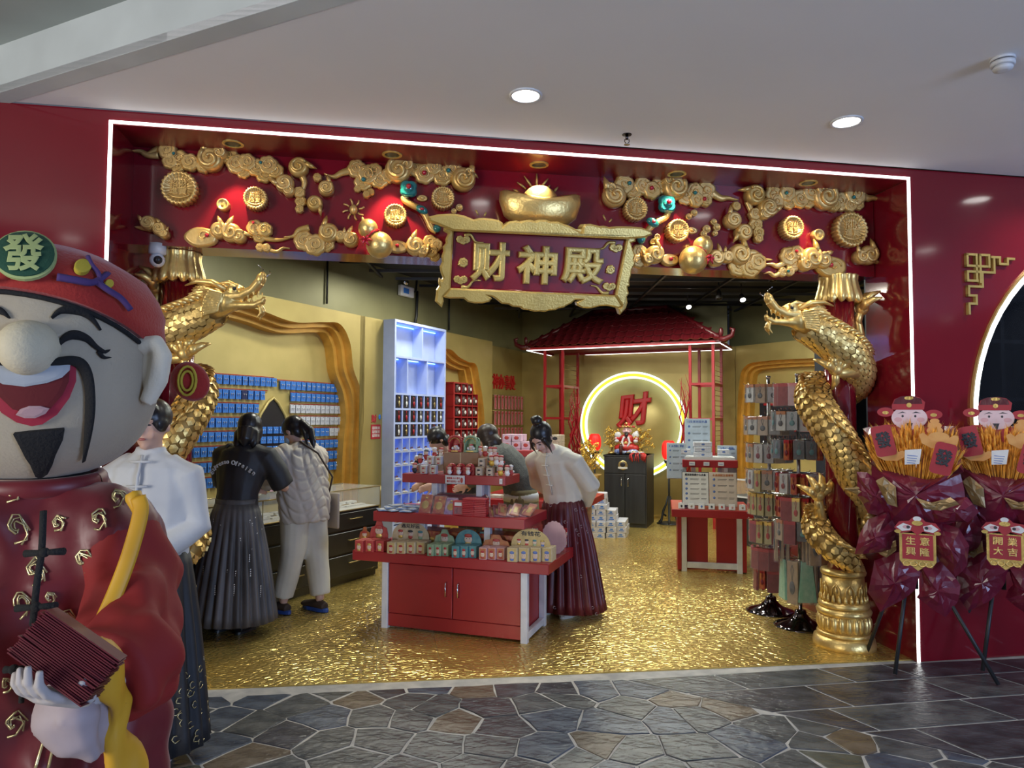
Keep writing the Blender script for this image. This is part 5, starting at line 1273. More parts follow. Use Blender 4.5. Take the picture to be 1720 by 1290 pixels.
for k, (x, y, r, h, m, lab) in enumerate(((-AW*.62, .08, .028, .16, 'dark_item', 'dark incense bottle in front of the statue'), (-.1, .12, .05, .05, 'paper_white', 'white offering bowl at the right on the altar'), (-.2, .10, .045, .045, 'paper_white', 'white offering bowl nearer the statue on the altar'), (-AW*.45, .09, .05, .035, 'lamp_dark', 'dark incense bowl in the middle of the altar'))):
    tt = thing('offering', lab, 'offering', AT @ place(x, y, 0)); MB().m(m).lathe([(r*.7, 0), (r, h*.4), (r*.95, h*.8), (r*.6 if h > .1 else r, h)], 16).build('vessel', tt); MB().m('brass').lathe([(r*.7, h), (r*.5, h+.012)], 12).build('lid', tt)
t = thing('red_tassels', 'heap of red knotted tassels hanging over the right altar edge', 'tassels', AT @ place(-.12, -.0, 0)); 
for k in range(16): a = random.uniform(-.15, .13); MB().m('robe_red').tube([(a*.4, .09, .02), (a*.7, .03, .035), (a, -.012, .012), (a+random.uniform(-.02, .02), -.025, -.05-.05*random.random())], .006, 5).build('tassel', t)
# ---- heap of white gift boxes with bonsai ----
e0_ = G(1058, 897); HFm = place(G(1020, 905).x, G(1020, 905).y, 0, -14)
random.seed(6); pr = None; n_ = 0
bw, bd, bh = .125, .10, .075
lev = 9
for l in range(lev):
    ncol = max(2, 5-int(l*.42)); nrow = max(1, 4-l//3)
    for r in range(nrow):
        for c in range(ncol):
            x = -.42+c*bw*1.04+(l % 2)*.01; y = .03+(r+.3*(l//3))*bd*1.05+.05*max(0, c-2)
            M = HFm @ place(x+bw/2+.02*random.random(), y, l*bh, random.uniform(-4, 4))
            lab = 'white gift box under the bonsai, %s layer up, %s row back, %s from left' % (ORD[l], ORD[r], ORD[c])
            if pr is None:
                pr = thing('gift_box', lab, 'box', M, 'white gift boxes piled by the altar')
                MB().m('box_white').box(-bw/2, bw/2, -bd/2, bd/2, 0, bh*.97, .003).build('carton', pr)
                mb = MB().m('card_blue'); mb.box(-.035, .035, -bd/2-.001, -bd/2, .02, .03).box(-.02, .02, -bd/2-.001, -bd/2, .038, .055); mb.build('print', pr)
            else: copy_tree(pr, M, lab, 'white gift boxes piled by the altar')
gold_tree(HFm @ place(-.27, .28, lev*bh+.152), 'golden coin bonsai in a round gold pot on the white gift boxes', .48, .19, 420, True, 'golden_bonsai')
# ---- ceiling spotlights ----
for px, py, lit, lab in ((1157, 522, 1, 'lit spotlight above the right end of the tiled canopy'), (1248, 510, 1, 'lit track spotlight in the middle of the shop ceiling'), (1283, 467, 1, 'lit spotlight pointing down left near the right dragon head'), (1208, 508, 0, 'unlit black spotlight between two lit ones'), (1298, 478, 0, 'unlit black spotlight just right of the tilted lit one'), (915, 518, 0, 'small unlit spotlight under the name board')):
    p = G(px, py-6, ZI-.16); t = thing('track_spotlight', lab, 'spotlight', M4.Translation(p) @ M4.Rotation(-.75 if lit else -.2, 4, 'X'))
    MB().m('black_metal').lathe([(.02, .13), (.035, .10), (.045, .0), (.04, 0), (.03, .02)], 16).build('housing', t); MB().m('lamp_face' if lit else 'dark_chrome').lathe([(.038, .004), (.001, .002)], 16).build('lens', t)
    _a = .75 if lit else .2; MB().m('black_metal').tube([(0, 0, .11), (0, -.16*sin(_a), .11+.16*cos(_a))], .01, 6).build('stem', t)
# emergency light on the upper left wall
q = uv(LW, 678, 490, -.33); t = thing('emergency_light', 'white emergency light box with lamp and cable on the upper left wall', 'emergency light', LW @ M4.Translation(V((q.x, q.y, -.32))))
MB().m('white_metal').box(-.15, .15, -.07, .07, 0, .06, .008).build('body', t); MB().m('card_blue').box(-.10, .02, -.035, .035, .06, .063).build('label_print', t); mb = MB().m('chrome'); mb.ball((-.04, .12, .05), (.06, .05, .03), 12, 8); mb.build('lamp', t)
MB().m('black_metal').tube([(.15, 0, .03), (.25, .05, .02), (.28, .3, .02), (.45, .42, .02), (1.0, .42, .02)], .014, 6).tube([(.28, .05, .02), (.25, -.3, .03), (.2, -.5, .02)], .02, 6).build('cable', t)
# dark shelf right of the right column, camera dome, air unit
sp_ = at(1470, 700, 6.6); t = thing('dark_cabinet', 'dark blue cabinet with lit grey cubbies seen between column and right jamb', 'cabinet', place(sp_.x-.12, sp_.y, 0, FANG))
MB().m('blue_black').box(-.22, .06, 0, .4, 0, 2.75).box(.06, .6, .36, .4, 0, 2.75).box(.06, .6, 0, .4, 2.30, 2.33).build('body', t)
mat('grey_cubby', (.10, .10, .11), .5)
for z in (.9, 1.25, 1.62, 1.97, 2.27): MB().m('blue_black').box(.06, .6, .0, .36, z, z+.03).build('shelf_board', t)
for z in (.95, 1.3, 1.67, 2.01): MB().m('grey_cubby').box(.06, .6, .34, .355, z, z+.28).build('cubby_back', t)
q = at(264, 437, 4.35); t = thing('dome_camera', 'white dome security camera tucked beside the left capital', 'camera', M4.Translation(V((q.x, q.y, q.z+.1)))); MB().m('white_metal').lathe([(.05, 0), (.05, -.06), (.03, -.07)], 16).build('base', t); MB().m('white_metal').ball((0, 0, -.1), .045, 14, 10).build('ball', t); MB().m('lamp_dark').ball((.02, -.03, -.105), .026, 12, 8).build('lens', t)
# ================= TABLES AND GOODS =================
mat('clear_wrap', (.8, .8, .85), .08, alpha=.10); mat('pack_red', (.30, .012, .03), .3, c2=(.5, .2, .06), scale=26); mat('pack_violet', (.22, .10, .30), .3, c2=(.5, .4, .5), scale=24)
mat('pack_blue', (.16, .24, .42), .28, c2=(.45, .5, .6), scale=20); mat('print_cream', (.60, .50, .33), .5, c2=(.52, .40, .22), scale=25); mat('print_green', (.18, .32, .20), .5, c2=(.35, .42, .25), scale=25)
mat('print_teal', (.05, .20, .24), .5, c2=(.12, .28, .28), scale=25); mat('print_orange', (.42, .10, .04), .5, c2=(.5, .2, .07), scale=25); mat('print_yellow', (.62, .47, .20), .5, c2=(.5, .36, .14), scale=25)
mat('print_red', (.40, .02, .03), .45, c2=(.46, .07, .05), scale=25); mat('print_blue', (.12, .2, .5), .45); mat('badge_pink', (.66, .40, .40), .5); mat('cardboard', (.36, .21, .12), .7); mat('face_cream', (.74, .56, .44), .5)
mat('pack_tan', (.40, .30, .20), .4, c2=(.3, .22, .16), scale=22); mat('pack_olive', (.46, .40, .18), .4, c2=(.36, .3, .14), scale=22); mat('pack_dark', (.06, .07, .08), .3, c2=(.14, .15, .17), scale=22); mat('pack_maroon', (.16, .008, .02), .3, c2=(.24, .03, .04), scale=22); mat('pack_mint', (.18, .42, .33), .3, c2=(.3, .52, .42), scale=18)
mat('pack_orange', (.48, .16, .05), .4); mat('ink', (.03, .03, .04), .5); mat('print_grey', (.5, .5, .5), .5, c2=(.42, .42, .44), scale=40)
T0, T1 = G(640, 1055), G(885, 1083); tang = math.degrees(atan2(T1.y-T0.y, T1.x-T0.x)); TW = (T1-T0).length
TF = place(T0.x, T0.y, 0, tang)
def tl_(px, py, z): return loc(TF, px, py, z)
tb = [(tl_(588, 925, .575), tl_(923.6, 947, .575), tl_(964.6, 916, .575)), (tl_(631, 857.5, .875), tl_(878.4, 873.5, .875), tl_(911, 855.7, .875)), (tl_(682, 794, 1.155), tl_(843.4, 802, 1.155), tl_(866.6, 795, 1.155))]
def tiered(M, lab, W_, D_, trays, doors=True):
    t = thing('display_table', lab, 'display table', M)
    if doors:
        mb = MB().m('red_laminate').box(.05, W_-.05, .03, D_-.03, .02, trays[0][4]-.07); mb.build('cabinet_body', t)
        MB().m('red_laminate').box(.05, W_-.05, .018, .03, .02, .115, .002).build('plinth', t)
        for s_ in (0, 1):
            xa = .055+s_*(W_-.1)/2; xb = xa+(W_-.1)/2-.008
            d = MB().m('red_laminate').box(xa, xb, .012, .03, .12, trays[0][4]-.085, .003).build('door', t)
            xh = xb-.045 if s_ == 0 else xa+.045; MB().m('chrome').tube([(xh, .012, .28), (xh, -.012, .285), (xh, -.012, .38), (xh, .012, .385)], .005, 6).build('handle', d)
    for x in (0, W_-.05):
        for y in (0, D_-.05): MB().m('white_metal').box(x, x+.05, y, y+.05, .0, trays[0][4]-.07, .004).build('post', t)
        MB().m('white_metal').box(x+.005, x+.045, .05, D_-.05, .02, .07, .003).build('foot_rail', t)
    for k, (xa, xb, ya, yb, z) in enumerate(trays):
        th = .075 if k < 2 else .07
        MB().m('red_laminate').box(xa, xb, ya, yb, z-th, z, .004).build('tray', t)
        if k: 
            za = trays[k-1][4]
            for x in (xa+(xb-xa)*.28, xb-(xb-xa)*.28):
                for y in (ya+(yb-ya)*.3, yb-(yb-ya)*.3): MB().m('white_metal').box(x-.025, x+.025, y-.025, y+.025, za, z-th, .003).build('tray_support', t)
    return t
D1 = tl_(915, 1050, 0).y; D1 = max(.5, D1)
fr_y = [tb[k][1].y for k in range(3)]
tr = []
for k in range(3):
    a, b, c = tb[k]; zz = (.575, .875, 1.155)[k]
    tr.append([a.x if k else a.x, b.x, (a.y+b.y)/2, c.y, zz])
tr[0][3] = max(tr[0][3], D1+.1)
TT = tiered(TF, 'three tier red display table with cupboard doors in the middle of the shop entrance', TW, D1, tr)
def tz(px, py, k, z=None): return tl_(px, py, tr[k][4] if z is None else z)
def badge(mb, w, h, y, kind):
    """small printed mascot face on a box front at depth y"""
    mb.m('face_cream').ball((0, y, h*.42), (w*.26, .0015, h*.22), 10, 6); mb.m(kind).ball((0, y-.0005, h*.66), (w*.24, .0015, h*.11), 10, 6); mb.m(kind).ball((0, y, h*.17), (w*.22, .0012, h*.1), 8, 5)
    mb.m('ink'); mb.ball((-w*.09, y-.0018, h*.44), w*.03, 5, 4); mb.ball((w*.09, y-.0018, h*.44), w*.03, 5, 4)
def carton(mats, w, d, h):
    t = thing('gift_box', 'x', 'box'); MB().m(mats[0]).box(-w/2, w/2, 0, d, 0, h, .002).build('carton', t)
    mb = MB().m(mats[1]).box(-w*.42, w*.42, -.0015, 0, h*.06, h*.94); badge(mb, w, h, -.002, mats[2]); mb.build('printed_front', t)
    return t
def row(mats, px0, px1, py, n, k, desc, w=.062, d=.06, h=.085, back=2, yoff=0.0, z=None):
    a, b = tz(px0, py, k, z), tz(px1, py, k, z); pr = carton(mats, (b.x-a.x)/n*.96, d, h); first = True; y = a.y
    for r in range(back):
        for i in range(n):
            x = a.x+(b.x-a.x)*(i+.5)/n; yy = a.y+(b.y-a.y)*(i+.5)/n+r*(d+.004)+yoff
            M = TF @ place(x, yy, (tr[k][4] if z is None else z), random.uniform(-2, 2))
            lab = '%s box, lower tray, %s row, %s from the left' % (desc, 'front' if r == 0 else 'second', ORD[i])
            if first: first = False; pr.matrix_world = M; pr['label'] = lab; pr['group'] = desc+' boxes'
            else: copy_tree(pr, M, lab, desc+' boxes')
random.seed(12)
row(('print_red', 'print_red', 'gold_paint'), 594, 646, 927, 3, 0, 'small red gift')
row(('print_cream', 'print_yellow', 'print_red'), 648, 714, 930, 4, 0, 'small cream gift')
row(('print_green', 'print_green', 'print_red'), 716, 754, 934, 3, 0, 'small green gift')
row(('print_teal', 'print_teal', 'print_red'), 757, 801, 937, 3, 0, 'small teal gift')
row(('badge_pink', 'print_orange', 'print_red'), 803, 848, 940, 3, 0, 'small pink gift')
row(('print_cream', 'print_yellow', 'print_blue'), 850, 928, 944, 4, 0, 'small yellow gift', h=.10)
# boxes along the right-hand end
a, b = tz(934, 938, 0), tz(962, 916, 0)
for k, (m, z) in enumerate((('print_blue', 0), ('badge_pink', 0), ('badge_pink', .075), ('print_cream', 0), ('badge_pink', .0), ('print_red', .075), ('badge_pink', 0.))):
    f = (0, .3, .3, .55, .8, .8, 1)[k]; p = a+(b-a)*f
    t = carton((m, m, 'print_red'), .07, .06, .074); t.matrix_world = TF @ place(p.x-.03, p.y+.02, tr[0][4]+z, 82)
    tag(t, '%s gift box at the right end of lower tray, %s back%s' % ({'print_blue': 'blue', 'badge_pink': 'pink', 'print_cream': 'cream', 'print_red': 'red'}[m], ORD[k], ', stacked on another' if z else ''), 'box')
# printed header boards behind the rows
def board(px, py0, py1, w_px, k, y_extra, m, kind, lab, n=1, txt=None):
    base = tz(px, 925 if k == 0 else py1, k); y = tr[k][2]+y_extra
    x = tl_(px, py1, tr[k][4]).x
    # solve x at depth y
    FRb = TF @ M4.Translation(V((0, y, 0))) @ M4.Rotation(rad(90), 4, 'X'); q0 = uv(FRb, px-w_px/2, py1); q1 = uv(FRb, px+w_px/2, py1); q2 = uv(FRb, px, py0)
    w = q1.x-q0.x; h = q2.y-tr[k][4]; xc = (q0.x+q1.x)/2
    t = thing('display_card', lab, 'display card', TF @ M4.Translation(V((xc, y, tr[k][4]))))
    T = M4.Rotation(rad(90), 4, 'X')
    mb = MB().m(m); mb.T = T
    if kind == 'arch': P = [(-w/2, 0), (w/2, 0)]+[(w/2*cos(pi*i/14), h*.45+h*.55*sin(pi*i/14)) for i in range(15)]
    elif kind == 'round': P = [(w/2*cos(2*pi*i/40)*(1+.05*(i % 2)), h/2+h/2*sin(2*pi*i/40)*(1+.05*(i % 2))) for i in range(40)]
    else: P = [(-w/2, 0), (w/2, 0), (w/2, h*.5), (w*.42, h*.72), (w*.22, h*.78), (w*.12, h), (-w*.12, h), (-w*.22, h*.78), (-w*.42, h*.72), (-w/2, h*.5)]
    mb.prism(P, 0, .004); mb.build('board', t)
    for i in range(n):
        xx = (i-(n-1)/2)*w*.8/max(n, 1); s_ = min(h*.36, w*.8/max(n, 1)*.55); mb = MB(); hb = h; h = h*1.5 if not txt else h*1.4
        mb.m('face_cream').ball((xx, -.006, h*.40), (s_*.5, .003, s_*.42), 12, 8); mb.m(['print_red', 'ink', 'print_teal', 'gold_paint'][i % 4]).ball((xx, -.007, h*.40+s_*.40), (s_*.48, .003, s_*.22), 12, 6)
        mb.m(['gold_paint', 'print_red', 'print_green', 'print_blue'][i % 4]).ball((xx, -.006, h*.40-s_*.55), (s_*.42, .003, s_*.3), 12, 6); mb.m('ink').ball((xx-s_*.18, -.0095, h*.42), s_*.05, 5, 4).ball((xx+s_*.18, -.0095, h*.42), s_*.05, 5, 4)
        mb.build('printed_figure', t); h = hb
    if txt: mb = MB().m('ink'); mb.T = T; mb.text(txt, h*.16, (0, h*.84, .005), .001, bevel=.02, width=w*.5); mb.build('lettering', t)
    return t
Y = .17
board(637, 873, 905, 30, 0, Y, 'print_red', 'step', 'red die cut display card with bearded face at the left of the lower tray')
board(613, 885, 905, 18, 0, Y+.03, 'pack_red', 'step', 'dark red card tucked behind the first red boxes')
board(690, 876, 912, 62, 0, Y+.02, 'print_cream', 'arch', 'cream display card with three round figures behind the cream boxes', 3, '遇见好运')
board(747, 889, 915, 34, 0, Y-.01, 'print_green', 'step', 'pale green floral display card behind the green boxes')
board(787, 889, 917, 44, 0, Y-.01, 'print_teal', 'arch', 'teal display card with smiling face behind the teal boxes')
board(811, 893, 921, 34, 0, Y+.05, 'print_teal', 'step', 'second teal card half hidden behind the first')
board(834, 898, 922, 46, 0, Y-.02, 'print_orange', 'step', 'orange display card with bearded face behind the pink boxes')
board(892, 888, 918, 66, 0, Y-.03, 'print_yellow', 'arch', 'yellow arched display card with a row of little figures', 4, '有钱花')
board(899, 866, 892, 26, 0, Y+.28, 'print_red', 'round', 'round red badge with a white figure behind the yellow arch')
board(931, 876, 902, 40, 0, Y+.22, 'badge_pink', 'round', 'round pink scalloped badge at the right of the lower tray', 0)
for k, x in enumerate((.3, .52, .78, .98)):
    t = thing('gift_carton', 'dark red carton lying under the middle tray, %s from the left' % ORD[k], 'box', TF @ place(x, tr[1][2]+.16, tr[0][4], 0), 'cartons under the middle tray'); MB().m('pack_red').box(-.1, .1, 0, .2, 0, .15, .004).build('carton', t); MB().m('gold_paint').box(-.05, .05, -.002, 0, .04, .10).build('print', t)
# middle tray goods
MZ = tr[1][4]; ya = tr[1][2]
def mx(px, yoff):
    FRb = TF @ M4.Translation(V((0, ya+yoff, 0))) @ M4.Rotation(rad(90), 4, 'X'); return uv(FRb, px, 850).x
random.seed(2)
for k in range(9):
    x = mx(648+k*6.5, .08); z = MZ+.006+(k % 3)*.012
    t = thing('flat_pack', 'flat blue foil pack at the left of the middle tray, %s from left' % ORD[k], 'pack', TF @ place(x, ya+.05+.05*(k % 3), z, random.uniform(-40, 40)), 'blue foil packs')
    MB().m('pack_blue').box(-.05, .05, -.065, .065, 0, .009, .003).build('pack', t); MB().m('paper_white').box(-.03, .03, -.04, .02, .009, .0105).build('print', t)
def upright(px, m, lab, w=.095, h=.15, yo=.03):
    t = thing('wrapped_pack', lab, 'pack', TF @ place(mx(px, yo), ya+yo, MZ) @ M4.Rotation(rad(-24), 4, 'X'))
    MB().m(m).box(-w/2, w/2, 0, .02, 0, h, .004).build('pack', t); MB().m('gold_paint').ball((0, -.003, h*.45), (w*.3, .003, h*.22), 12, 6).ball((0, -.003, h*.8), (w*.12, .003, h*.05), 8, 5).build('gold_print', t); MB().m('clear_wrap').box(-w*.54, w*.54, -.006, .026, -.002, h*1.06, .006).build('wrap', t)
upright(712, 'pack_red', 'red and gold wrapped pouch, left one of the pair on the middle tray'); upright(735, 'pack_red', 'red and gold wrapped pouch, right one of the pair on the middle tray', h=.14); upright(755, 'pack_violet', 'violet wrapped pouch right of the red pouches on the middle tray', h=.13)
t = thing('small_red_box', 'open fronted small red box with white label beside the red box stacks', 'box', TF @ place(mx(769, .02), ya+.02, MZ, 4)); MB().m('card_red').box(-.04, .04, 0, .06, 0, .105, .003).build('carton', t); MB().m('paper_white').box(-.025, .03, -.002, 0, .07, .095).build('label', t); MB().m('clear_wrap').box(-.03, .03, -.002, 0, .01, .06).build('window', t)
for s_, px, nn_ in ((0, 790, 5), (1, 809, 5)):
    for i in range(nn_):
        t = thing('small_red_box', 'flat bright red box in the %s stack on the middle tray, %s from the bottom' % (('left', 'right')[s_], ORD[i]), 'box', TF @ place(mx(px, .05), ya+.04, MZ+i*.026, random.uniform(-5, 5)), 'stacked red boxes on the middle tray'); MB().m('card_red').box(-.045, .045, -.03, .05, 0, .012, .002).build('base', t); MB().m('card_red').box(-.0465, .0465, -.0315, .0515, .0125, .025, .002).build('lid', t)
t = thing('pouch_row', 'long dark red pouch lying at the back of the middle tray', 'pack', TF @ place(mx(770, .3), ya+.28, MZ)); MB().m('pack_maroon').box(-.22, .22, 0, .14, 0, .12, .02).build('pouch', t); MB().m('clear_wrap').box(-.225, .225, -.006, .145, -.0, .125, .02).build('wrap', t)
for k in range(9):
    x = mx(826+k*7.0, .1); t = thing('long_pack', 'long dark red pack fanned on the middle tray, %s from left' % ORD[k], 'pack', TF @ place(x, ya+.12+.012*k, MZ+.010+.012*(k % 3), 28-3*k) @ M4.Rotation(rad(10), 4, 'Y') @ M4.Rotation(rad(14), 4, 'X'), 'fanned long packs')
    MB().m(['pack_red', 'pack_maroon', 'pack_red'][k % 3]).box(-.032, .032, -.11, .11, 0, .014, .005).build('pack', t); MB().m('gold_paint').box(-.014, .014, -.07, .03, .014, .0155).build('gold_print', t); MB().m('clear_wrap').box(-.035, .035, -.115, .115, -.002, .018, .005).build('wrap', t)
# top tray goods
UZ = tr[2][4]; yu = tr[2][2]
def ux(px, yoff):
    FRb = TF @ M4.Translation(V((0, yu+yoff, 0))) @ M4.Rotation(rad(90), 4, 'X'); return uv(FRb, px, 780).x
def uzz(py, yoff, px=770):
    FRb = TF @ M4.Translation(V((0, yu+yoff, 0))) @ M4.Rotation(rad(90), 4, 'X'); return uv(FRb, px, py).y
xa, xb = ux(745, .14), ux(802, .14); hz = uzz(760, .14)-UZ
t = thing('cardboard_riser', 'plain brown cardboard box used as a riser on the top tray', 'box', TF @ place((xa+xb)/2, yu+.14, UZ)); w = xb-xa
MB().m('cardboard').box(-w/2, w/2, 0, .22, 0, hz, .002).build('box', t); MB().m('print_cream').box(-.004, .004, -.001, 0, 0, hz).box(-.004, .004, 0, .22, hz, hz+.001).build('tape', t)
def house(px, m, lab):
    x = ux(px, .16); s_ = .115
    t = thing('arch_music_box', lab, 'ornament box', TF @ place(x, yu+.16, UZ+hz+.002))
    T = M4.Rotation(rad(90), 4, 'X'); P = [(-s_*.5, 0), (s_*.5, 0), (s_*.5, s_*.72), (s_*.42, s_*.95), (s_*.2, s_*1.05), (0, s_*1.15), (-s_*.2, s_*1.05), (-s_*.42, s_*.95), (-s_*.5, s_*.72)]
    mb = MB().m(m); mb.T = T; mb.prism(P, -.07, -.055); mb.T = M4(); mb.box(-s_*.5, s_*.5, -.01, .07, 0, .018, .004).box(-s_*.5, -s_*.4, 0, .06, .018, s_*.78).box(s_*.4, s_*.5, 0, .06, .018, s_*.78); mb.build('shell', t)
    mb = MB().m(m)
    for i in range(13): a = pi*i/12; mb.ball((s_*.46*cos(a), .0, s_*.72+s_*.38*sin(a)), .011, 7, 5)
    mb.build('scalloped_arch', t)
    mb = MB().m('gold_paint').tube([(s_*.38*cos(pi*i/12), -.006, s_*.66+s_*.32*sin(pi*i/12)) for i in range(13)], .003, 5); mb.box(-.03, .03, -.012, -.01, .003, .013); mb.build('gold_trim', t)
    mb = MB().m('pearl').ball((0, .02, s_*.33), (.022, .018, .02), 10, 8).ball((-.025, .015, .03), .013, 8, 6).ball((.025, .015, .03), .013, 8, 6).ball((0, .02, .03), (.02, .018, .018), 8, 6); mb.m('print_red').ball((0, .02, s_*.33+.02), (.02, .016, .008), 8, 5).m('face_cream').ball((0, .006, s_*.31), (.016, .008, .013), 8, 6); mb.build('figurine', t)
house(764, 'print_red', 'red arched display box with tiny figure on the cardboard riser'); house(790, 'print_green', 'green arched display box with tiny figure on the cardboard riser')
def figure(M, lab, m1='pearl', m2='print_red', s_=1.0, grp=None):
    t = thing('figurine', lab, 'figurine', M @ M4.Scale(s_, 4), grp)
    MB().m(m1).ball((0, 0, .022), (.020, .016, .022), 10, 8).build('body', t); MB().m('face_cream').ball((0, -.004, .052), (.018, .016, .016), 10, 8).build('head', t); MB().m(m2).ball((0, 0, .066), (.019, .017, .010), 10, 6).ball((.02, 0, .03), .007, 6, 5).ball((-.02, 0, .03), .007, 6, 5).build('hat', t)
    return t
x = ux(772, .04)
t = thing('triple_display_box', 'bright red box front holding three small white figures', 'ornament box', TF @ place(x, yu+.05, UZ)); mb = MB().m('card_red').box(-.12, .12, 0, .04, 0, .06, .003)
for i in (-1, 0, 1): mb.ball((i*.078, .02, .06), (.038, .02, .028), 12, 8)
mb.build('shell', t); mb = MB().m('gold_paint')
for i in (-1, 0, 1): mb.ball((i*.078, -.001, .07), (.014, .003, .007), 8, 5)
mb.build('crest', t)
for i in (-1, 0, 1): figure(TF @ place(x+i*.078, yu+.025, UZ), 'small white figurine in front of the triple red box, %s' % ('left', 'middle', 'right')[i+1], grp='figurines of the triple box')
fl = [(711, .02, 0), (727, .02, 0), (722, .1, .07), (736, .1, .07), (700, .12, 0), (715, .12, .0)]
for k, (px, yo, z) in enumerate(fl):
    t = carton(('box_white', 'box_cream', 'print_red'), .05, .05, .066); t.matrix_world = TF @ place(ux(px, yo), yu+yo, UZ+z, 3); tag(t, 'small white figure carton at the left of the top tray, %s in the group' % ORD[k], 'box', 'white cartons left on the top tray')
for k, (px, yo, z, m1, m2) in enumerate(((697, .05, 0, 'ink', 'print_red'), (706, .16, .07, 'print_red', 'ink'), (716, .18, .10, 'print_red', 'ink'), (730, .2, .12, 'print_red', 'pearl'), (741, .2, .12, 'pearl', 'print_red'), (700, .2, .05, 'ink', 'pearl'))):
    if z: MB().m('clear_wrap')
    figure(TF @ place(ux(px, yo), yu+yo, UZ+z), 'little figurine left on the top tray, %s of its group, %s clothes' % (ORD[k], 'dark' if m1 == 'ink' else ('red' if m1 == 'print_red' else 'white')), m1, m2, 1.1)
for k, (px, yo, z) in enumerate(((804, .02, 0), (822, .02, 0), (808, .08, .066), (800, .16, 0), (812, .16, .0))):
    t = carton(('pack_tan', 'box_cream', 'ink'), .055, .05, .064); t.matrix_world = TF @ place(ux(px, yo), yu+yo, UZ+z, -3); tag(t, 'small tan figure carton at the right of the top tray, %s in the group' % ORD[k], 'box', 'tan cartons right on the top tray')
for k, (px, yo, z, m) in enumerate(((841, .03, 0, 'leaf_gold'), (852, .05, 0, 'pearl'), (858, .09, 0, 'print_red'), (826, .09, .07, 'leaf_gold'), (834, .09, .075, 'pearl'), (842, .1, .07, 'pearl'), (806, .2, .135, 'badge_pink'), (815, .2, .135, 'print_red'), (824, .2, .13, 'pearl'), (831, .2, .13, 'badge_pink'))):
    figure(TF @ place(ux(px, yo), yu+yo, UZ+z), 'little figurine at the right of the top tray, %s in the group, with %s body' % (ORD[k], {'leaf_gold': 'golden', 'pearl': 'white', 'print_red': 'red', 'badge_pink': 'pink'}[m]), m, 'print_red' if m != 'print_red' else 'pearl', 1.15)
for (px, yo, lab) in ((822, .12, 'clear acrylic riser at the right of the top tray'), (725, .14, 'clear acrylic riser at the left of the top tray')):
    t = thing('acrylic_riser', lab, 'stand', TF @ place(ux(px, yo), yu+yo-.03, UZ)); MB().m('glass').box(-.075, .075, -.0, .1, .066, .07).box(-.075, -.071, 0, .1, 0, .066).box(.071, .075, 0, .1, 0, .066).build('acrylic', t)
    t = thing('acrylic_riser', lab.replace('clear', 'taller clear').replace('at the', 'behind the one at the'), 'stand', TF @ place(ux(px, yo+.1), yu+yo+.08, UZ)); MB().m('glass').box(-.075, .075, -.0, .09, .126, .13).box(-.075, -.071, 0, .09, 0, .126).box(.071, .075, 0, .09, 0, .126).build('acrylic', t)
q = ux(765, 0); t = thing('tray_sign', 'small grey framed price sign with red writing on the top tray edge', 'sign', TF @ M4.Translation(V((q, tr[2][2]-.008, UZ-.035))) @ M4.Rotation(rad(90), 4, 'X'))
MB().m('print_grey').box(-.083, .083, -.034, .034, -.004, .004, .003).build('frame', t); MB().m('paper_white').box(-.077, .077, -.028, .028, .004, .006).build('paper', t); mb = MB().m('red_text'); mb.text('购物满 小小 即可', .018, (-.01, .012, .0065), .0008, bevel=.02, width=.11).text('赠开运好礼一份', .018, (-.01, -.012, .0065), .0008, bevel=.02, width=.11); mb.build('lettering', t); MB().m('print_red').ball((.06, -.002, .007), (.012, .022, .002), 8, 6).build('small_figure', t)
t = thing('price_tag', 'small white price tag at the right end of the top tray edge', 'price tag', TF @ M4.Translation(V((tr[2][1]-.03, tr[2][2]-.006, UZ-.035))) @ M4.Rotation(rad(90), 4, 'X')); MB().m('paper_white').box(-.012, .012, -.02, .02, 0, .003).build('card', t); MB().m('ink').box(-.008, .008, -.004, -.002, .003, .0035).box(-.008, .008, .004, .006, .003, .0035).build('print', t)
# ---- second display table (left rear, behind the woman in white) ----
Bz = .70; t0 = G(968, 946); t1 = G(999, 922); bang = math.degrees(atan2(t1.y-t0.y, t1.x-t0.x))
BF = place(G(905, 925).x, G(905, 925).y+1.0, 0, tang)
e1_ = BF.inverted() @ G(968, 946); 
BF = place(t0.x, t0.y, 0, tang) @ M4.Translation(V((-1.1, 0, 0)))
bt = [[-.12, 1.22, -.12, .95, .68], [.12, .98, .1, .72, .98], [.28, .8, .2, .6, 1.22]]
tiered(BF, 'red display table behind the woman in white, with framed prints and stacked boxes', 1.1, .8, bt)
for k in range(5):
    t = thing('framed_print', 'small gold framed print leaning on the rear table, %s from the front' % ORD[k], 'picture frame', BF @ place(1.12, -.02+k*.17, .68, 78) @ M4.Rotation(rad(-24), 4, 'X')); MB().m('brass').box(-.07, .07, 0, .012, 0, .19, .004).build('frame', t); MB().m('print_yellow').box(-.055, .055, -.002, 0, .016, .174).build('picture', t); MB().m('print_orange').ball((0, -.003, .09), (.03, .002, .045), 10, 6).build('motif', t)
random.seed(21); first = True
for c in range(6):
    for r in range(2):
        for l in range((5, 5, 4, 5, 4, 5)[c]):
            m = 'box_pink' if c < 3 else 'box_cream'
            t = thing('product_box', '%s product box on the rear table, %s column, %s level%s' % ('pink' if c < 3 else 'cream', ORD[c], ORD[l], ', back row' if r else ''), 'box', BF @ place(.15+c*.12, .42+r*.13, .98+l*.085, random.uniform(-3, 3)), 'product boxes on the rear table')
            MB().m(m).box(-.055, .055, -.06, .06, 0, .083, .003).build('carton', t); mb = MB().m('print_red' if c < 3 else 'ink').ball((0, -.061, .042), (.03, .001, .022), 8, 5); mb.build('print', t)
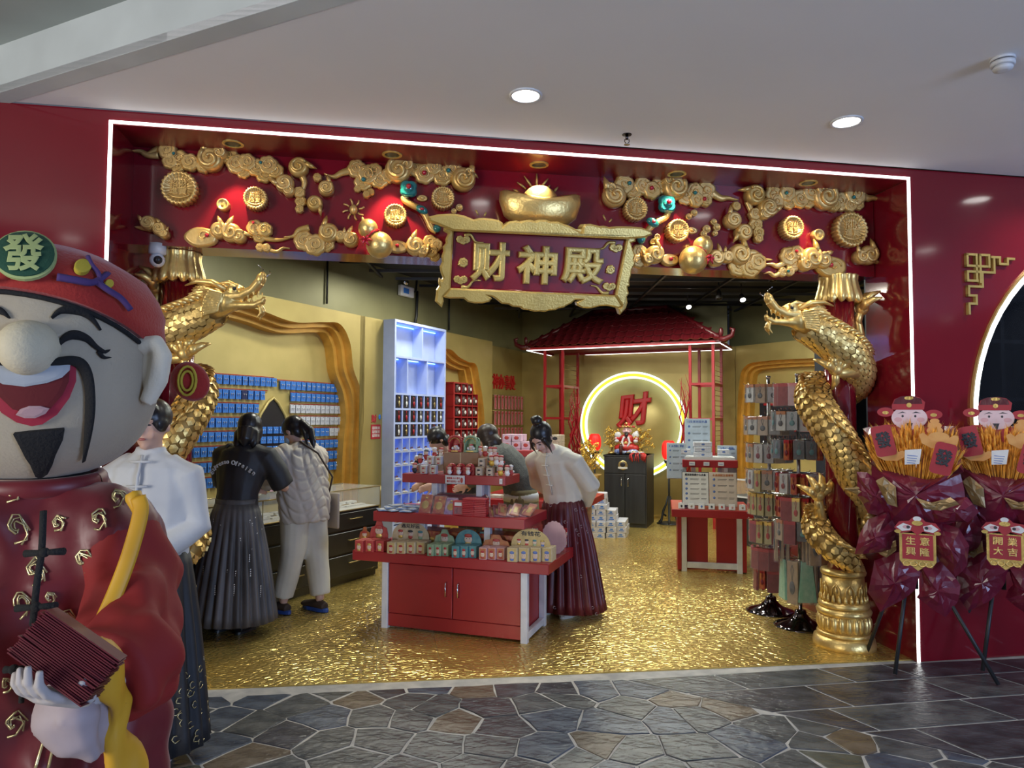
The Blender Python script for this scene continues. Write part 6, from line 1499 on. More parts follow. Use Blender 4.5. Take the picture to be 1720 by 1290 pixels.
for k in range(3):
    t = thing('flat_tray', 'pale flat box on the left end of the rear table, %s from the left' % ORD[k], 'box', BF @ place(0+k*.16, .0, .68)); MB().m('box_cream').box(-.07, .07, -.06, .08, 0, .035, .003).build('carton', t); MB().m('paper_white').box(-.05, .05, -.04, .05, .035, .037).build('label', t)
t = thing('red_figurine', 'red and orange figure at the right of the rear table', 'figurine', BF @ place(.93, .35, .98)); MB().m('print_orange').ball((0, 0, .07), (.04, .04, .07), 12, 8).build('body', t); MB().m('print_red').ball((0, 0, .16), (.03, .03, .03), 10, 8).build('head', t)
# ---- third table with crystal boards (right rear) ----
c0, c1 = G(1145, 960), G(1248, 965); cang2 = math.degrees(atan2(c1.y-c0.y, c1.x-c0.x)); CW2 = (c1-c0).length
CF2 = place(c0.x, c0.y, 0, cang2)
t = thing('display_table', 'red display table with white legs and crystal notices at the right rear', 'display table', CF2)
for x in (.0, CW2-.055):
    for y in (0, .6): MB().m('white_metal').box(x, x+.055, y, y+.05, 0, .60, .004).build('post', t)
MB().m('white_metal').box(.05, CW2-.05, .005, .045, .04, .10, .003).build('foot_rail', t)
MB().m('red_laminate').box(.04, CW2*.44, .05, .07, .02, .6).box(CW2*.58, CW2-.04, .05, .07, .02, .6).build('front_panel', t); MB().m('red_laminate').box(-.04, 0, .0, .66, .02, .6).box(CW2, CW2+.04, 0, .66, .02, .6).build('side_panel', t)
MB().m('red_laminate').box(-.1, CW2+.1, -.1, .78, .58, .66, .004).build('tray', t); MB().m('red_laminate').box(.02, CW2-.02, .18, .56, 1.08, 1.16, .004).build('tray', t)
for x in (.12, CW2-.16):
    for y in (.24, .48): MB().m('white_metal').box(x, x+.04, y, y+.04, .66, 1.08).build('tray_support', t)
MB().m('paper_white').box(.05, CW2-.05, .2, .54, 1.16, 1.19).build('liner', t)
def notice(M, w, h, lab, head, hm, rows_, m='paper_white', edge='ink'):
    t = thing('notice_board', lab, 'notice', M); MB().m(edge).box(-w/2-.006, w/2+.006, 0, .008, -.006, h+.006).build('frame', t); MB().m(m).box(-w/2, w/2, -.003, 0, 0, h).build('sheet', t)
    T = M4.Rotation(rad(90), 4, 'X'); mb = MB().m(hm); mb.T = T; mb.text(head, h*.075, (0, h*.93, .0035), .0006, bevel=.03, width=w*.8); mb.build('heading', t)
    mb = MB().m('ink')
    for i in range(rows_):
        z = h*(.80-.75*i/rows_); mb.box(-w*.2, w*.15, -.0035, -.003, z, z+.004).box(-w*.2, w*.12, -.0035, -.003, z-.010, z-.007).box(w*.22, w*.42, -.0035, -.003, z, z+.004).box(w*.22, w*.4, -.0035, -.003, z-.010, z-.007)
    mb.build('text_lines', t); mb = MB().m('print_blue')
    for i in range(rows_): mb.ball((-w*.34, -.003, h*(.80-.75*i/rows_)), (w*.05, .002, w*.05), 8, 5)
    mb.build('crystal_pictures', t)
mat('sheet_blue', (.52, .62, .74), .5); mat('sheet_tan', (.62, .52, .44), .5)
notice(CF2 @ place(.145, -.03, .70) @ M4.Rotation(rad(-8), 4, 'X'), .265, .34, 'white notice about crystals on the front left of the right rear table', '戴就爱佩戴什么水晶', 'ink', 5)
notice(CF2 @ place(.425, -.03, .70) @ M4.Rotation(rad(-8), 4, 'X'), .265, .34, 'tan notice with brown heading on the front right of the right rear table', '水晶搭配注意事项', 'pack_orange', 4, 'sheet_tan', 'sheet_tan')
notice(CF2 @ place(.2, .62, 1.18), .27, .42, 'pale blue notice standing highest behind the right rear table', '12生肖对应水晶', 'print_blue', 4, 'sheet_blue', 'paper_white')
notice(CF2 @ place(-.04, .3, .95), .2, .38, 'pale blue notice low at the left of the right rear table', '12生肖', 'print_blue', 4, 'sheet_blue', 'paper_white')
notice(CF2 @ place(.52, .58, .90), .2, .40, 'pale blue notice at the right behind the upper tray of the rear table', '水晶', 'print_blue', 4, 'sheet_blue', 'paper_white')
for k in range(7):
    t = thing('crystal_card', 'small white crystal sample card on the right rear table, %s from the left' % ORD[k], 'sample card', CF2 @ place(.0+k*CW2*.165, -.07, .665) @ M4.Rotation(rad(-15), 4, 'X'), 'crystal sample cards'); MB().m('paper_white').box(-.032, .032, 0, .012, 0, .06, .002).build('card', t); MB().m(['ink', 'pack_tan', 'print_blue', 'ink', 'print_red', 'badge_pink', 'pack_tan'][k]).ball((0, -.002, .028), (.010, .005, .012), 8, 6).build('stone', t)
for k, (x, y, z, w) in enumerate(((.2, .28, 1.19, .2), (.2, .3, 1.245, .18), (.2, .32, 1.30, .19), (.02, .34, 1.22, .1), (.42, .34, 1.22, .12), (.0, .05, .66, .1), (.03, .1, .70, .1))):
    t = thing('white_case', 'white jewellery case on the right rear table, %s in the pile' % ORD[k], 'box', CF2 @ place(x+.04, y, z, 3*(k % 3)-3)); MB().m('box_white').box(-w/2, w/2, -.05, .07, 0, .05, .003).build('case', t); MB().m('print_blue').ball((0, -.051, .025), (.018, .001, .010), 8, 5).build('emblem', t)
for k, x in enumerate((.12, .27, .42)):
    t = thing('price_tag', 'small white price tag on the right rear upper tray edge, %s from left' % ORD[k], 'price tag', CF2 @ M4.Translation(V((x, .175, 1.12))) @ M4.Rotation(rad(90), 4, 'X')); MB().m('paper_white').box(-.03, .03, -.02, .02, 0, .004).build('card', t); MB().m('print_blue').box(-.02, .02, -.004, .002, .004, .0045).build('print', t)
# ---- spinner racks ----
def hang_pack(m, head, w, h, charm=None, wrap=True, flare=0.0):
    t = thing('hanging_pack', 'x', 'pack'); mb = MB().m(m)
    mb.add([(-w/2, 0, 0), (w/2, 0, 0), (w/2+flare, -.006, -h), (-w/2-flare, -.006, -h), (-w/2, .012, 0), (w/2, .012, 0), (w/2+flare, .016, -h), (-w/2-flare, .016, -h)], [(0, 3, 2, 1), (4, 5, 6, 7), (0, 1, 5, 4), (3, 7, 6, 2), (0, 4, 7, 3), (1, 2, 6, 5)]); mb.build('card', t)
    if head: MB().m(head).box(-w/2, w/2, -.004, .014, -.022, .004).build('header_strip', t)
    if charm: MB().m(charm).ball((0, -.008, -h*.62), (w*.26, .006, h*.16), 8, 6).tube([(0, -.006, -h*.45), (-w*.12, -.005, -h*.2), (0, -.005, -h*.08)], .0018, 4).tube([(0, -.006, -h*.45), (w*.12, -.005, -h*.2), (0, -.005, -h*.08)], .0018, 4).build('pendant', t)
    if wrap: MB().m('clear_wrap').box(-w*.54, w*.54, -.014, .018, -h*1.04, .002, .005).build('wrap', t)
    return t
PK = {'grey': hang_pack('print_grey', 'pack_orange', .085, .145, 'ink'), 'tan': hang_pack('pack_tan', 'pack_orange', .08, .15, 'pack_dark'), 'clear': hang_pack('print_grey', None, .07, .15, 'pack_maroon'), 'dark': hang_pack('pack_dark', None, .075, .14, 'print_teal'), 'olive': hang_pack('pack_olive', 'leaf_gold', .055, .17, 'print_red'),
      'maroon': hang_pack('pack_maroon', 'card_red', .09, .17, None), 'mint': hang_pack('pack_mint', None, .08, .30, None, True, .03), 'redcharm': hang_pack('pack_red', 'card_red', .045, .15, 'pack_maroon', False), 'brown': hang_pack('pack_tan', None, .085, .32, 'pack_dark')}
PKD = {'grey': 'grey pack with pendant', 'tan': 'tan pack with orange header', 'clear': 'clear bag with round charm', 'dark': 'dark slate pack', 'olive': 'yellow headed narrow pack', 'maroon': 'maroon pack', 'mint': 'long mint green fan pack', 'redcharm': 'slim red charm', 'brown': 'long brown printed pack'}
pused = set()
def spinner(px, pyb, ptop, tiers, lab, which, pcx, topx=None):
    p = G(px, pyb); d = (p-O).dot(FW); t = thing('spinner_rack', lab, 'display rack', place(p.x, p.y, 0))
    H_ = HC+(702-ptop)/FPX*d
    MB().m('dark_chrome').lathe([(.20, 0), (.202, .008), (.17, .018), (.09, .05), (.045, .095), (.04, .125), (.022, .13)], 36).build('base', t)
    MB().m('chrome').tube([(0, 0, .12), (0, 0, H_)], .014, 10).tube([(0, 0, H_), (0, 0, H_+.02)], .02, 10).build('pole', t)
    for ti, (py, kinds, R_, n) in enumerate(tiers):
        z = HC+(702-py)/FPX*d
        mb = MB().m('chrome'); ringp = [(R_*.45*cos(2*pi*i/20), R_*.45*sin(2*pi*i/20), z) for i in range(21)]; mb.tube(ringp, .004, 5, cap=False)
        for i in range(n):
            a = 2*pi*(i+.5*(ti % 2))/n; mb.tube([(.01*cos(a), .01*sin(a), z), (R_*cos(a), R_*sin(a), z), ((R_+.012)*cos(a), (R_+.012)*sin(a), z+.012)], .0025, 4)
        mb.build('hook_ring', t)
        for i in range(n):
            a = 2*pi*(i+.5*(ti % 2))/n
            if sin(a) > .55: continue
            k = kinds[i % len(kinds)]
            for q in range(3 if R_ > .16 else 2):
                rr = R_-.012-q*.042; M = place(p.x+rr*cos(a), p.y+rr*sin(a), z-.004, math.degrees(a)+90+random.uniform(-6, 6))
                lab2 = '%s, %s spinner rack, %s tier, %s hook from right%s' % (PKD[k], which, ORD[ti], ORD[i % 20], ('', ', second in', ', third in')[q])
                if k not in pused: pused.add(k); PK[k].matrix_world = M; PK[k]['label'] = lab2; PK[k]['group'] = 'packs on the %s spinner rack' % which
                else: copy_tree(PK[k], M, lab2, 'packs on the %s spinner rack' % which)
random.seed(31)
spinner(1295, 1027, 632, [(643, ['grey', 'tan', 'grey'], .19, 11), (697, ['tan', 'grey', 'tan', 'grey'], .2, 13), (743, ['clear', 'tan', 'clear'], .19, 13), (787, ['tan', 'clear', 'olive'], .19, 14), (826, ['olive'], .18, 16), (872, ['olive', 'maroon', 'olive'], .17, 14), (916, ['maroon'], .16, 11), (952, ['maroon', 'redcharm'], .14, 9)], 'tall chrome spinner rack of pendant packs, left one of the two', 'left', 1293)
spinner(1345, 1052, 628, [(641, ['maroon', 'maroon'], .18, 12), (688, ['dark', 'clear', 'dark', 'grey'], .2, 13), (736, ['dark', 'dark', 'redcharm'], .2, 13), (792, ['redcharm', 'clear', 'redcharm'], .18, 13), (832, ['redcharm', 'maroon', 'olive', 'redcharm'], .18, 15), (870, ['dark', 'brown', 'tan', 'maroon'], .19, 12), (936, ['brown', 'mint', 'brown', 'mint', 'mint'], .15, 8)], 'tall chrome spinner rack of pendant packs, right one beside the red column', 'right', 1350)
for k in list(PK):
    if k not in pused:
        for c in list(PK[k].children): bpy.data.objects.remove(c)
        bpy.data.objects.remove(PK[k])
# glass side counter behind the racks
gp = at(1345, 850, 8.2); t = thing('side_counter', 'white edged counter behind the spinner racks below the right alcove', 'counter', place(gp.x+.15, gp.y, 0, -56))
MB().m('dark_wood').box(-1.2, .9, 0, .45, 0, .62).build('body', t); MB().m('glass').box(-1.2, .9, 0, .45, .62, .82).build('glass_case', t); MB().m('white_metal').box(-1.2, .9, -.01, .0, .82, .84).box(-1.2, .9, -.01, 0, .6, .62).build('edge_trim', t)
t = thing('wall_pegboard', 'dark pegboard with red rail of bracelets in the right alcove', 'pegboard', RWa @ M4.Translation(V((uv(RWa, 1258, 750).x, 0, -.29))))
MB().m('blue_black').box(0, 1.6, 1.15, 2.1, 0, .02).build('board', t); MB().m('card_red').box(.1, 1.5, 1.82, 1.87, .02, .05).box(.1, 1.5, 1.42, 1.47, .02, .05).build('rail', t)
mb = MB().m('dark_item')
for k in range(16):
    for z in (1.8, 1.4): mb.tube([(.15+k*.085, .045, 0)]*1+[(.15+k*.085+.03*cos(a), z-.07+.05*sin(a), .06) for a in [2*pi*i/8 for i in range(9)]][0:0] if False else [(.15+k*.085+.03*cos(2*pi*i/8), z-.07+.05*sin(2*pi*i/8), .06) for i in range(9)], .006, 5)
mb.build('bracelets', t, kind='stuff')
# ================= FLOWER BASKETS =================
mat('wrap_paper', (.11, .006, .02), .28, c2=(.15, .010, .03), scale=5, coat=.12, bump=.25, bscale=18); mat('wrap_dark', (.10, .005, .018), .3, coat=.2, bump=.25, bscale=18); mat('wrap_gold', (.34, .22, .09), .4, .3)
mat('wheat', (.95, .45, .05), .6, c2=(.62, .26, .03), scale=30); mat('card_stock_red', (.40, .02, .035), .5); mat('blush', (.70, .40, .42), .5); mat('cutout_skin', (.78, .58, .60), .5); mat('ingot_print', (.72, .38, .12), .45, c2=(.66, .3, .08), scale=12)
def basket(px, pyb, S, side, words, seed):
    random.seed(seed); p = G(px, pyb); d = (p-O).dot(FW); k = d/FPX*S
    ang = math.degrees(atan2(p.y, p.x))-90+2
    B_ = place(p.x, p.y, 0, ang); t = thing('wheat_bouquet_stand', 'orange wheat bouquet in burgundy wrap on black tripod, %s' % side, 'bouquet stand', B_)
    def q(x, y, dep=0.0): return V(((x-1538)*k, dep, HC-(y-703)*k/S*1.0+(0)))
    for (tx, ty), (bx_, by_, bd_) in (((1528, 960), (1505, 0, -.16)), ((1512, 960), (1462, 0, .22)), ((1565, 960), (1650, 0, -.06))):
        a = q(tx, ty, .02); MB().m('black_metal').tube([(a.x, a.y, a.z), ((bx_-1538)*k, bd_, .0+.012)], [.012, .012], 8).build('leg', t)
    MB().m('black_metal').tube([q(1540, 990, .05), q(1540, 830, .08)], .014, 8).build('pole', t)
    def sheet(pts, m, dep, bul=.05, name='wrap_sheet'):
        P = [q(*a) for a in pts]; c = sum(P, V((0, 0, 0)))/len(P); n = len(P); vs = [tuple(c+V((0, dep-bul, 0)))]; R = 4; seg = []
        for i in range(n):
            a, b = P[i], P[(i+1) % n]; m_ = max(2, int((b-a).length/.045)); seg += [a+(b-a)*j/m_+V((0, 0, 0)) for j in range(m_)]
        N = len(seg); off = [random.uniform(-1, 1) for _ in range(N)]
        for r in range(1, R+1):
            f = r/R
            for i, s_ in enumerate(seg):
                w = c+(s_-c)*f; jj = V((random.uniform(-1, 1), 0, random.uniform(-1, 1)))*.006*(1 if r < R else .8)
                vs.append(tuple(w+jj+V((0, dep-bul*(1-f*f)+off[i]*.020*f+random.uniform(-.006, .006), 0))))
        fs = [(0, 1+i, 1+(i+1) % N) for i in range(N)]
        for r in range(R-1):
            for i in range(N): j = (i+1) % N; fs.append((1+r*N+i, 1+(r+1)*N+i, 1+(r+1)*N+j, 1+r*N+j))
        o = MB().m(m).add(vs, fs, False).build(name, t); md = o.modifiers.new('thick', 'SOLIDIFY'); md.thickness = .0015
    sheet([(1463, 718), (1500, 712), (1530, 800), (1478, 790)], 'wrap_paper', .10); sheet([(1556, 712), (1603, 712), (1614, 790), (1570, 805)], 'wrap_paper', .10)
    sheet([(1475, 782), (1500, 790), (1530, 797), (1560, 801), (1607, 790), (1612, 830), (1595, 870), (1545, 890), (1500, 876), (1478, 840)], 'wrap_paper', -.06, .09)
    sheet([(1452, 793), (1470, 792), (1500, 820), (1513, 850), (1515, 872), (1470, 862), (1455, 835)], 'wrap_paper', -.08); sheet([(1431, 822), (1458, 817), (1462, 824), (1455, 832)], 'wrap_gold', -.1, .0)
    sheet([(1482, 806), (1493, 797), (1512, 815), (1514, 848), (1498, 842)], 'wrap_gold', -.15, .02); sheet([(1540, 830), (1560, 838), (1590, 828), (1600, 838), (1575, 850), (1552, 846)], 'wrap_gold', -.16, .01)
    sheet([(1555, 840), (1612, 826), (1630, 850), (1612, 866), (1565, 872)], 'wrap_paper', -.1); sheet([(1500, 866), (1575, 862), (1590, 930), (1545, 960), (1498, 935)], 'wrap_dark', .03, .03)
    sheet([(1470, 872), (1500, 858), (1512, 885), (1503, 920), (1470, 930), (1447, 933), (1456, 900)], 'wrap_paper', -.10, .08); sheet([(1480, 925), (1510, 905), (1512, 922), (1495, 935)], 'wrap_gold', -.08, .01)
    sheet([(1565, 868), (1600, 878), (1614, 905), (1611, 935), (1594, 957), (1572, 930), (1558, 900)], 'wrap_paper', -.10, .08)
    sheet([(1478, 945), (1520, 922), (1547, 950), (1537, 985), (1520, 1005), (1485, 1028), (1466, 998)], 'wrap_paper', -.05, .05); sheet([(1545, 940), (1580, 940), (1604, 975), (1598, 1000), (1582, 1028), (1555, 1010), (1541, 1000), (1552, 975)], 'wrap_paper', -.02, .05)
    # wheat
    mb = MB().m('wheat')
    for i in range(330):
        fx = random.uniform(-1, 1); dep = random.uniform(-.10, .08); base = q(1540+fx*28, 830, dep*.3); top = q(1540+fx*62+random.uniform(-5, 5), 734+20*abs(fx)+random.uniform(-16, 30)-(dep*120), dep)
        mb.tube([base, top], .0022, 3); dr = (top-base).normalized(); L_ = random.uniform(.05, .075)
        mb.tube([top-dr*.01, top+dr*L_*.3, top+dr*L_*.7, top+dr*L_], [.002, .0075, .006, .001], 5)
        for j in range(5):
            a = random.uniform(0, 6.28); o_ = V((cos(a), sin(a), 0))*.022; s_ = top+dr*L_*(.3+.14*j); e_ = s_+dr*.05+o_; w = V((.0011, 0, 0)); mb.add([s_-w, s_+w, e_], [(0, 1, 2)])
    mb.build('wheat', t, kind='stuff')
    X = M4.Rotation(rad(90), 4, 'X')
    def cutout(x, y, dep, name, lab, tilt=0):
        o = bpy.data.objects.new(name, None); COL.objects.link(o); o.parent = t; o.matrix_local = M4.Translation(q(x, y, dep)) @ X @ M4.Rotation(rad(tilt), 4, 'Z'); o['label'] = lab; return o
    def ell(mb, x, y, a, b, z0, z1, n=24): mb.prism([((x+a*cos(2*pi*i/n))*k, (y+b*sin(2*pi*i/n))*k) for i in range(n)], z0, z1)
    def rr(mb, w, h, z0, z1, r=6): 
        P = []
        for cx, cy, a0 in ((w-r, h-r, 0), (-w+r, h-r, 90), (-w+r, -h+r, 180), (w-r, -h+r, 270)): P += [((cx+r*cos(rad(a0+30*j)))*k, (cy+r*sin(rad(a0+30*j)))*k) for j in range(4)]
        mb.prism(P, z0, z1)
    def pm(pts, z0, z1): return [(a*k, b*k) for a, b in pts], z0, z1
    c = cutout(1533, 697, .02, 'deity_cutout', 'cardboard cutout of a bearded deity with red winged hat')
    mb = MB().m('cutout_skin'); ell(mb, 2, -2, 27, 20, 0, .004); mb.m('card_stock_red'); ell(mb, -34, 8, 13, 8, -.001, .003); ell(mb, 38, 4, 13, 8, -.001, .003)
    mb.prism(*pm([(-24, 12), (24, 12), (26, 25), (18, 33), (6, 36), (-10, 35), (-20, 30), (-24, 20)], .003, .006)); mb.m('wrap_dark').prism(*pm([(-22, 22), (22, 22), (20, 31), (6, 36), (-10, 35), (-19, 30)], .006, .007))
    mb.m('card_stock_red').prism(*pm([(-32, -18), (36, -18), (40, -44), (-36, -44)], -.001, .003)); mb.m('gold_paint'); ell(mb, -34, 7, 5, 3, .003, .0045, 12); ell(mb, 38, 3, 5, 3, .003, .0045, 12); ell(mb, 2, 20, 4, 4, .006, .008, 12); ell(mb, 2, 32, 7, 3, .007, .009, 12)
    mb.m('ink').prism(*pm([(-16, 5), (-8, 9), (-2, 6), (-8, 7)], .004, .005)).prism(*pm([(6, 6), (12, 9), (20, 6), (12, 6.5)], .004, .005)); ell(mb, -8, 1, 1.8, 2.2, .004, .005, 10); ell(mb, 11, 1, 1.8, 2.2, .004, .005, 10); mb.prism(*pm([(-3, -11), (7, -11), (3, -24)], .004, .006))
    mb.m('blush'); ell(mb, -15, -5, 6, 4, .004, .0045, 12); ell(mb, 19, -5, 6, 4, .004, .0045, 12); mb.build('print', c)
    mb = MB().m('card_stock_red').prism(*pm([(-34, -14), (-18, -14), (-18, -50), (-34, -50)], .004, .008)); mb.m('gold_paint').text('生意兴隆', 1, (-26*k, -22*k, .0085), .0005, bevel=.02, width=.001) if False else mb.m('gold_paint').text('生', 9*k, (-26*k, -22*k, .0085), .0005, bevel=.03).text('意', 9*k, (-26*k, -33*k, .0085), .0005, bevel=.03); mb.build('banner', c)
    c = cutout(1572, 722, .0, 'ingot_cutout', 'printed cardboard gold ingots'); mb = MB().m('ingot_print'); ell(mb, 0, 10, 10, 7, 0, .004); ell(mb, 0, 18, 7, 4, 0, .0045); ell(mb, 0, 2, 12, 7, .001, .005); mb.build('stacked_ingots', c)
    for (x, y, dep, s_) in ((1575, 735, -.13, 1.0), (1504, 760, -.12, .8)):
        c = cutout(x, y, dep, 'ingot_cutout', 'printed cardboard gold ingot'); mb = MB().m('ingot_print')
        mb.prism(*pm([(a*s_, b*s_) for a, b in ((-28, 8), (-22, 12), (-12, 4), (12, 2), (22, 8), (28, 6), (26, -6), (14, -14), (-10, -14), (-24, -6))], 0, .004)); ell(mb, 0, 5*s_, 15*s_, 8*s_, .001, .006); mb.build('print', c)
    for (x, y, dep, tilt) in ((1495, 738, -.13, 12), (1580, 765, -.17, -14)):
        c = cutout(x, y, dep, 'fortune_card', 'red rounded card with one large black character', tilt); mb = MB().m('card_stock_red'); rr(mb, 15.5, 26, 0, .004); mb.m('ink').text('發', 27*k, (0, 2*k, .0045), .0006, bevel=.035, width=24*k); mb.build('print', c)
    c = cutout(1537, 764, -.18, 'paper_note', 'white paper note with handwriting', -4); mb = MB().m('paper_white'); mb.prism(*pm([(-11, -13), (10, -10), (12, 15), (-12, 11)], 0, .001)); mb.m('print_blue')
    for j in range(4): mb.box(-8*k, (7-j)*k, (2-j*4)*k, (3.2-j*4)*k, .001, .0014)
    mb.build('print', c)
    # plaque with mask and greeting
    c = cutout(1541, 905, -.20, 'greeting_plaque', 'hanging plaque with white eyed lion mask and gold greeting'); mb = MB().m('gold_paint').prism(*pm([(-26, 18), (26, 18), (26, -26), (20, -36), (10, -34), (0, -42), (-10, -34), (-20, -36), (-26, -26)], 0, .005)); mb.m('card_stock_red').prism(*pm([(-22, 16), (22, 16), (22, -24), (-22, -24)], .005, .007))
    mb.m('card_stock_red').prism(*pm([(-33, 26), (-26, 36), (-12, 38), (-6, 44), (6, 44), (12, 38), (26, 36), (33, 26), (24, 17), (8, 22), (0, 15), (-8, 22), (-24, 17)], .007, .011)); mb.m('pearl').prism(*pm([(-30, 27), (-20, 34), (-8, 30), (-10, 23), (-22, 21)], .011, .013)).prism(*pm([(30, 27), (20, 34), (8, 30), (10, 23), (22, 21)], .011, .013)); ell(mb, 0, 42, 6, 4, .011, .013, 12)
    mb.m('blush'); ell(mb, -15, 28, 6, 3, .013, .014, 12); ell(mb, 15, 28, 6, 3, .013, .014, 12); mb.m('ink'); ell(mb, -13, 28, 2.6, 2.6, .014, .015, 10); ell(mb, 13, 28, 2.6, 2.6, .014, .015, 10); mb.m('gold_paint'); ell(mb, 0, 35, 8, 4, .0125, .014, 12); ell(mb, -28, 20, 5, 3, .010, .012, 10); ell(mb, 28, 20, 5, 3, .010, .012, 10); mb.build('mask', c)
    mb = MB().m('gold_shiny')
    for ch, (x, y) in zip(words, ((-10, 6), (10, 6), (-10, -11), (10, -11))): mb.text(ch, 14*k, (x*k, y*k, .0075), .0008, bevel=.03, width=14*k)
    mb.build('greeting', c)
    mb = MB().m('gold_shiny')
    for x in (-16, -6, 6, 16): ringp = [((x+5*cos(2*pi*i/10))*k, (-31+4*sin(2*pi*i/10))*k, .006) for i in range(11)]; mb.tube(ringp, 1.2*k, 5, cap=False)
    mb.build('scroll_border', c)
basket(1540, 1128, 1.0, 'nearer the gold column', '生意興隆', 3)
basket(1688, 1124, .97, 'by the round window', '開業大吉', 8)
# ================= PEOPLE =================
mat('shirt_white', (.60, .60, .60), .6, c2=(.52, .52, .53), scale=4, bump=.3, bscale=9); mat('blouse_cream', (.62, .58, .50), .55, c2=(.56, .52, .45), scale=4, bump=.2, bscale=9); mat('cloth_black', (.012, .012, .015), .6, c2=(.02, .02, .024), scale=6, bump=.4, bscale=10)
mat('skirt_grey', (.035, .034, .036), .55, c2=(.11, .10, .10), scale=3.5, stretch=(3, 3, .5)); mat('skirt_red', (.075, .005, .009), .45, c2=(.12, .012, .018), scale=5); mat('jacket_beige', (.50, .44, .37), .6, c2=(.45, .39, .33), scale=5); mat('trouser_cream', (.58, .54, .44), .7, c2=(.52, .48, .40), scale=5, bump=.3, bscale=8)
mat('sweater_grey', (.10, .10, .09), .85, c2=(.07, .07, .065), scale=40, bump=.6, bscale=90); mat('khaki', (.16, .13, .06), .7); mat('shoe_blue', (.015, .06, .28), .5); mat('shoe_brown', (.05, .03, .02), .7); mat('shoe_black', (.012, .012, .014), .4); mat('lips', (.40, .10, .09), .4); mat('mask_blue', (.35, .5, .62), .6)
mat('felt_cream', (.74, .66, .52), .9, c2=(.70, .62, .49), scale=5, bump=.2, bscale=120, sheen=.3); mat('felt_nose', (.62, .55, .40), .9, bump=.2, bscale=120); mat('felt_red', (.36, .016, .010), .85, c2=(.32, .012, .010), scale=5, bump=.25, bscale=120, sheen=.3); mat('felt_black', (.008, .008, .01), .9, bump=.4, bscale=150)
mat('felt_green', (.012, .07, .04), .85, bump=.2, bscale=120); mat('felt_lime', (.40, .48, .20), .85); mat('felt_purple', (.07, .035, .16), .85); mat('felt_yellow', (.55, .42, .04), .85); mat('felt_mouth', (.12, .006, .010), .85); mat('felt_lip', (.34, .015, .04), .8); mat('felt_teeth', (.36, .39, .44), .85); mat('felt_tongue', (.42, .26, .28), .85)
mat('satin_red', (.17, .007, .016), .42, c2=(.12, .005, .012), scale=4, bump=.25, bscale=6, sheen=.2); mat('plain_red', (.26, .010, .010), .75, c2=(.20, .008, .009), scale=3, bump=.2, bscale=5); mat('satin_yellow', (.66, .36, .02), .5, c2=(.6, .3, .02), scale=6); mat('gold_print', (.62, .52, .28), .25, .6); mat('glove_white', (.50, .46, .46), .8); mat('lining', (.42, .34, .36), .6); mat('envelope', (.10, .008, .016), .45, c2=(.14, .012, .02), scale=30)
def hand(mb, p, d, n, side=1, s=1.0, curl=.5):
    p, d, n = V(p), V(d).normalized(), V(n).normalized(); n = (n-d*n.dot(d)).normalized(); lat = d.cross(n)*side
    mb.tube([p, p+d*.03*s, p+d*.085*s, p+d*.095*s], [(.026*s, .020*s), (.038*s, .018*s), (.040*s, .015*s), (.034*s, .012*s)], 10, nrm=n)
    for i, L_ in enumerate((.070, .078, .073, .058)):
        q = p+d*.088*s+lat*(.030-.0195*i)*s; P = [q-d*.02*s]; a = 0
        for j in range(4): P.append(q); a += curl*(.35+.35*j); q = q+(d*cos(a)+n*sin(a))*L_*s/3
        mb.tube(P, [.0095*s, .0095*s, .0088*s, .008*s, .0062*s], 7)
    q = p+d*.025*s+lat*.032*s; e = (lat*.8+d*.65+n*.2).normalized(); e2 = (lat*.25+d*.85+n*.5).normalized()
    mb.tube([q-e*.01*s, q+e*.032*s, q+e*.032*s+e2*.028*s, q+e*.032*s+e2*.05*s], [.013*s, .0115*s, .010*s, .007*s], 7)
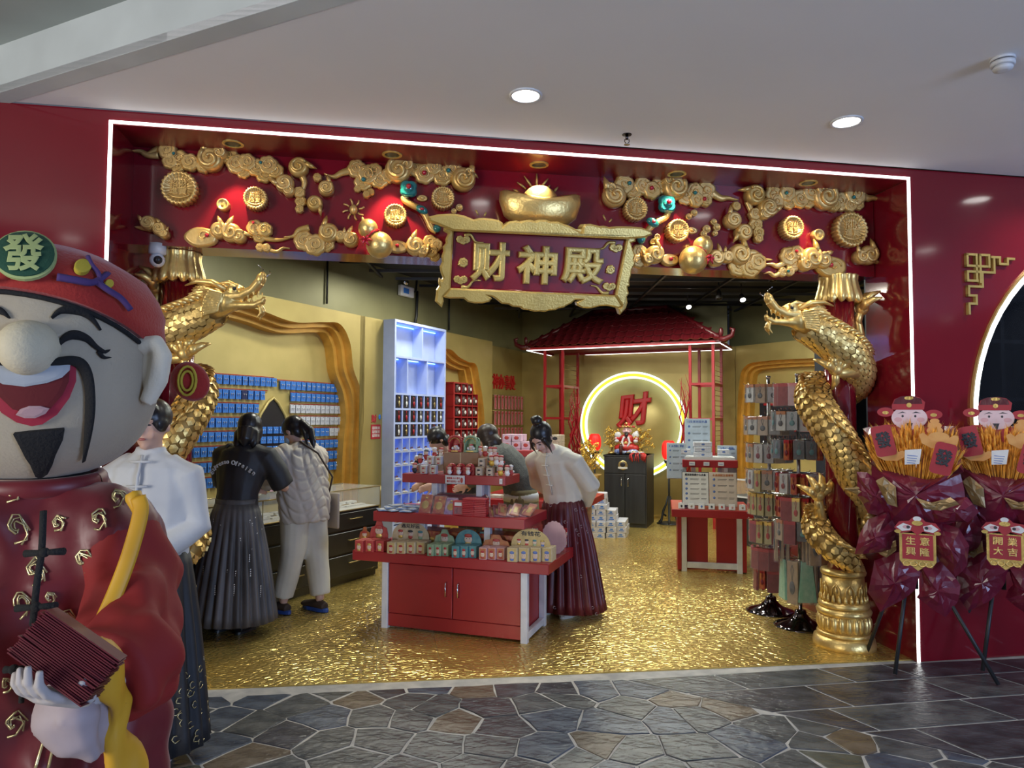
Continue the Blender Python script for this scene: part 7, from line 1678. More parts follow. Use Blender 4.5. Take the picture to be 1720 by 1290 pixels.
def human(name, lab, M, J, skin='skin', vox=.010, face=True, hands=None):
    """J: joints in local metres, figure looks along -y"""
    t = thing(name, lab, 'person', M); mb = MB(); g = {k: V(v) for k, v in J.items()}
    mb.tube([g['pel']-V((0, 0, .07)), g['pel'], (g['pel']+g['che'])/2, g['che'], g['nec']-(g['nec']-g['che'])*.25], [(.12, .09), (.145, .11), (.12, .09), (.135, .095), (.06, .05)], 16, nrm=J.get('nrm', (0, -1, 0)))
    mb.tube([g['nec']-(g['hea']-g['nec'])*.3, g['hea']], [.052, .048], 12)
    h = g['hea']; f = V(J.get('look', (0, -1, 0))).normalized(); s_ = f.cross(V((0, 0, 1))).normalized(); u = s_.cross(f)
    R = M4((s_, -f, u)).transposed().to_3x3(); R3 = R
    def hp(x, y, z): return h+s_*x-f*y+u*z
    mb.ball(hp(0, .015, .045), (.073, .092, .088), 16, 12, R3); mb.ball(hp(0, -.012, -.012), (.060, .072, .085), 14, 10, R3); mb.ball(hp(0, -.055, -.07), (.026, .024, .022), 10, 8, R3)
    mb.tube([hp(0, -.082, .035), hp(0, -.100, -.002), hp(0, -.082, -.012)], [.009, .015, .010], 8)
    for s2 in (-1, 1): mb.ball(hp(.076*s2, .01, .01), (.010, .022, .030), 8, 6, R3); mb.ball(hp(.032*s2, -.062, -.018), (.022, .018, .022), 8, 6, R3); mb.tube([hp(.012*s2, -.080, .048), hp(.045*s2, -.070, .050)], .008, 6)
    mb.ball(hp(0, -.078, -.038), (.024, .010, .010), 8, 6, R3)
    for sd in 'LR':
        mb.tube([g['che']*.75+g['sh'+sd]*.25, g['sh'+sd]*.97+g['che']*.03-V((0, 0, .02)), (g['sh'+sd]+g['el'+sd])/2, g['el'+sd], (g['el'+sd]*.6+g['wr'+sd]*.4), g['wr'+sd]], [.06, .050, .044, .040, .038, .026], 12)
        mb.tube([g['hi'+sd], (g['hi'+sd]+g['kn'+sd])/2, g['kn'+sd], g['kn'+sd]*.6+g['an'+sd]*.4, g['an'+sd]], [.095, .078, .055, .052, .035], 12)
        a = g['an'+sd]; mb.tube([a+V((0, .045, -.045)), a+V((0, -.02, -.035)), a+V((0, -.13, -.055)), a+V((0, -.165, -.062))], [(.03, .028), (.036, .035), (.042, .024), (.03, .016)], 10, nrm=(0, 0, 1))
        hd = (hands or {}).get(sd); d = g['wr'+sd]-g['el'+sd]
        if hd: hand(mb, g['wr'+sd], hd[0], hd[1], hd[2], 1.0, hd[3])
        else: hand(mb, g['wr'+sd], d, V((1 if sd == 'L' else -1, 0, 0)), 1 if sd == 'R' else -1, 1.0, .4)
    fuse(mb, 'body', vox, 2, t, None, skin)
    if face:
        for s2 in (-1, 1):
            MB().m('ink').ball(hp(.030*s2, -.083, .028), (.013, .006, .004), 8, 5, R3).build('eye', t); MB().m('hair').tube([hp(.014*s2, -.093, .052), hp(.032*s2, -.088, .058), hp(.05*s2, -.074, .052)], [.003, .004, .002], 5).build('eyebrow', t)
        MB().m('lips').ball(hp(0, -.088, -.038), (.020, .006, .006), 10, 6, R3).build('lips', t)
    return t, hp, g, R3
def skirt(t, c0, c1, r0, r1, m, n=20, am=.05, name='skirt', sy=.8, mid=None, waist=True, prints=None):
    """pleated skirt lofted from waist c0 to hem c1"""
    R = []; c0, c1 = V(c0), V(c1)
    for i in range(13):
        f = i/12; c = c0.lerp(c1, f); r = r0+(r1-r0)*(f**.8 if mid is None else f**mid); R.append([(c.x+r*(1+am*min(1, f*2.5)*sin(n*a+.6*sin(3*a)))*cos(a), c.y+sy*r*(1+am*min(1, f*2.5)*sin(n*a+.6*sin(3*a)))*sin(a), c.z+(.006*sin(n*a) if i == 12 else 0)) for a in [2*pi*q/160 for q in range(160)]])
    o = MB().m(m).loft(R, cap=False).build(name, t); md = o.modifiers.new('thick', 'SOLIDIFY'); md.thickness = .006
    if waist: MB().m(m).lathe([(r0*1.0, c0.z-.03), (r0*1.04, c0.z-.02), (r0*1.04, c0.z+.03), (r0*.98, c0.z+.035)], 32, c0.x, c0.y, 1, sy).build('waistband', t)
    if prints:
        random.seed(5); mb = MB().m(prints[0])
        for k in range(prints[1]):
            f = random.uniform(*prints[2]); a = random.uniform(0, 2*pi) if len(prints) < 5 else random.uniform(*prints[4]); c = c0.lerp(c1, f); r = (r0+(r1-r0)*(f**.8 if mid is None else f**mid))*(1+am*.6)+.004; pz = V((c.x+r*cos(a), c.y+sy*r*sin(a), c.z)); tg = V((-sin(a), sy*cos(a), 0)).normalized(); s_ = prints[3]
            if prints[5:] and prints[5] == 'col':
                for j in range(random.randint(3, 7)): w = s_*.5; z = -j*s_*1.5; u_ = V((0, 0, 1)); b = pz+u_*z; mb.add([b-tg*w, b+tg*w, b+tg*w*.6+u_*s_*.9, b-tg*w*.4+u_*s_*.8], [(0, 1, 2, 3)])
            else: mb.tube([pz+tg*s_*cos(x)*(.5+.12*x)*.6+V((0, 0, s_*sin(x)*(.5+.12*x)*.6)) for x in [random.uniform(0, 1)+j*.9 for j in range(7)]], .0022, 4)
        mb.build('printed_pattern', t, kind='stuff')
    return o
def shoes(t, g, m, sole=None, s=1.0):
    for sd in 'LR':
        a = g['an'+sd]; mb = MB(); mb.tube([a+V((0, .055*s, -.045)), a+V((0, -.02, -.035)), a+V((0, -.13*s, -.05)), a+V((0, -.18*s, -.055))], [(.036, .034), (.042*s, .042), (.050*s, .030), (.034*s, .02)], 12, nrm=(0, 0, 1)); sh_ = fuse(mb, 'shoe', .008, 1, t, None, m)
        MB().m(sole or m).prism([(a.x+.052*s*cos(q)*(1 if sin(q) < 0 else .85), a.y-.06+.13*s*sin(q)) for q in [2*pi*i/24 for i in range(24)]], a.z-.085, a.z-.058, .006).build('sole', sh_)
def garment(t, tubes, balls, m, name, vox=.012, disp=None, sm=2):
    mb = MB()
    for P, r, *n in tubes: mb.tube(P, r, 14, nrm=(n[0] if n else None))
    for c, r in balls: mb.ball(c, r, 14, 10)
    return fuse(mb, name, vox, sm, t, None, m, disp)
def hairdo(t, hp, R3, balls, tubes, m='hair'):
    mb = MB()
    for (x, y, z), r in balls: mb.ball(hp(x, y, z), r, 16, 12, R3)
    for P, r in tubes: mb.tube([hp(*p) for p in P], r, 10)
    return fuse(mb, 'hair', .008, 2, t, None, m)
import mathutils.noise as NZ
def fold(sc=7.0, am=.010, st=(1, 1, .5)): return lambda c: am*NZ.noise(V((c.x*sc*st[0], c.y*sc*st[1], c.z*sc*st[2])))
def std(h=1.60, lean=0.0, hx=0.0):
    k = h/1.62; z = lambda v: v*k
    J = dict(pel=(0, 0, z(.92)), che=(0, -lean*.55, z(1.22)), nec=(0, -lean*.85, z(1.37)), hea=(hx, -lean*1.25-.02, z(1.50)), shL=(.165, -lean*.8, z(1.32)), shR=(-.165, -lean*.8, z(1.32)), hiL=(.085, 0, z(.88)), hiR=(-.085, 0, z(.88)), knL=(.09, -.01, z(.48)), knR=(-.09, -.01, z(.48)), anL=(.09, .02, .085), anR=(-.09, .02, .085))
    return J
# --- woman in black printed T-shirt and long grey pleated skirt, back view ---
p = G(392, 1060); J = std(1.60, .10); J.update(elL=(.25, -.20, 1.08), wrL=(.15, -.42, 1.02), elR=(-.25, -.20, 1.08), wrR=(-.15, -.42, 1.02), look=(-.25, -1, -.35)); J['look'] = (.35, -1, -.35)
t, hp, g, R3 = human('person', 'person in black shirt with white gothic lettering and grey pleated skirt, seen from behind', place(p.x, p.y, 0, 165), J)
garment(t, [([(0, -.00, .88), (0, -.02, 1.02), (0, -.055, 1.2), (0, -.075, 1.32), (0, -.088, 1.37)], [(.175, .135), (.165, .125), (.205, .145), (.20, .125), (.08, .07)], (0, -1, 0)), ([(.10, -.07, 1.32), (.19, -.085, 1.30), (.235, -.15, 1.18), (.27, -.20, 1.07)], [.08, .085, .085, .082]), ([(-.10, -.07, 1.32), (-.19, -.085, 1.30), (-.235, -.15, 1.18), (-.27, -.20, 1.07)], [.08, .085, .085, .082])], [], 'cloth_black', 't_shirt', .012, fold(9, .016))
mb = MB().m('shirt_white'); wd_ = 'Espresso Ofreign'
for i, ch in enumerate(wd_):
    if ch == ' ': continue
    x = (i-7.5)*.024; a = x/.24; mb.T = M4.Translation(V((-x, .088+.012-.35*x*x*4, 1.262-1.6*x*x*1.6))) @ M4.Rotation(pi, 4, 'Z') @ M4.Rotation(rad(90), 4, 'X') @ M4.Rotation(-x*4.5, 4, 'Z'); mb.text(ch, .046, (0, 0, 0), .003, bevel=.025)
mb.T = M4(); mb.build('lettering', t)
skirt(t, (0, 0, .95), (0, .03, .10), .155, .33, 'skirt_grey', 26, .06, prints=('paper_white', 46, (.1, .7), .010, (0, 2*pi), 'col')); shoes(t, g, 'shoe_black')
hairdo(t, hp, R3, [((0, .02, .05), (.092, .105, .10)), ((0, .055, -.02), (.085, .06, .09)), ((.05, .0, -.0), (.045, .07, .09)), ((-.05, .0, -.0), (.045, .07, .09))], [([(0, .09, .0), (0, .10, -.10), (.0, .10, -.15)], [.07, .055, .01]), ([(.05, .06, -.02), (.065, .07, -.12), (.06, .07, -.17)], [.045, .03, .004]), ([(-.05, .06, -.02), (-.065, .07, -.12), (-.06, .07, -.16)], [.045, .03, .004])])
# --- woman in beige quilted jacket ---
p = G(508, 1028); J = std(1.58, .12); J.update(elL=(.22, -.16, 1.07), wrL=(.12, -.38, 1.05), elR=(-.22, -.16, 1.07), wrR=(-.12, -.38, 1.05), look=(.25, -1, -.55)); J['knL'] = (.10, .0, .48); J['anL'] = (.13, -.08, .095); J['anR'] = (-.10, .10, .095)
t, hp, g, R3 = human('person', 'person in beige quilted jacket, cream trousers and blue shoes leaning on the glass counter', place(p.x, p.y, 0, 232), J)
def quilt(c):
    a = abs(sin(c.z*34+2.2*sin(c.x*16)+2*sin(c.y*17)))*abs(sin((atan2(c.y+.02, c.x))*5+c.z*9)); return .012*min(a*2.2, 1)-.004
garment(t, [([(0, .01, .74), (0, .0, .90), (0, -.05, 1.15), (0, -.09, 1.30), (0, -.105, 1.38)], [(.205, .165), (.225, .175), (.225, .165), (.20, .135), (.085, .08)], (0, -1, 0)), ([(.10, -.08, 1.30), (.19, -.10, 1.27), (.235, -.16, 1.08), (.17, -.32, 1.05)], [.09, .095, .088, .07]), ([(-.10, -.08, 1.30), (-.19, -.10, 1.27), (-.235, -.16, 1.08), (-.17, -.32, 1.05)], [.09, .095, .088, .07])], [], 'jacket_beige', 'quilted_jacket', .009, quilt, 1)
garment(t, [([(.085, 0, .90), (.10, 0, .5), (.13, -.08, .14)], [.125, .10, .082]), ([(-.085, 0, .90), (-.10, .03, .5), (-.10, .10, .14)], [.125, .10, .082])], [], 'trouser_cream', 'trousers', .012, fold(10, .008)); shoes(t, g, 'shoe_brown', 'shoe_blue', 1.2)
hairdo(t, hp, R3, [((0, .02, .05), (.088, .105, .098)), ((0, .06, .0), (.078, .05, .07)), ((0, .11, .03), (.035, .04, .04))], [([(0, .12, .03), (.01, .16, -.06), (.0, .15, -.16), (-.01, .14, -.22)], [.034, .036, .026, .005]), ([(.02, .12, .01), (.05, .13, -.08), (.06, .12, -.15)], [.02, .018, .004]), ([(-.02, .11, .01), (-.04, .13, -.08), (-.05, .12, -.2)], [.02, .02, .004])])
MB().m('mask_blue').ball(hp(0, -.055, -.035), (.058, .05, .045), 14, 10, R3).build('face_mask', t)
MB().m('shoe_brown').tube([(-.19, .02, .80), (-.17, .14, 1.1), (-.05, .10, 1.30), (.06, -.0, 1.40)], .008, 6).build('bag_strap', t)
tb_ = thing('shoulder_bag', 'pale flat bag hanging beside the person in the beige jacket', 'bag', place(p.x, p.y, 0, 232)); MB().m('jacket_beige').box(-.255, -.235, -.1, .14, .66, .96, .008).build('bag_body', tb_)
# --- woman in white blouse and red skirt ---
p = G(946, 1030); J = std(1.58, .24); J['che'] = (0, -.10, 1.20); J['nec'] = (0, -.19, 1.34); J['hea'] = (0, -.30, 1.43); J['shL'] = (.17, -.16, 1.29); J['shR'] = (-.17, -.16, 1.29)
J.update(elL=(.24, .02, 1.06), wrL=(.10, .17, .88), elR=(-.24, .02, 1.06), wrR=(-.10, .17, .88), look=(0, -1, -1.0))
t, hp, g, R3 = human('person', 'person in cream blouse and long dark red skirt looking down, hair in a bun', place(p.x, p.y, 0, -38), J, 'skin_pale', .009)
garment(t, [([(0, .0, .90), (0, -.02, 1.02), (0, -.09, 1.2), (0, -.15, 1.30), (0, -.185, 1.36)], [(.165, .14), (.175, .145), (.20, .155), (.185, .125), (.07, .065)], (0, -1, 0)), ([(.10, -.14, 1.28), (.19, -.13, 1.25), (.255, .01, 1.06), (.13, .15, .90)], [.08, .085, .08, .05]), ([(-.10, -.14, 1.28), (-.19, -.13, 1.25), (-.255, .01, 1.06), (-.13, .15, .90)], [.08, .085, .08, .05])], [], 'blouse_cream', 'blouse', .011, fold(8, .012))
mb = MB().m('blouse_cream').tube([(0, -.245, 1.33), (0, -.262, 1.22), (0, -.215, 1.10), (0, -.165, .98)], .006, 6)
for z, y in ((1.30, -.26), (1.22, -.266), (1.14, -.242), (1.06, -.205)): mb.tube([(-.03, y, z), (.03, y, z)], .006, 6)
mb.build('frog_closure', t)
skirt(t, (0, .0, .96), (0, .04, .05), .155, .33, 'skirt_red', 24, .07, prints=('lining', 46, (.05, 1.0), .022)); shoes(t, g, 'blouse_cream')
hairdo(t, hp, R3, [((0, .025, .055), (.086, .098, .092)), ((.05, .0, .02), (.035, .06, .07)), ((-.05, .0, .02), (.035, .06, .07)), ((0, .05, .165), (.045, .045, .04)), ((.02, .05, .18), (.03, .025, .025))], [([(.06, -.05, .06), (.085, -.06, -.02), (.08, -.06, -.11)], [.018, .014, .003]), ([(-.06, -.05, .06), (-.085, -.06, -.02), (-.08, -.06, -.10)], [.018, .012, .003]), ([(.0, .08, -.03), (.02, .10, -.09)], [.03, .004])])
# --- woman in grey sweater bending behind the table, and the one before her ---
dd = 6.9; p = at(872, 800, dd); J = std(1.60, .32); J['che'] = (0, -.13, 1.14); J['nec'] = (0, -.24, 1.29); J['hea'] = (0, -.32, 1.39); J['shL'] = (.17, -.20, 1.25); J['shR'] = (-.17, -.20, 1.25)
J.update(elL=(.22, -.32, 1.02), wrL=(.14, -.5, .95), elR=(-.22, -.32, 1.02), wrR=(-.14, -.5, .95), look=(-.1, -1, -.5))
t, hp, g, R3 = human('person', 'person in grey knit sweater with long brown hair bending over behind the front table', place(p.x, p.y, 0, -100), J)
garment(t, [([(0, .02, .84), (0, .0, 1.0), (0, -.11, 1.15), (0, -.18, 1.25), (0, -.235, 1.31)], [(.19, .16), (.20, .17), (.215, .165), (.20, .135), (.08, .075)], (0, -1, .3)), ([(.10, -.18, 1.27), (.19, -.20, 1.23), (.235, -.32, 1.02), (.15, -.46, .96)], [.09, .09, .078, .05]), ([(-.10, -.18, 1.27), (-.19, -.20, 1.23), (-.235, -.32, 1.02), (-.15, -.46, .96)], [.09, .09, .078, .05])], [], 'sweater_grey', 'sweater', .013, fold(6, .012))
MB().m('shirt_white').lathe([(.20, .82), (.205, .80), (.20, .86), (.19, .88)], 28, 0, .02, 1, .85).build('shirt_hem', t); skirt(t, (0, .02, .88), (0, .03, .12), .19, .25, 'khaki', 9, .03); shoes(t, g, 'shoe_black')
hairdo(t, hp, R3, [((0, .025, .05), (.095, .110, .10)), ((.055, .02, -.03), (.045, .07, .10)), ((-.055, .02, -.03), (.045, .07, .10)), ((0, .07, -.04), (.085, .055, .10))], [([(.06, .03, -.05), (.08, .01, -.16), (.06, -.02, -.22)], [.05, .04, .006]), ([(-.06, .03, -.05), (-.08, .01, -.16), (-.06, -.02, -.22)], [.05, .04, .006]), ([(0, .08, -.05), (0, .07, -.18)], [.06, .01])], 'hair_brown')
p = at(806, 800, 7.5); J = std(1.50, .3); J['hea'] = (0, -.38, 1.36); J['nec'] = (0, -.30, 1.28); J.update(elL=(.22, -.36, .98), wrL=(.14, -.5, .92), elR=(-.22, -.36, .98), wrR=(-.14, -.5, .92), look=(0, -1, -.7))
t, hp, g, R3 = human('person', 'dark haired person mostly hidden behind the goods on the top tray', place(p.x-.1, p.y, 0, -60), J)
garment(t, [([(0, .0, .80), (0, 0, 1.0), (0, -.14, 1.15), (0, -.24, 1.24)], [(.18, .15), (.19, .16), (.2, .15), (.18, .12)], (0, -1, 0)), ([(.10, -.22, 1.2), (.18, -.24, 1.18), (.225, -.36, .98), (.15, -.46, .93)], [.08, .085, .07, .05]), ([(-.10, -.22, 1.2), (-.18, -.24, 1.18), (-.225, -.36, .98), (-.15, -.46, .93)], [.08, .085, .07, .05]), ([(.085, 0, .88), (.09, 0, .5), (.09, .02, .12)], [.11, .09, .07]), ([(-.085, 0, .88), (-.09, 0, .5), (-.09, .02, .12)], [.11, .09, .07])], [], 'cloth_black', 'dark_clothes', .014, fold(6, .01)); shoes(t, g, 'shoe_black')
hairdo(t, hp, R3, [((0, .02, .05), (.092, .105, .10)), ((0, .05, -.02), (.085, .06, .09))], [([(0, .08, -.02), (0, .10, -.14)], [.06, .01])])
# --- person in white shirt behind the costumed performer ---
p = G(283, 1278); J = std(1.66, .0); J.update(elL=(.205, .02, 1.07), wrL=(.08, -.17, .98), elR=(-.205, .02, 1.07), wrR=(-.08, -.17, .98), look=(-.05, -1, -.08)); J['shL'] = (.15, 0, 1.325); J['shR'] = (-.15, 0, 1.325)
t, hp, g, R3 = human('person', 'person in white Chinese collar shirt and black gold patterned skirt behind the costumed performer', place(p.x-.12, p.y, 0, 4), J, 'skin', .010)
garment(t, [([(0, .0, .86), (0, .0, 1.02), (0, 0, 1.22), (0, .0, 1.36), (0, 0, 1.43)], [(.18, .14), (.175, .135), (.205, .145), (.185, .115), (.07, .068)], (0, -1, 0)), ([(.08, 0, 1.35), (.155, 0, 1.32), (.21, .02, 1.08), (.10, -.15, .98)], [.08, .085, .072, .055]), ([(-.08, 0, 1.35), (-.155, 0, 1.32), (-.21, .02, 1.08), (-.10, -.15, .98)], [.08, .085, .072, .055]), ([(0, 0, 1.42), (0, -.005, 1.455)], [.066, .064])], [], 'shirt_white', 'shirt', .010, fold(8, .013))
mb = MB().m('shirt_white').tube([(0, -.10, 1.42), (0, -.145, 1.32), (0, -.15, 1.2), (0, -.145, 1.0)], .008, 6)
for z in (1.39, 1.28, 1.17, 1.06): mb.tube([(-.045, -.148 if z < 1.35 else -.115, z), (.045, -.148 if z < 1.35 else -.115, z)], .007, 6)
mb.build('frog_closure', t)
skirt(t, (0, 0, .98), (0, .0, .08), .17, .28, 'cloth_black', 18, .05, prints=('gold_print', 90, (.6, .97), .03)); shoes(t, g, 'shoe_black', 'paper_white')
hairdo(t, hp, R3, [((0, .02, .06), (.086, .10, .09)), ((.055, .0, .03), (.03, .06, .045)), ((-.055, .0, .03), (.03, .06, .045)), ((0, -.05, .10), (.06, .045, .035))], [])
# ---------------- the costumed performer ----------------
MD = 1.86; mc = at(50, 612, MD); hc = V((mc.x, mc.y, mc.z)); ma = 14
MM = place(mc.x, mc.y, 0, 0); t = thing('costumed_performer', 'person in a giant smiling bearded deity head and red satin robe holding red envelopes', 'person', MM)
AX, AY, AZ, EX = .305, .25, .30, 2.5
def inside(p): q = p-hc; return (abs(q.x/AX)**EX+abs(q.y/AY)**EX+abs(q.z/AZ)**EX)-1
def hs(px, py, lift=0.0):
    d = ray(px, py); s_ = 1.3
    while s_ < 2.3:
        if inside(O+d*s_) < 0: break
        s_ += .03
    if s_ < 2.3:
        lo, hi = s_-.03, s_
        for _ in range(7):
            md_ = (lo+hi)/2
            if inside(O+d*md_) < 0: hi = md_
            else: lo = md_
        s_ = hi
    if s_ >= 2.3:   # graze: nearest approach
        best = min((inside(O+d*(1.4+i*.03)), 1.4+i*.03) for i in range(30)); s_ = best[1]
    w = O+d*s_; q = w-hc; n = V((math.copysign(abs(q.x/AX)**(EX-1)/AX, q.x), math.copysign(abs(q.y/AY)**(EX-1)/AY, q.y), math.copysign(abs(q.z/AZ)**(EX-1)/AZ, q.z))).normalized()
    return w+n*lift-V((mc.x, mc.y, 0))
hl = V((0, 0, mc.z))
def sup(u, v, k=1.0):
    def sg(x, e): return math.copysign(abs(x)**e, x)
    e = 2/EX; return V((AX*k*sg(cos(v), e)*sg(cos(u), e), AY*k*sg(cos(v), e)*sg(sin(u), e), AZ*k*sg(sin(v), e)))
R = [[sup(2*pi*i/48, -pi/2+pi*j/32)+hl for i in range(96)] for j in range(1, 32)]
HEADO = MB().m('felt_cream').loft(R).build('giant_head', t)
def patch(outline, m, lift, name, parent=HEADO, rings=6):
    n_ = []; N = len(outline)
    for i in range(N):
        a, b = V(outline[i]), V(outline[(i+1) % N]); m_ = max(1, int((b-a).length/9)); n_ += [a+(b-a)*j/m_ for j in range(m_)]
    c = sum(n_, V((0, 0)))/len(n_); N = len(n_); vs = [hs(c.x, c.y, lift)]
    for r in range(1, rings+1):
        f = r/rings; vs += [hs(*(c+(q-c)*f), lift*(1 if r < rings else .9)) for q in n_]
    vs += [hs(q.x, q.y, -.004) for q in n_]
    fs = [(0, 1+i, 1+(i+1) % N) for i in range(N)]
    for r in range(rings): fs += [(1+r*N+i, 1+(r+1)*N+i, 1+(r+1)*N+(i+1) % N, 1+r*N+(i+1) % N) for i in range(N)]
    return MB().m(m).add(vs, fs, False).build(name, parent)
def stroke(pts, ws, m, lift, name):
    P = spline([tuple(p) for p in pts], 6); W_ = [q[0] for q in spline([(w, 0) for w in ws], 6)]
    MB().m(m).tube([hs(p.x, p.y, lift) for p in P], [(max(w, .5)*MD/FPX, .006) for w in W_], 8, nrm=(0, -1, 0)).build(name, HEADO)
mir = lambda P: [(104-x, y+.0*(x)) for x, y in P]
brow = [(87, 535), (100, 524), (118, 521), (138, 526), (155, 538), (168, 555)]; eye = [(97, 582), (108, 569), (124, 563), (144, 569), (160, 583), (176, 592)]
stroke(brow, [1, 5, 7, 6, 4, 1], 'felt_black', .004, 'eyebrow'); stroke(mir(brow), [1, 5, 7, 6, 4, 1], 'felt_black', .004, 'eyebrow')
stroke(eye, [1, 6, 7.5, 6, 4, 2], 'felt_black', .005, 'eye'); stroke(mir(eye), [1, 6, 7.5, 6, 4, 2], 'felt_black', .005, 'eye')
for P in ([(160, 584), (172, 591), (182, 589)], [(163, 590), (172, 600), (183, 601)]): stroke(P, [3, 3, .6], 'felt_black', .005, 'eyelash')
lipP = [(-20, 610), (118, 606), (127, 618), (127, 640), (116, 668), (96, 695), (72, 711), (55, 714), (30, 708), (5, 692), (-16, 660), (-25, 625)]
patch(lipP, 'felt_lip', .008, 'lips'); patch([(-14, 622), (116, 622), (115, 640), (105, 662), (86, 684), (58, 694), (25, 686), (2, 664), (-10, 640)], 'felt_mouth', .012, 'mouth')
patch([(-14, 612), (117, 612), (116, 622), (104, 634), (80, 643), (45, 649), (10, 645), (-8, 634)], 'felt_teeth', .016, 'teeth'); patch([(31, 694), (38, 685), (52, 680), (70, 680), (84, 684), (78, 692), (62, 699), (45, 699)], 'felt_tongue', .018, 'tongue', rings=3)
mo = [(84, 612), (98, 608), (118, 606), (133, 612), (142, 628), (147, 655), (147, 690), (143, 728), (137, 767)]
stroke(mo, [3, 6, 7, 9, 9, 8, 8, 6, 1], 'felt_black', .016, 'moustache'); stroke(mir(mo), [3, 6, 7, 9, 9, 8, 8, 6, 1], 'felt_black', .016, 'moustache')
patch([(25, 726), (60, 722), (108, 718), (105, 735), (93, 760), (88, 775), (80, 790), (68, 798), (60, 794), (52, 775), (45, 765), (35, 745)], 'felt_black', .012, 'goatee', rings=4)
w0 = hs(52, 585); nb = MB().m('felt_nose').ball(w0+V((0, -.005, .0)), (.060, .075, .064), 24, 18); nb.build('nose', HEADO)
# ears
for s_ in (1, -1):
    cx = hl.x+s_*(AX-.01); z = mc.z-.02; mb = MB(); mb.tube([(cx, -.02, z+.07), (cx+s_*.045, -.02, z+.075), (cx+s_*.062, -.02, z+.045), (cx+s_*.05, -.015, z-.02), (cx+s_*.02, -.01, z-.08)], [.022, .026, .026, .026, .02], 10); mb.ball((cx+s_*.025, .0, z+.01), (.03, .02, .07)); fuse(mb, 'ear', .006, 8, HEADO, None, 'felt_cream')
# cap
def capz(u): return .0
R = []
for j in range(10):
    v = [-.12, .03, .12, .3, .5, .7, .9, 1.1, 1.3, 1.5][j]; ring_ = []
    for i in range(56):
        u = 2*pi*i/56; fr = max(0, -sin(u)); side_ = abs(cos(u)); dz = (.36*fr**1.0 if j < 3 else .36*fr*(1-(j-2)/9))+.125
        vv = min(1.5, v+dz+(.10 if j < 3 else .08)); k_ = 1.05+(.03 if 1 < j < 5 else 0)-.03*max(0, j-4)*0; q = sup(u, vv, k_)+hl; ring_.append(q)
    R.append(ring_)
cap_ = MB().m('felt_red').loft(R).build('cap', HEADO)
R = [[q*1 for q in R[0]], [hl+(q-hl)*1.02 for q in R[0]]]
MB().m('felt_black').tube([hl+(sup(u, (-.12+.36*max(0, -sin(u))+.205), 1.02))-V((0, 0, .002)) for u in [2*pi*i/48 for i in range(49)]], .006, 6, cap=False).build('hair_line', HEADO)
# ornaments on the cap: solve on an inflated shell
_ax = (AX, AY, AZ); AX, AY, AZ = AX*1.10, AY*1.10, AZ*1.10
def circ(cx, cy, a, b, n=28): return [(cx+a*cos(2*pi*i/n), cy+b*sin(2*pi*i/n)) for i in range(n)]
patch(circ(42, 431, 54, 40), 'felt_lime', .006, 'badge_rim', cap_); patch(circ(42, 431, 50, 36), 'felt_green', .010, 'badge', cap_)
vs, fs, w_, h_ = text_data('發', .0, 0, 2, .028); pts = [V(v) for v in vs]
vv = []
for v in pts: vv.append(hs(42+v.x*66/w_, 431-v.y*60/h_, .0135+v.z*.02))
MB().m('felt_lime').add(vv, fs).build('badge_character', cap_)
patch(circ(138, 450, 14, 11), 'felt_yellow', .009, 'yellow_dot', cap_); patch(circ(181, 479, 7, 7), 'felt_yellow', .009, 'yellow_dot', cap_)
for P, w in (([(96, 468), (125, 473), (150, 477), (165, 472), (178, 462)], [6, 5, 5, 6, 4]), ([(146, 435), (152, 448), (163, 462), (168, 478)], [4, 4, 4, 3]), ([(160, 476), (180, 490), (200, 503), (216, 522)], [5, 4, 4, 2]), ([(-10, 468), (-20, 470), (-60, 474)], [5, 5, 4])):
    P = spline(P, 5); MB().m('felt_purple').tube([hs(p.x, p.y, .007) for p in P], [(max(w[0], 1)*MD/FPX, .006)]*len(P), 6, nrm=(0, -1, 0)).build('ribbon', cap_)
AX, AY, AZ = _ax
for s_ in (1, -1):
    mb = MB().m('felt_red').ball((s_*(AX+.05), .15, mc.z-.035), (.06, .03, .05), 20, 12, M4.Rotation(s_*.9, 3, 'Y')); mb.build('cap_wing', HEADO)
    mb = MB().m('felt_yellow')
    for rr_ in (.045, .03): mb.tube([(s_*(AX+.055)+rr_*.55*cos(2*pi*i/16), .118, mc.z-.035+rr_*.9*sin(2*pi*i/16)) for i in range(17)], .004, 5, cap=False)
    mb.build('wing_trim', HEADO)
# robe
def L(px, py, dep): return at(px, py, dep)-V((mc.x, mc.y, 0))
dz_ = lambda c: .012*sin(c.x*38+6*NZ.noise(V((c.x*3, c.y*3, c.z*2))))*max(0, min(1, (1.25-c.z)*3))+.060*NZ.noise(V((c.x*6, c.y*6, c.z*3.0)))+.026*NZ.noise(V((c.x*14+c.z*6, c.y*14, c.z*7)))
robe = MB(); robe.tube([(0, .04, .0+.02), (0, .04, .5), (0, .03, .95), (0, .02, 1.20), (0, .03, 1.36), (0, .03, 1.43)], [(.36, .26), (.33, .25), (.28, .23), (.28, .22), (.22, .17), (.15, .12)], 24, nrm=(0, -1, 0))
for s_ in (1, -1): robe.tube([(s_*.12, .03, 1.34), (s_*.22, .03, 1.28), (s_*.245, .0, 1.10)], [.10, .11, .10], 14)
fuse(robe, 'robe', .012, 2, t, None, 'satin_red', dz_)
sl = MB(); sl.tube([L(195, 885, 1.86), L(222, 965, 1.84), L(226, 1045, 1.74), L(215, 1110, 1.58), L(175, 1140, 1.50)], [.08, .115, .125, .115, .10], 18); sl.tube([L(222, 1030, 1.76), L(205, 1130, 1.66), L(190, 1180, 1.58)], [.12, .10, .05], 14)
fuse(sl, 'sleeve', .012, 2, t, None, 'plain_red', dz_)
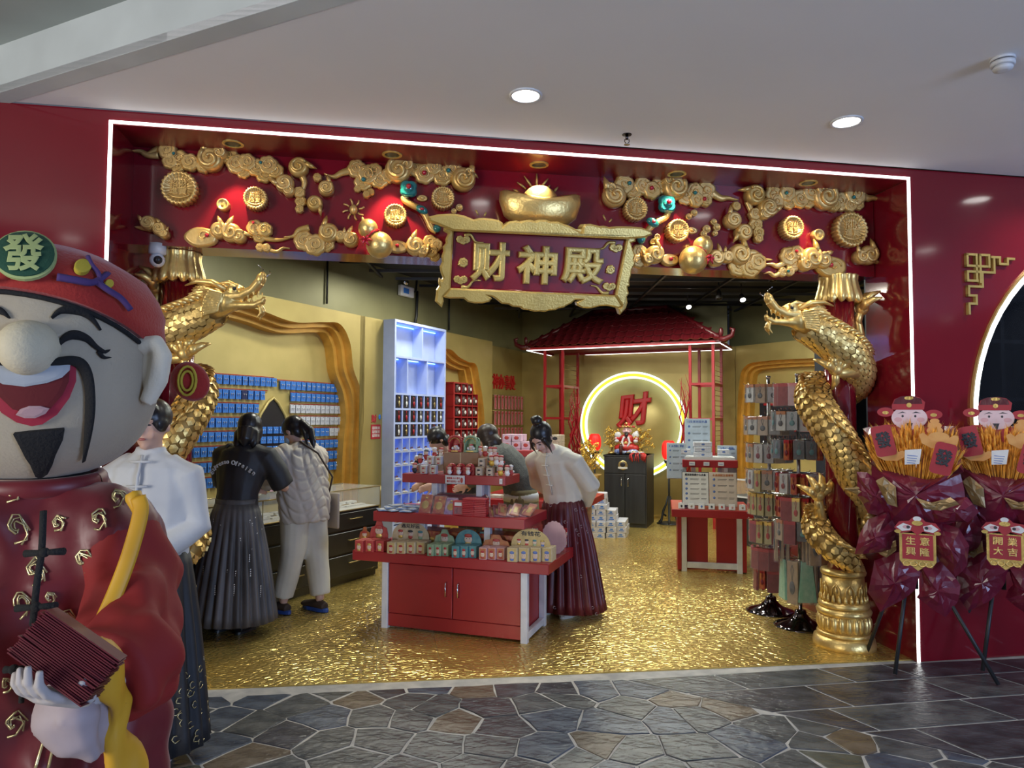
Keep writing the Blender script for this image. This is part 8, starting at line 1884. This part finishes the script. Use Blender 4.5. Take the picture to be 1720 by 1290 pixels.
sl = MB(); sl.tube([(-.26, .02, 1.28), (-.38, .0, 1.1), (-.36, -.12, .95), (-.22, -.26, .92)], [.10, .13, .13, .11], 16); fuse(sl, 'sleeve', .013, 2, t, None, 'plain_red', dz_)
def strip(pts, w, m, name, dn=(0, -1, 0), th=.005): 
    P = spline(pts, 6); MB().m(m).tube(P, [(w, th)]*len(P), 8, nrm=dn).build(name, t)
strip([L(232, 835, 1.72), L(236, 862, 1.70), L(218, 930, 1.66), L(196, 990, 1.63), L(172, 1045, 1.60)], .018, 'satin_yellow', 'yellow_trim', (.3, -1, 0), .005)
mb = MB(); mb.tube([L(222, 830, 1.74), L(238, 862, 1.72)], [.022, .018], 10); fuse(mb, 'yellow_shoulder_fold', .008, 1, t, None, 'satin_yellow')
mb = MB(); mb.tube([L(166, 1088, 1.45), L(178, 1110, 1.43), L(186, 1150, 1.44), L(198, 1180, 1.46), L(190, 1230, 1.47), L(196, 1290, 1.5)], [.024, .03, .03, .032, .034, .034], 12); mb.tube([L(190, 1225, 1.48), L(205, 1300, 1.52), L(200, 1400, 1.55)], [.03, .04, .03], 10); fuse(mb, 'yellow_cuff', .008, 2, t, None, 'satin_yellow', dz_)
mb = MB(); mb.tube([L(140, 1165, 1.44), L(136, 1200, 1.42), L(142, 1245, 1.42), L(160, 1275, 1.43)], [.035, .045, .04, .02], 12); mb.tube([L(168, 1165, 1.46), L(172, 1215, 1.46), L(166, 1268, 1.46)], [.03, .04, .02], 12); fuse(mb, 'sleeve_lining', .008, 2, t, None, 'lining', dz_)
mb = MB().m('satin_red'); mb.tube([(.165*cos(a), .03+.13*sin(a), 1.425+.012*sin(a)) for a in [2*pi*i/32 for i in range(33)]], [(.018, .026)]*33, 10, cap=False); mb.build('collar', t)
MB().m('felt_black').lathe([(.14, 1.44), (.12, 1.48), (.10, 1.52)], 24, 0, .03, 1, .85).build('neck_lining', t)
fl_ = [L(73, 858, 1.60), L(70, 925, 1.575), L(62, 980, 1.565), L(55, 1050, 1.56)]
strip(fl_, .008, 'felt_black', 'placket', (0, -1, 0), .006); strip([L(38, 1125, 1.55), L(36, 1180, 1.55)], .006, 'felt_black', 'placket')
for x0, y0, x1, y1, xm in ((42, 930, 108, 926, 1.57), (27, 1022, 95, 1017, 1.555), (8, 1125, 38, 1124, 1.55)):
    P = [L(x0, y0, xm), L((x0+x1)/2, (y0+y1)/2, xm), L(x1, y1, xm)]; MB().m('felt_black').tube(P, [.0085, .006, .0085], 8).ball(P[1], .011, 8, 6).build('frog_closure', t)
random.seed(14)
ROBE = [c for c in t.children if c.name.startswith('robe')][0]
from mathutils.bvhtree import BVHTree
bv = BVHTree.FromPolygons([v.co for v in ROBE.data.vertices], [p.vertices for p in ROBE.data.polygons])
oo = O-V((mc.x, mc.y, 0))
def rs(px, py, lift=.004):
    r_ = bv.ray_cast(oo, ray(px, py)); 
    return r_[0]+r_[1]*lift if r_[0] else None
for cx, cy, s_ in ((28, 888, 16), (140, 942, 13), (195, 838, 10), (58, 958, 14), (35, 1015, 13), (112, 1040, 10), (160, 1035, 10), (22, 1215, 14), (165, 872, 10), (98, 880, 9), (20, 830, 9), (84, 1005, 7), (10, 1150, 8)):
    mb = MB().m('gold_print')
    for k in range(3):
        P = []
        for j in range(8):
            a = random.uniform(0, .9)+j*.8; r = s_*1.7*(.1+.14*j)*random.uniform(.7, 1); q = rs(cx+r*cos(a+k), cy+1.2*r*sin(a+k))
            if q: P.append(q)
        if len(P) > 3: mb.tube(P, [(.0028, .0008)]*len(P), 4, nrm=(0, -1, 0))
    if mb.v: mb.build('gold_motif', t)
for xs in ((95, 1180, 60, 1290), (112, 1180, 80, 1290)):
    P = [rs(xs[0]+(xs[2]-xs[0])*i/14, xs[1]+(xs[3]-xs[1])*i/14, .005) for i in range(15)]; P = [q for q in P if q]
    if len(P) > 3:
        mb = MB().m('gold_print').tube(P, [(.004, .002)]*len(P), 5, nrm=(0, -1, 0))
        mb.build('gold_braid', t)
# gloved hand, performer body inside, envelopes
mb = MB(); wr = L(140, 1172, 1.40); fg = (L(66, 1168, 1.31)-wr); hand(mb, wr, fg, V((-.1, -.35, 1)), -1, 1.1, .55); mb.tube([L(185, 1140, 1.5), wr], [.04, .028], 10); fuse(mb, 'gloved_hand', .004, 2, t, None, 'glove_white')
mb = MB(); mb.tube([(0, .04, .8), (0, .03, 1.3), (0, .03, 1.62)], [.16, .15, .07], 14); mb.tube([(.09, .04, .85), (.09, .04, .45), (.09, .05, .09)], [.09, .06, .04], 10); mb.tube([(-.09, .04, .85), (-.09, .04, .45), (-.09, .05, .09)], [.09, .06, .04], 10); mb.ball((0, .03, 1.68), (.08, .09, .11)); fuse(mb, 'body', .014, 1, t, None, 'skin')
for s_ in (-1, 1): MB().m('shoe_black').ball((.11*s_, -.04, .045), (.055, .14, .045), 14, 8).build('boot', t)
l_ = V((.77, .10, -.60)).normalized(); s0 = V((.6, .35, .7)); s0 = (s0-l_*s0.dot(l_)).normalized(); w_ = l_.cross(s0)   # w_ points to the viewer
random.seed(6); c_ = at(72, 1140, 1.29)
for k in range(24):
    m_ = M4((l_, s0, w_)).transposed().to_4x4(); m_.translation = c_+s0*(.0036*k)+l_*random.uniform(-.005, .005)+V((0, .0006*k, 0)); m_ = m_ @ M4.Rotation(random.uniform(-.03, .03)+(k-12)*.006, 4, 'Y') @ M4.Rotation(random.uniform(-.01, .01), 4, 'Z')
    o = tag(MB().m('envelope').box(-.083, .083, -.0012, .0012, -.085, .0).m('lining' if k == 0 else 'envelope').box(-.078, .078, -.0015, -.0012, -.08, -.004).build('red_envelope', M=m_), 'dark red envelope held by the costumed performer, %s in the stack from below' % (ORD+['twenty first', 'twenty second', 'twenty third', 'twenty fourth'])[k], 'envelope', 'envelopes in the gloved hand')
# keep the scene tidy: the tiny clusters get their own words
for o in SC.objects:
    if o.get('group') and 'coins' in o['group'] and o.get('label'):
        sib = [q for q in SC.objects if q.get('group') == o['group']]
        if len(sib) > 1 and not o['label'].endswith('left'):
            s2 = sorted(sib, key=lambda q: q.matrix_world.translation.x)
            base = o['label']
            for i, q in enumerate(s2): q['label'] = base+', %s from the left' % ORD[i]
for o in SC.objects:
    if o.get('label') and len(o['label'].split()) > 16: print('LONG', o['label'])
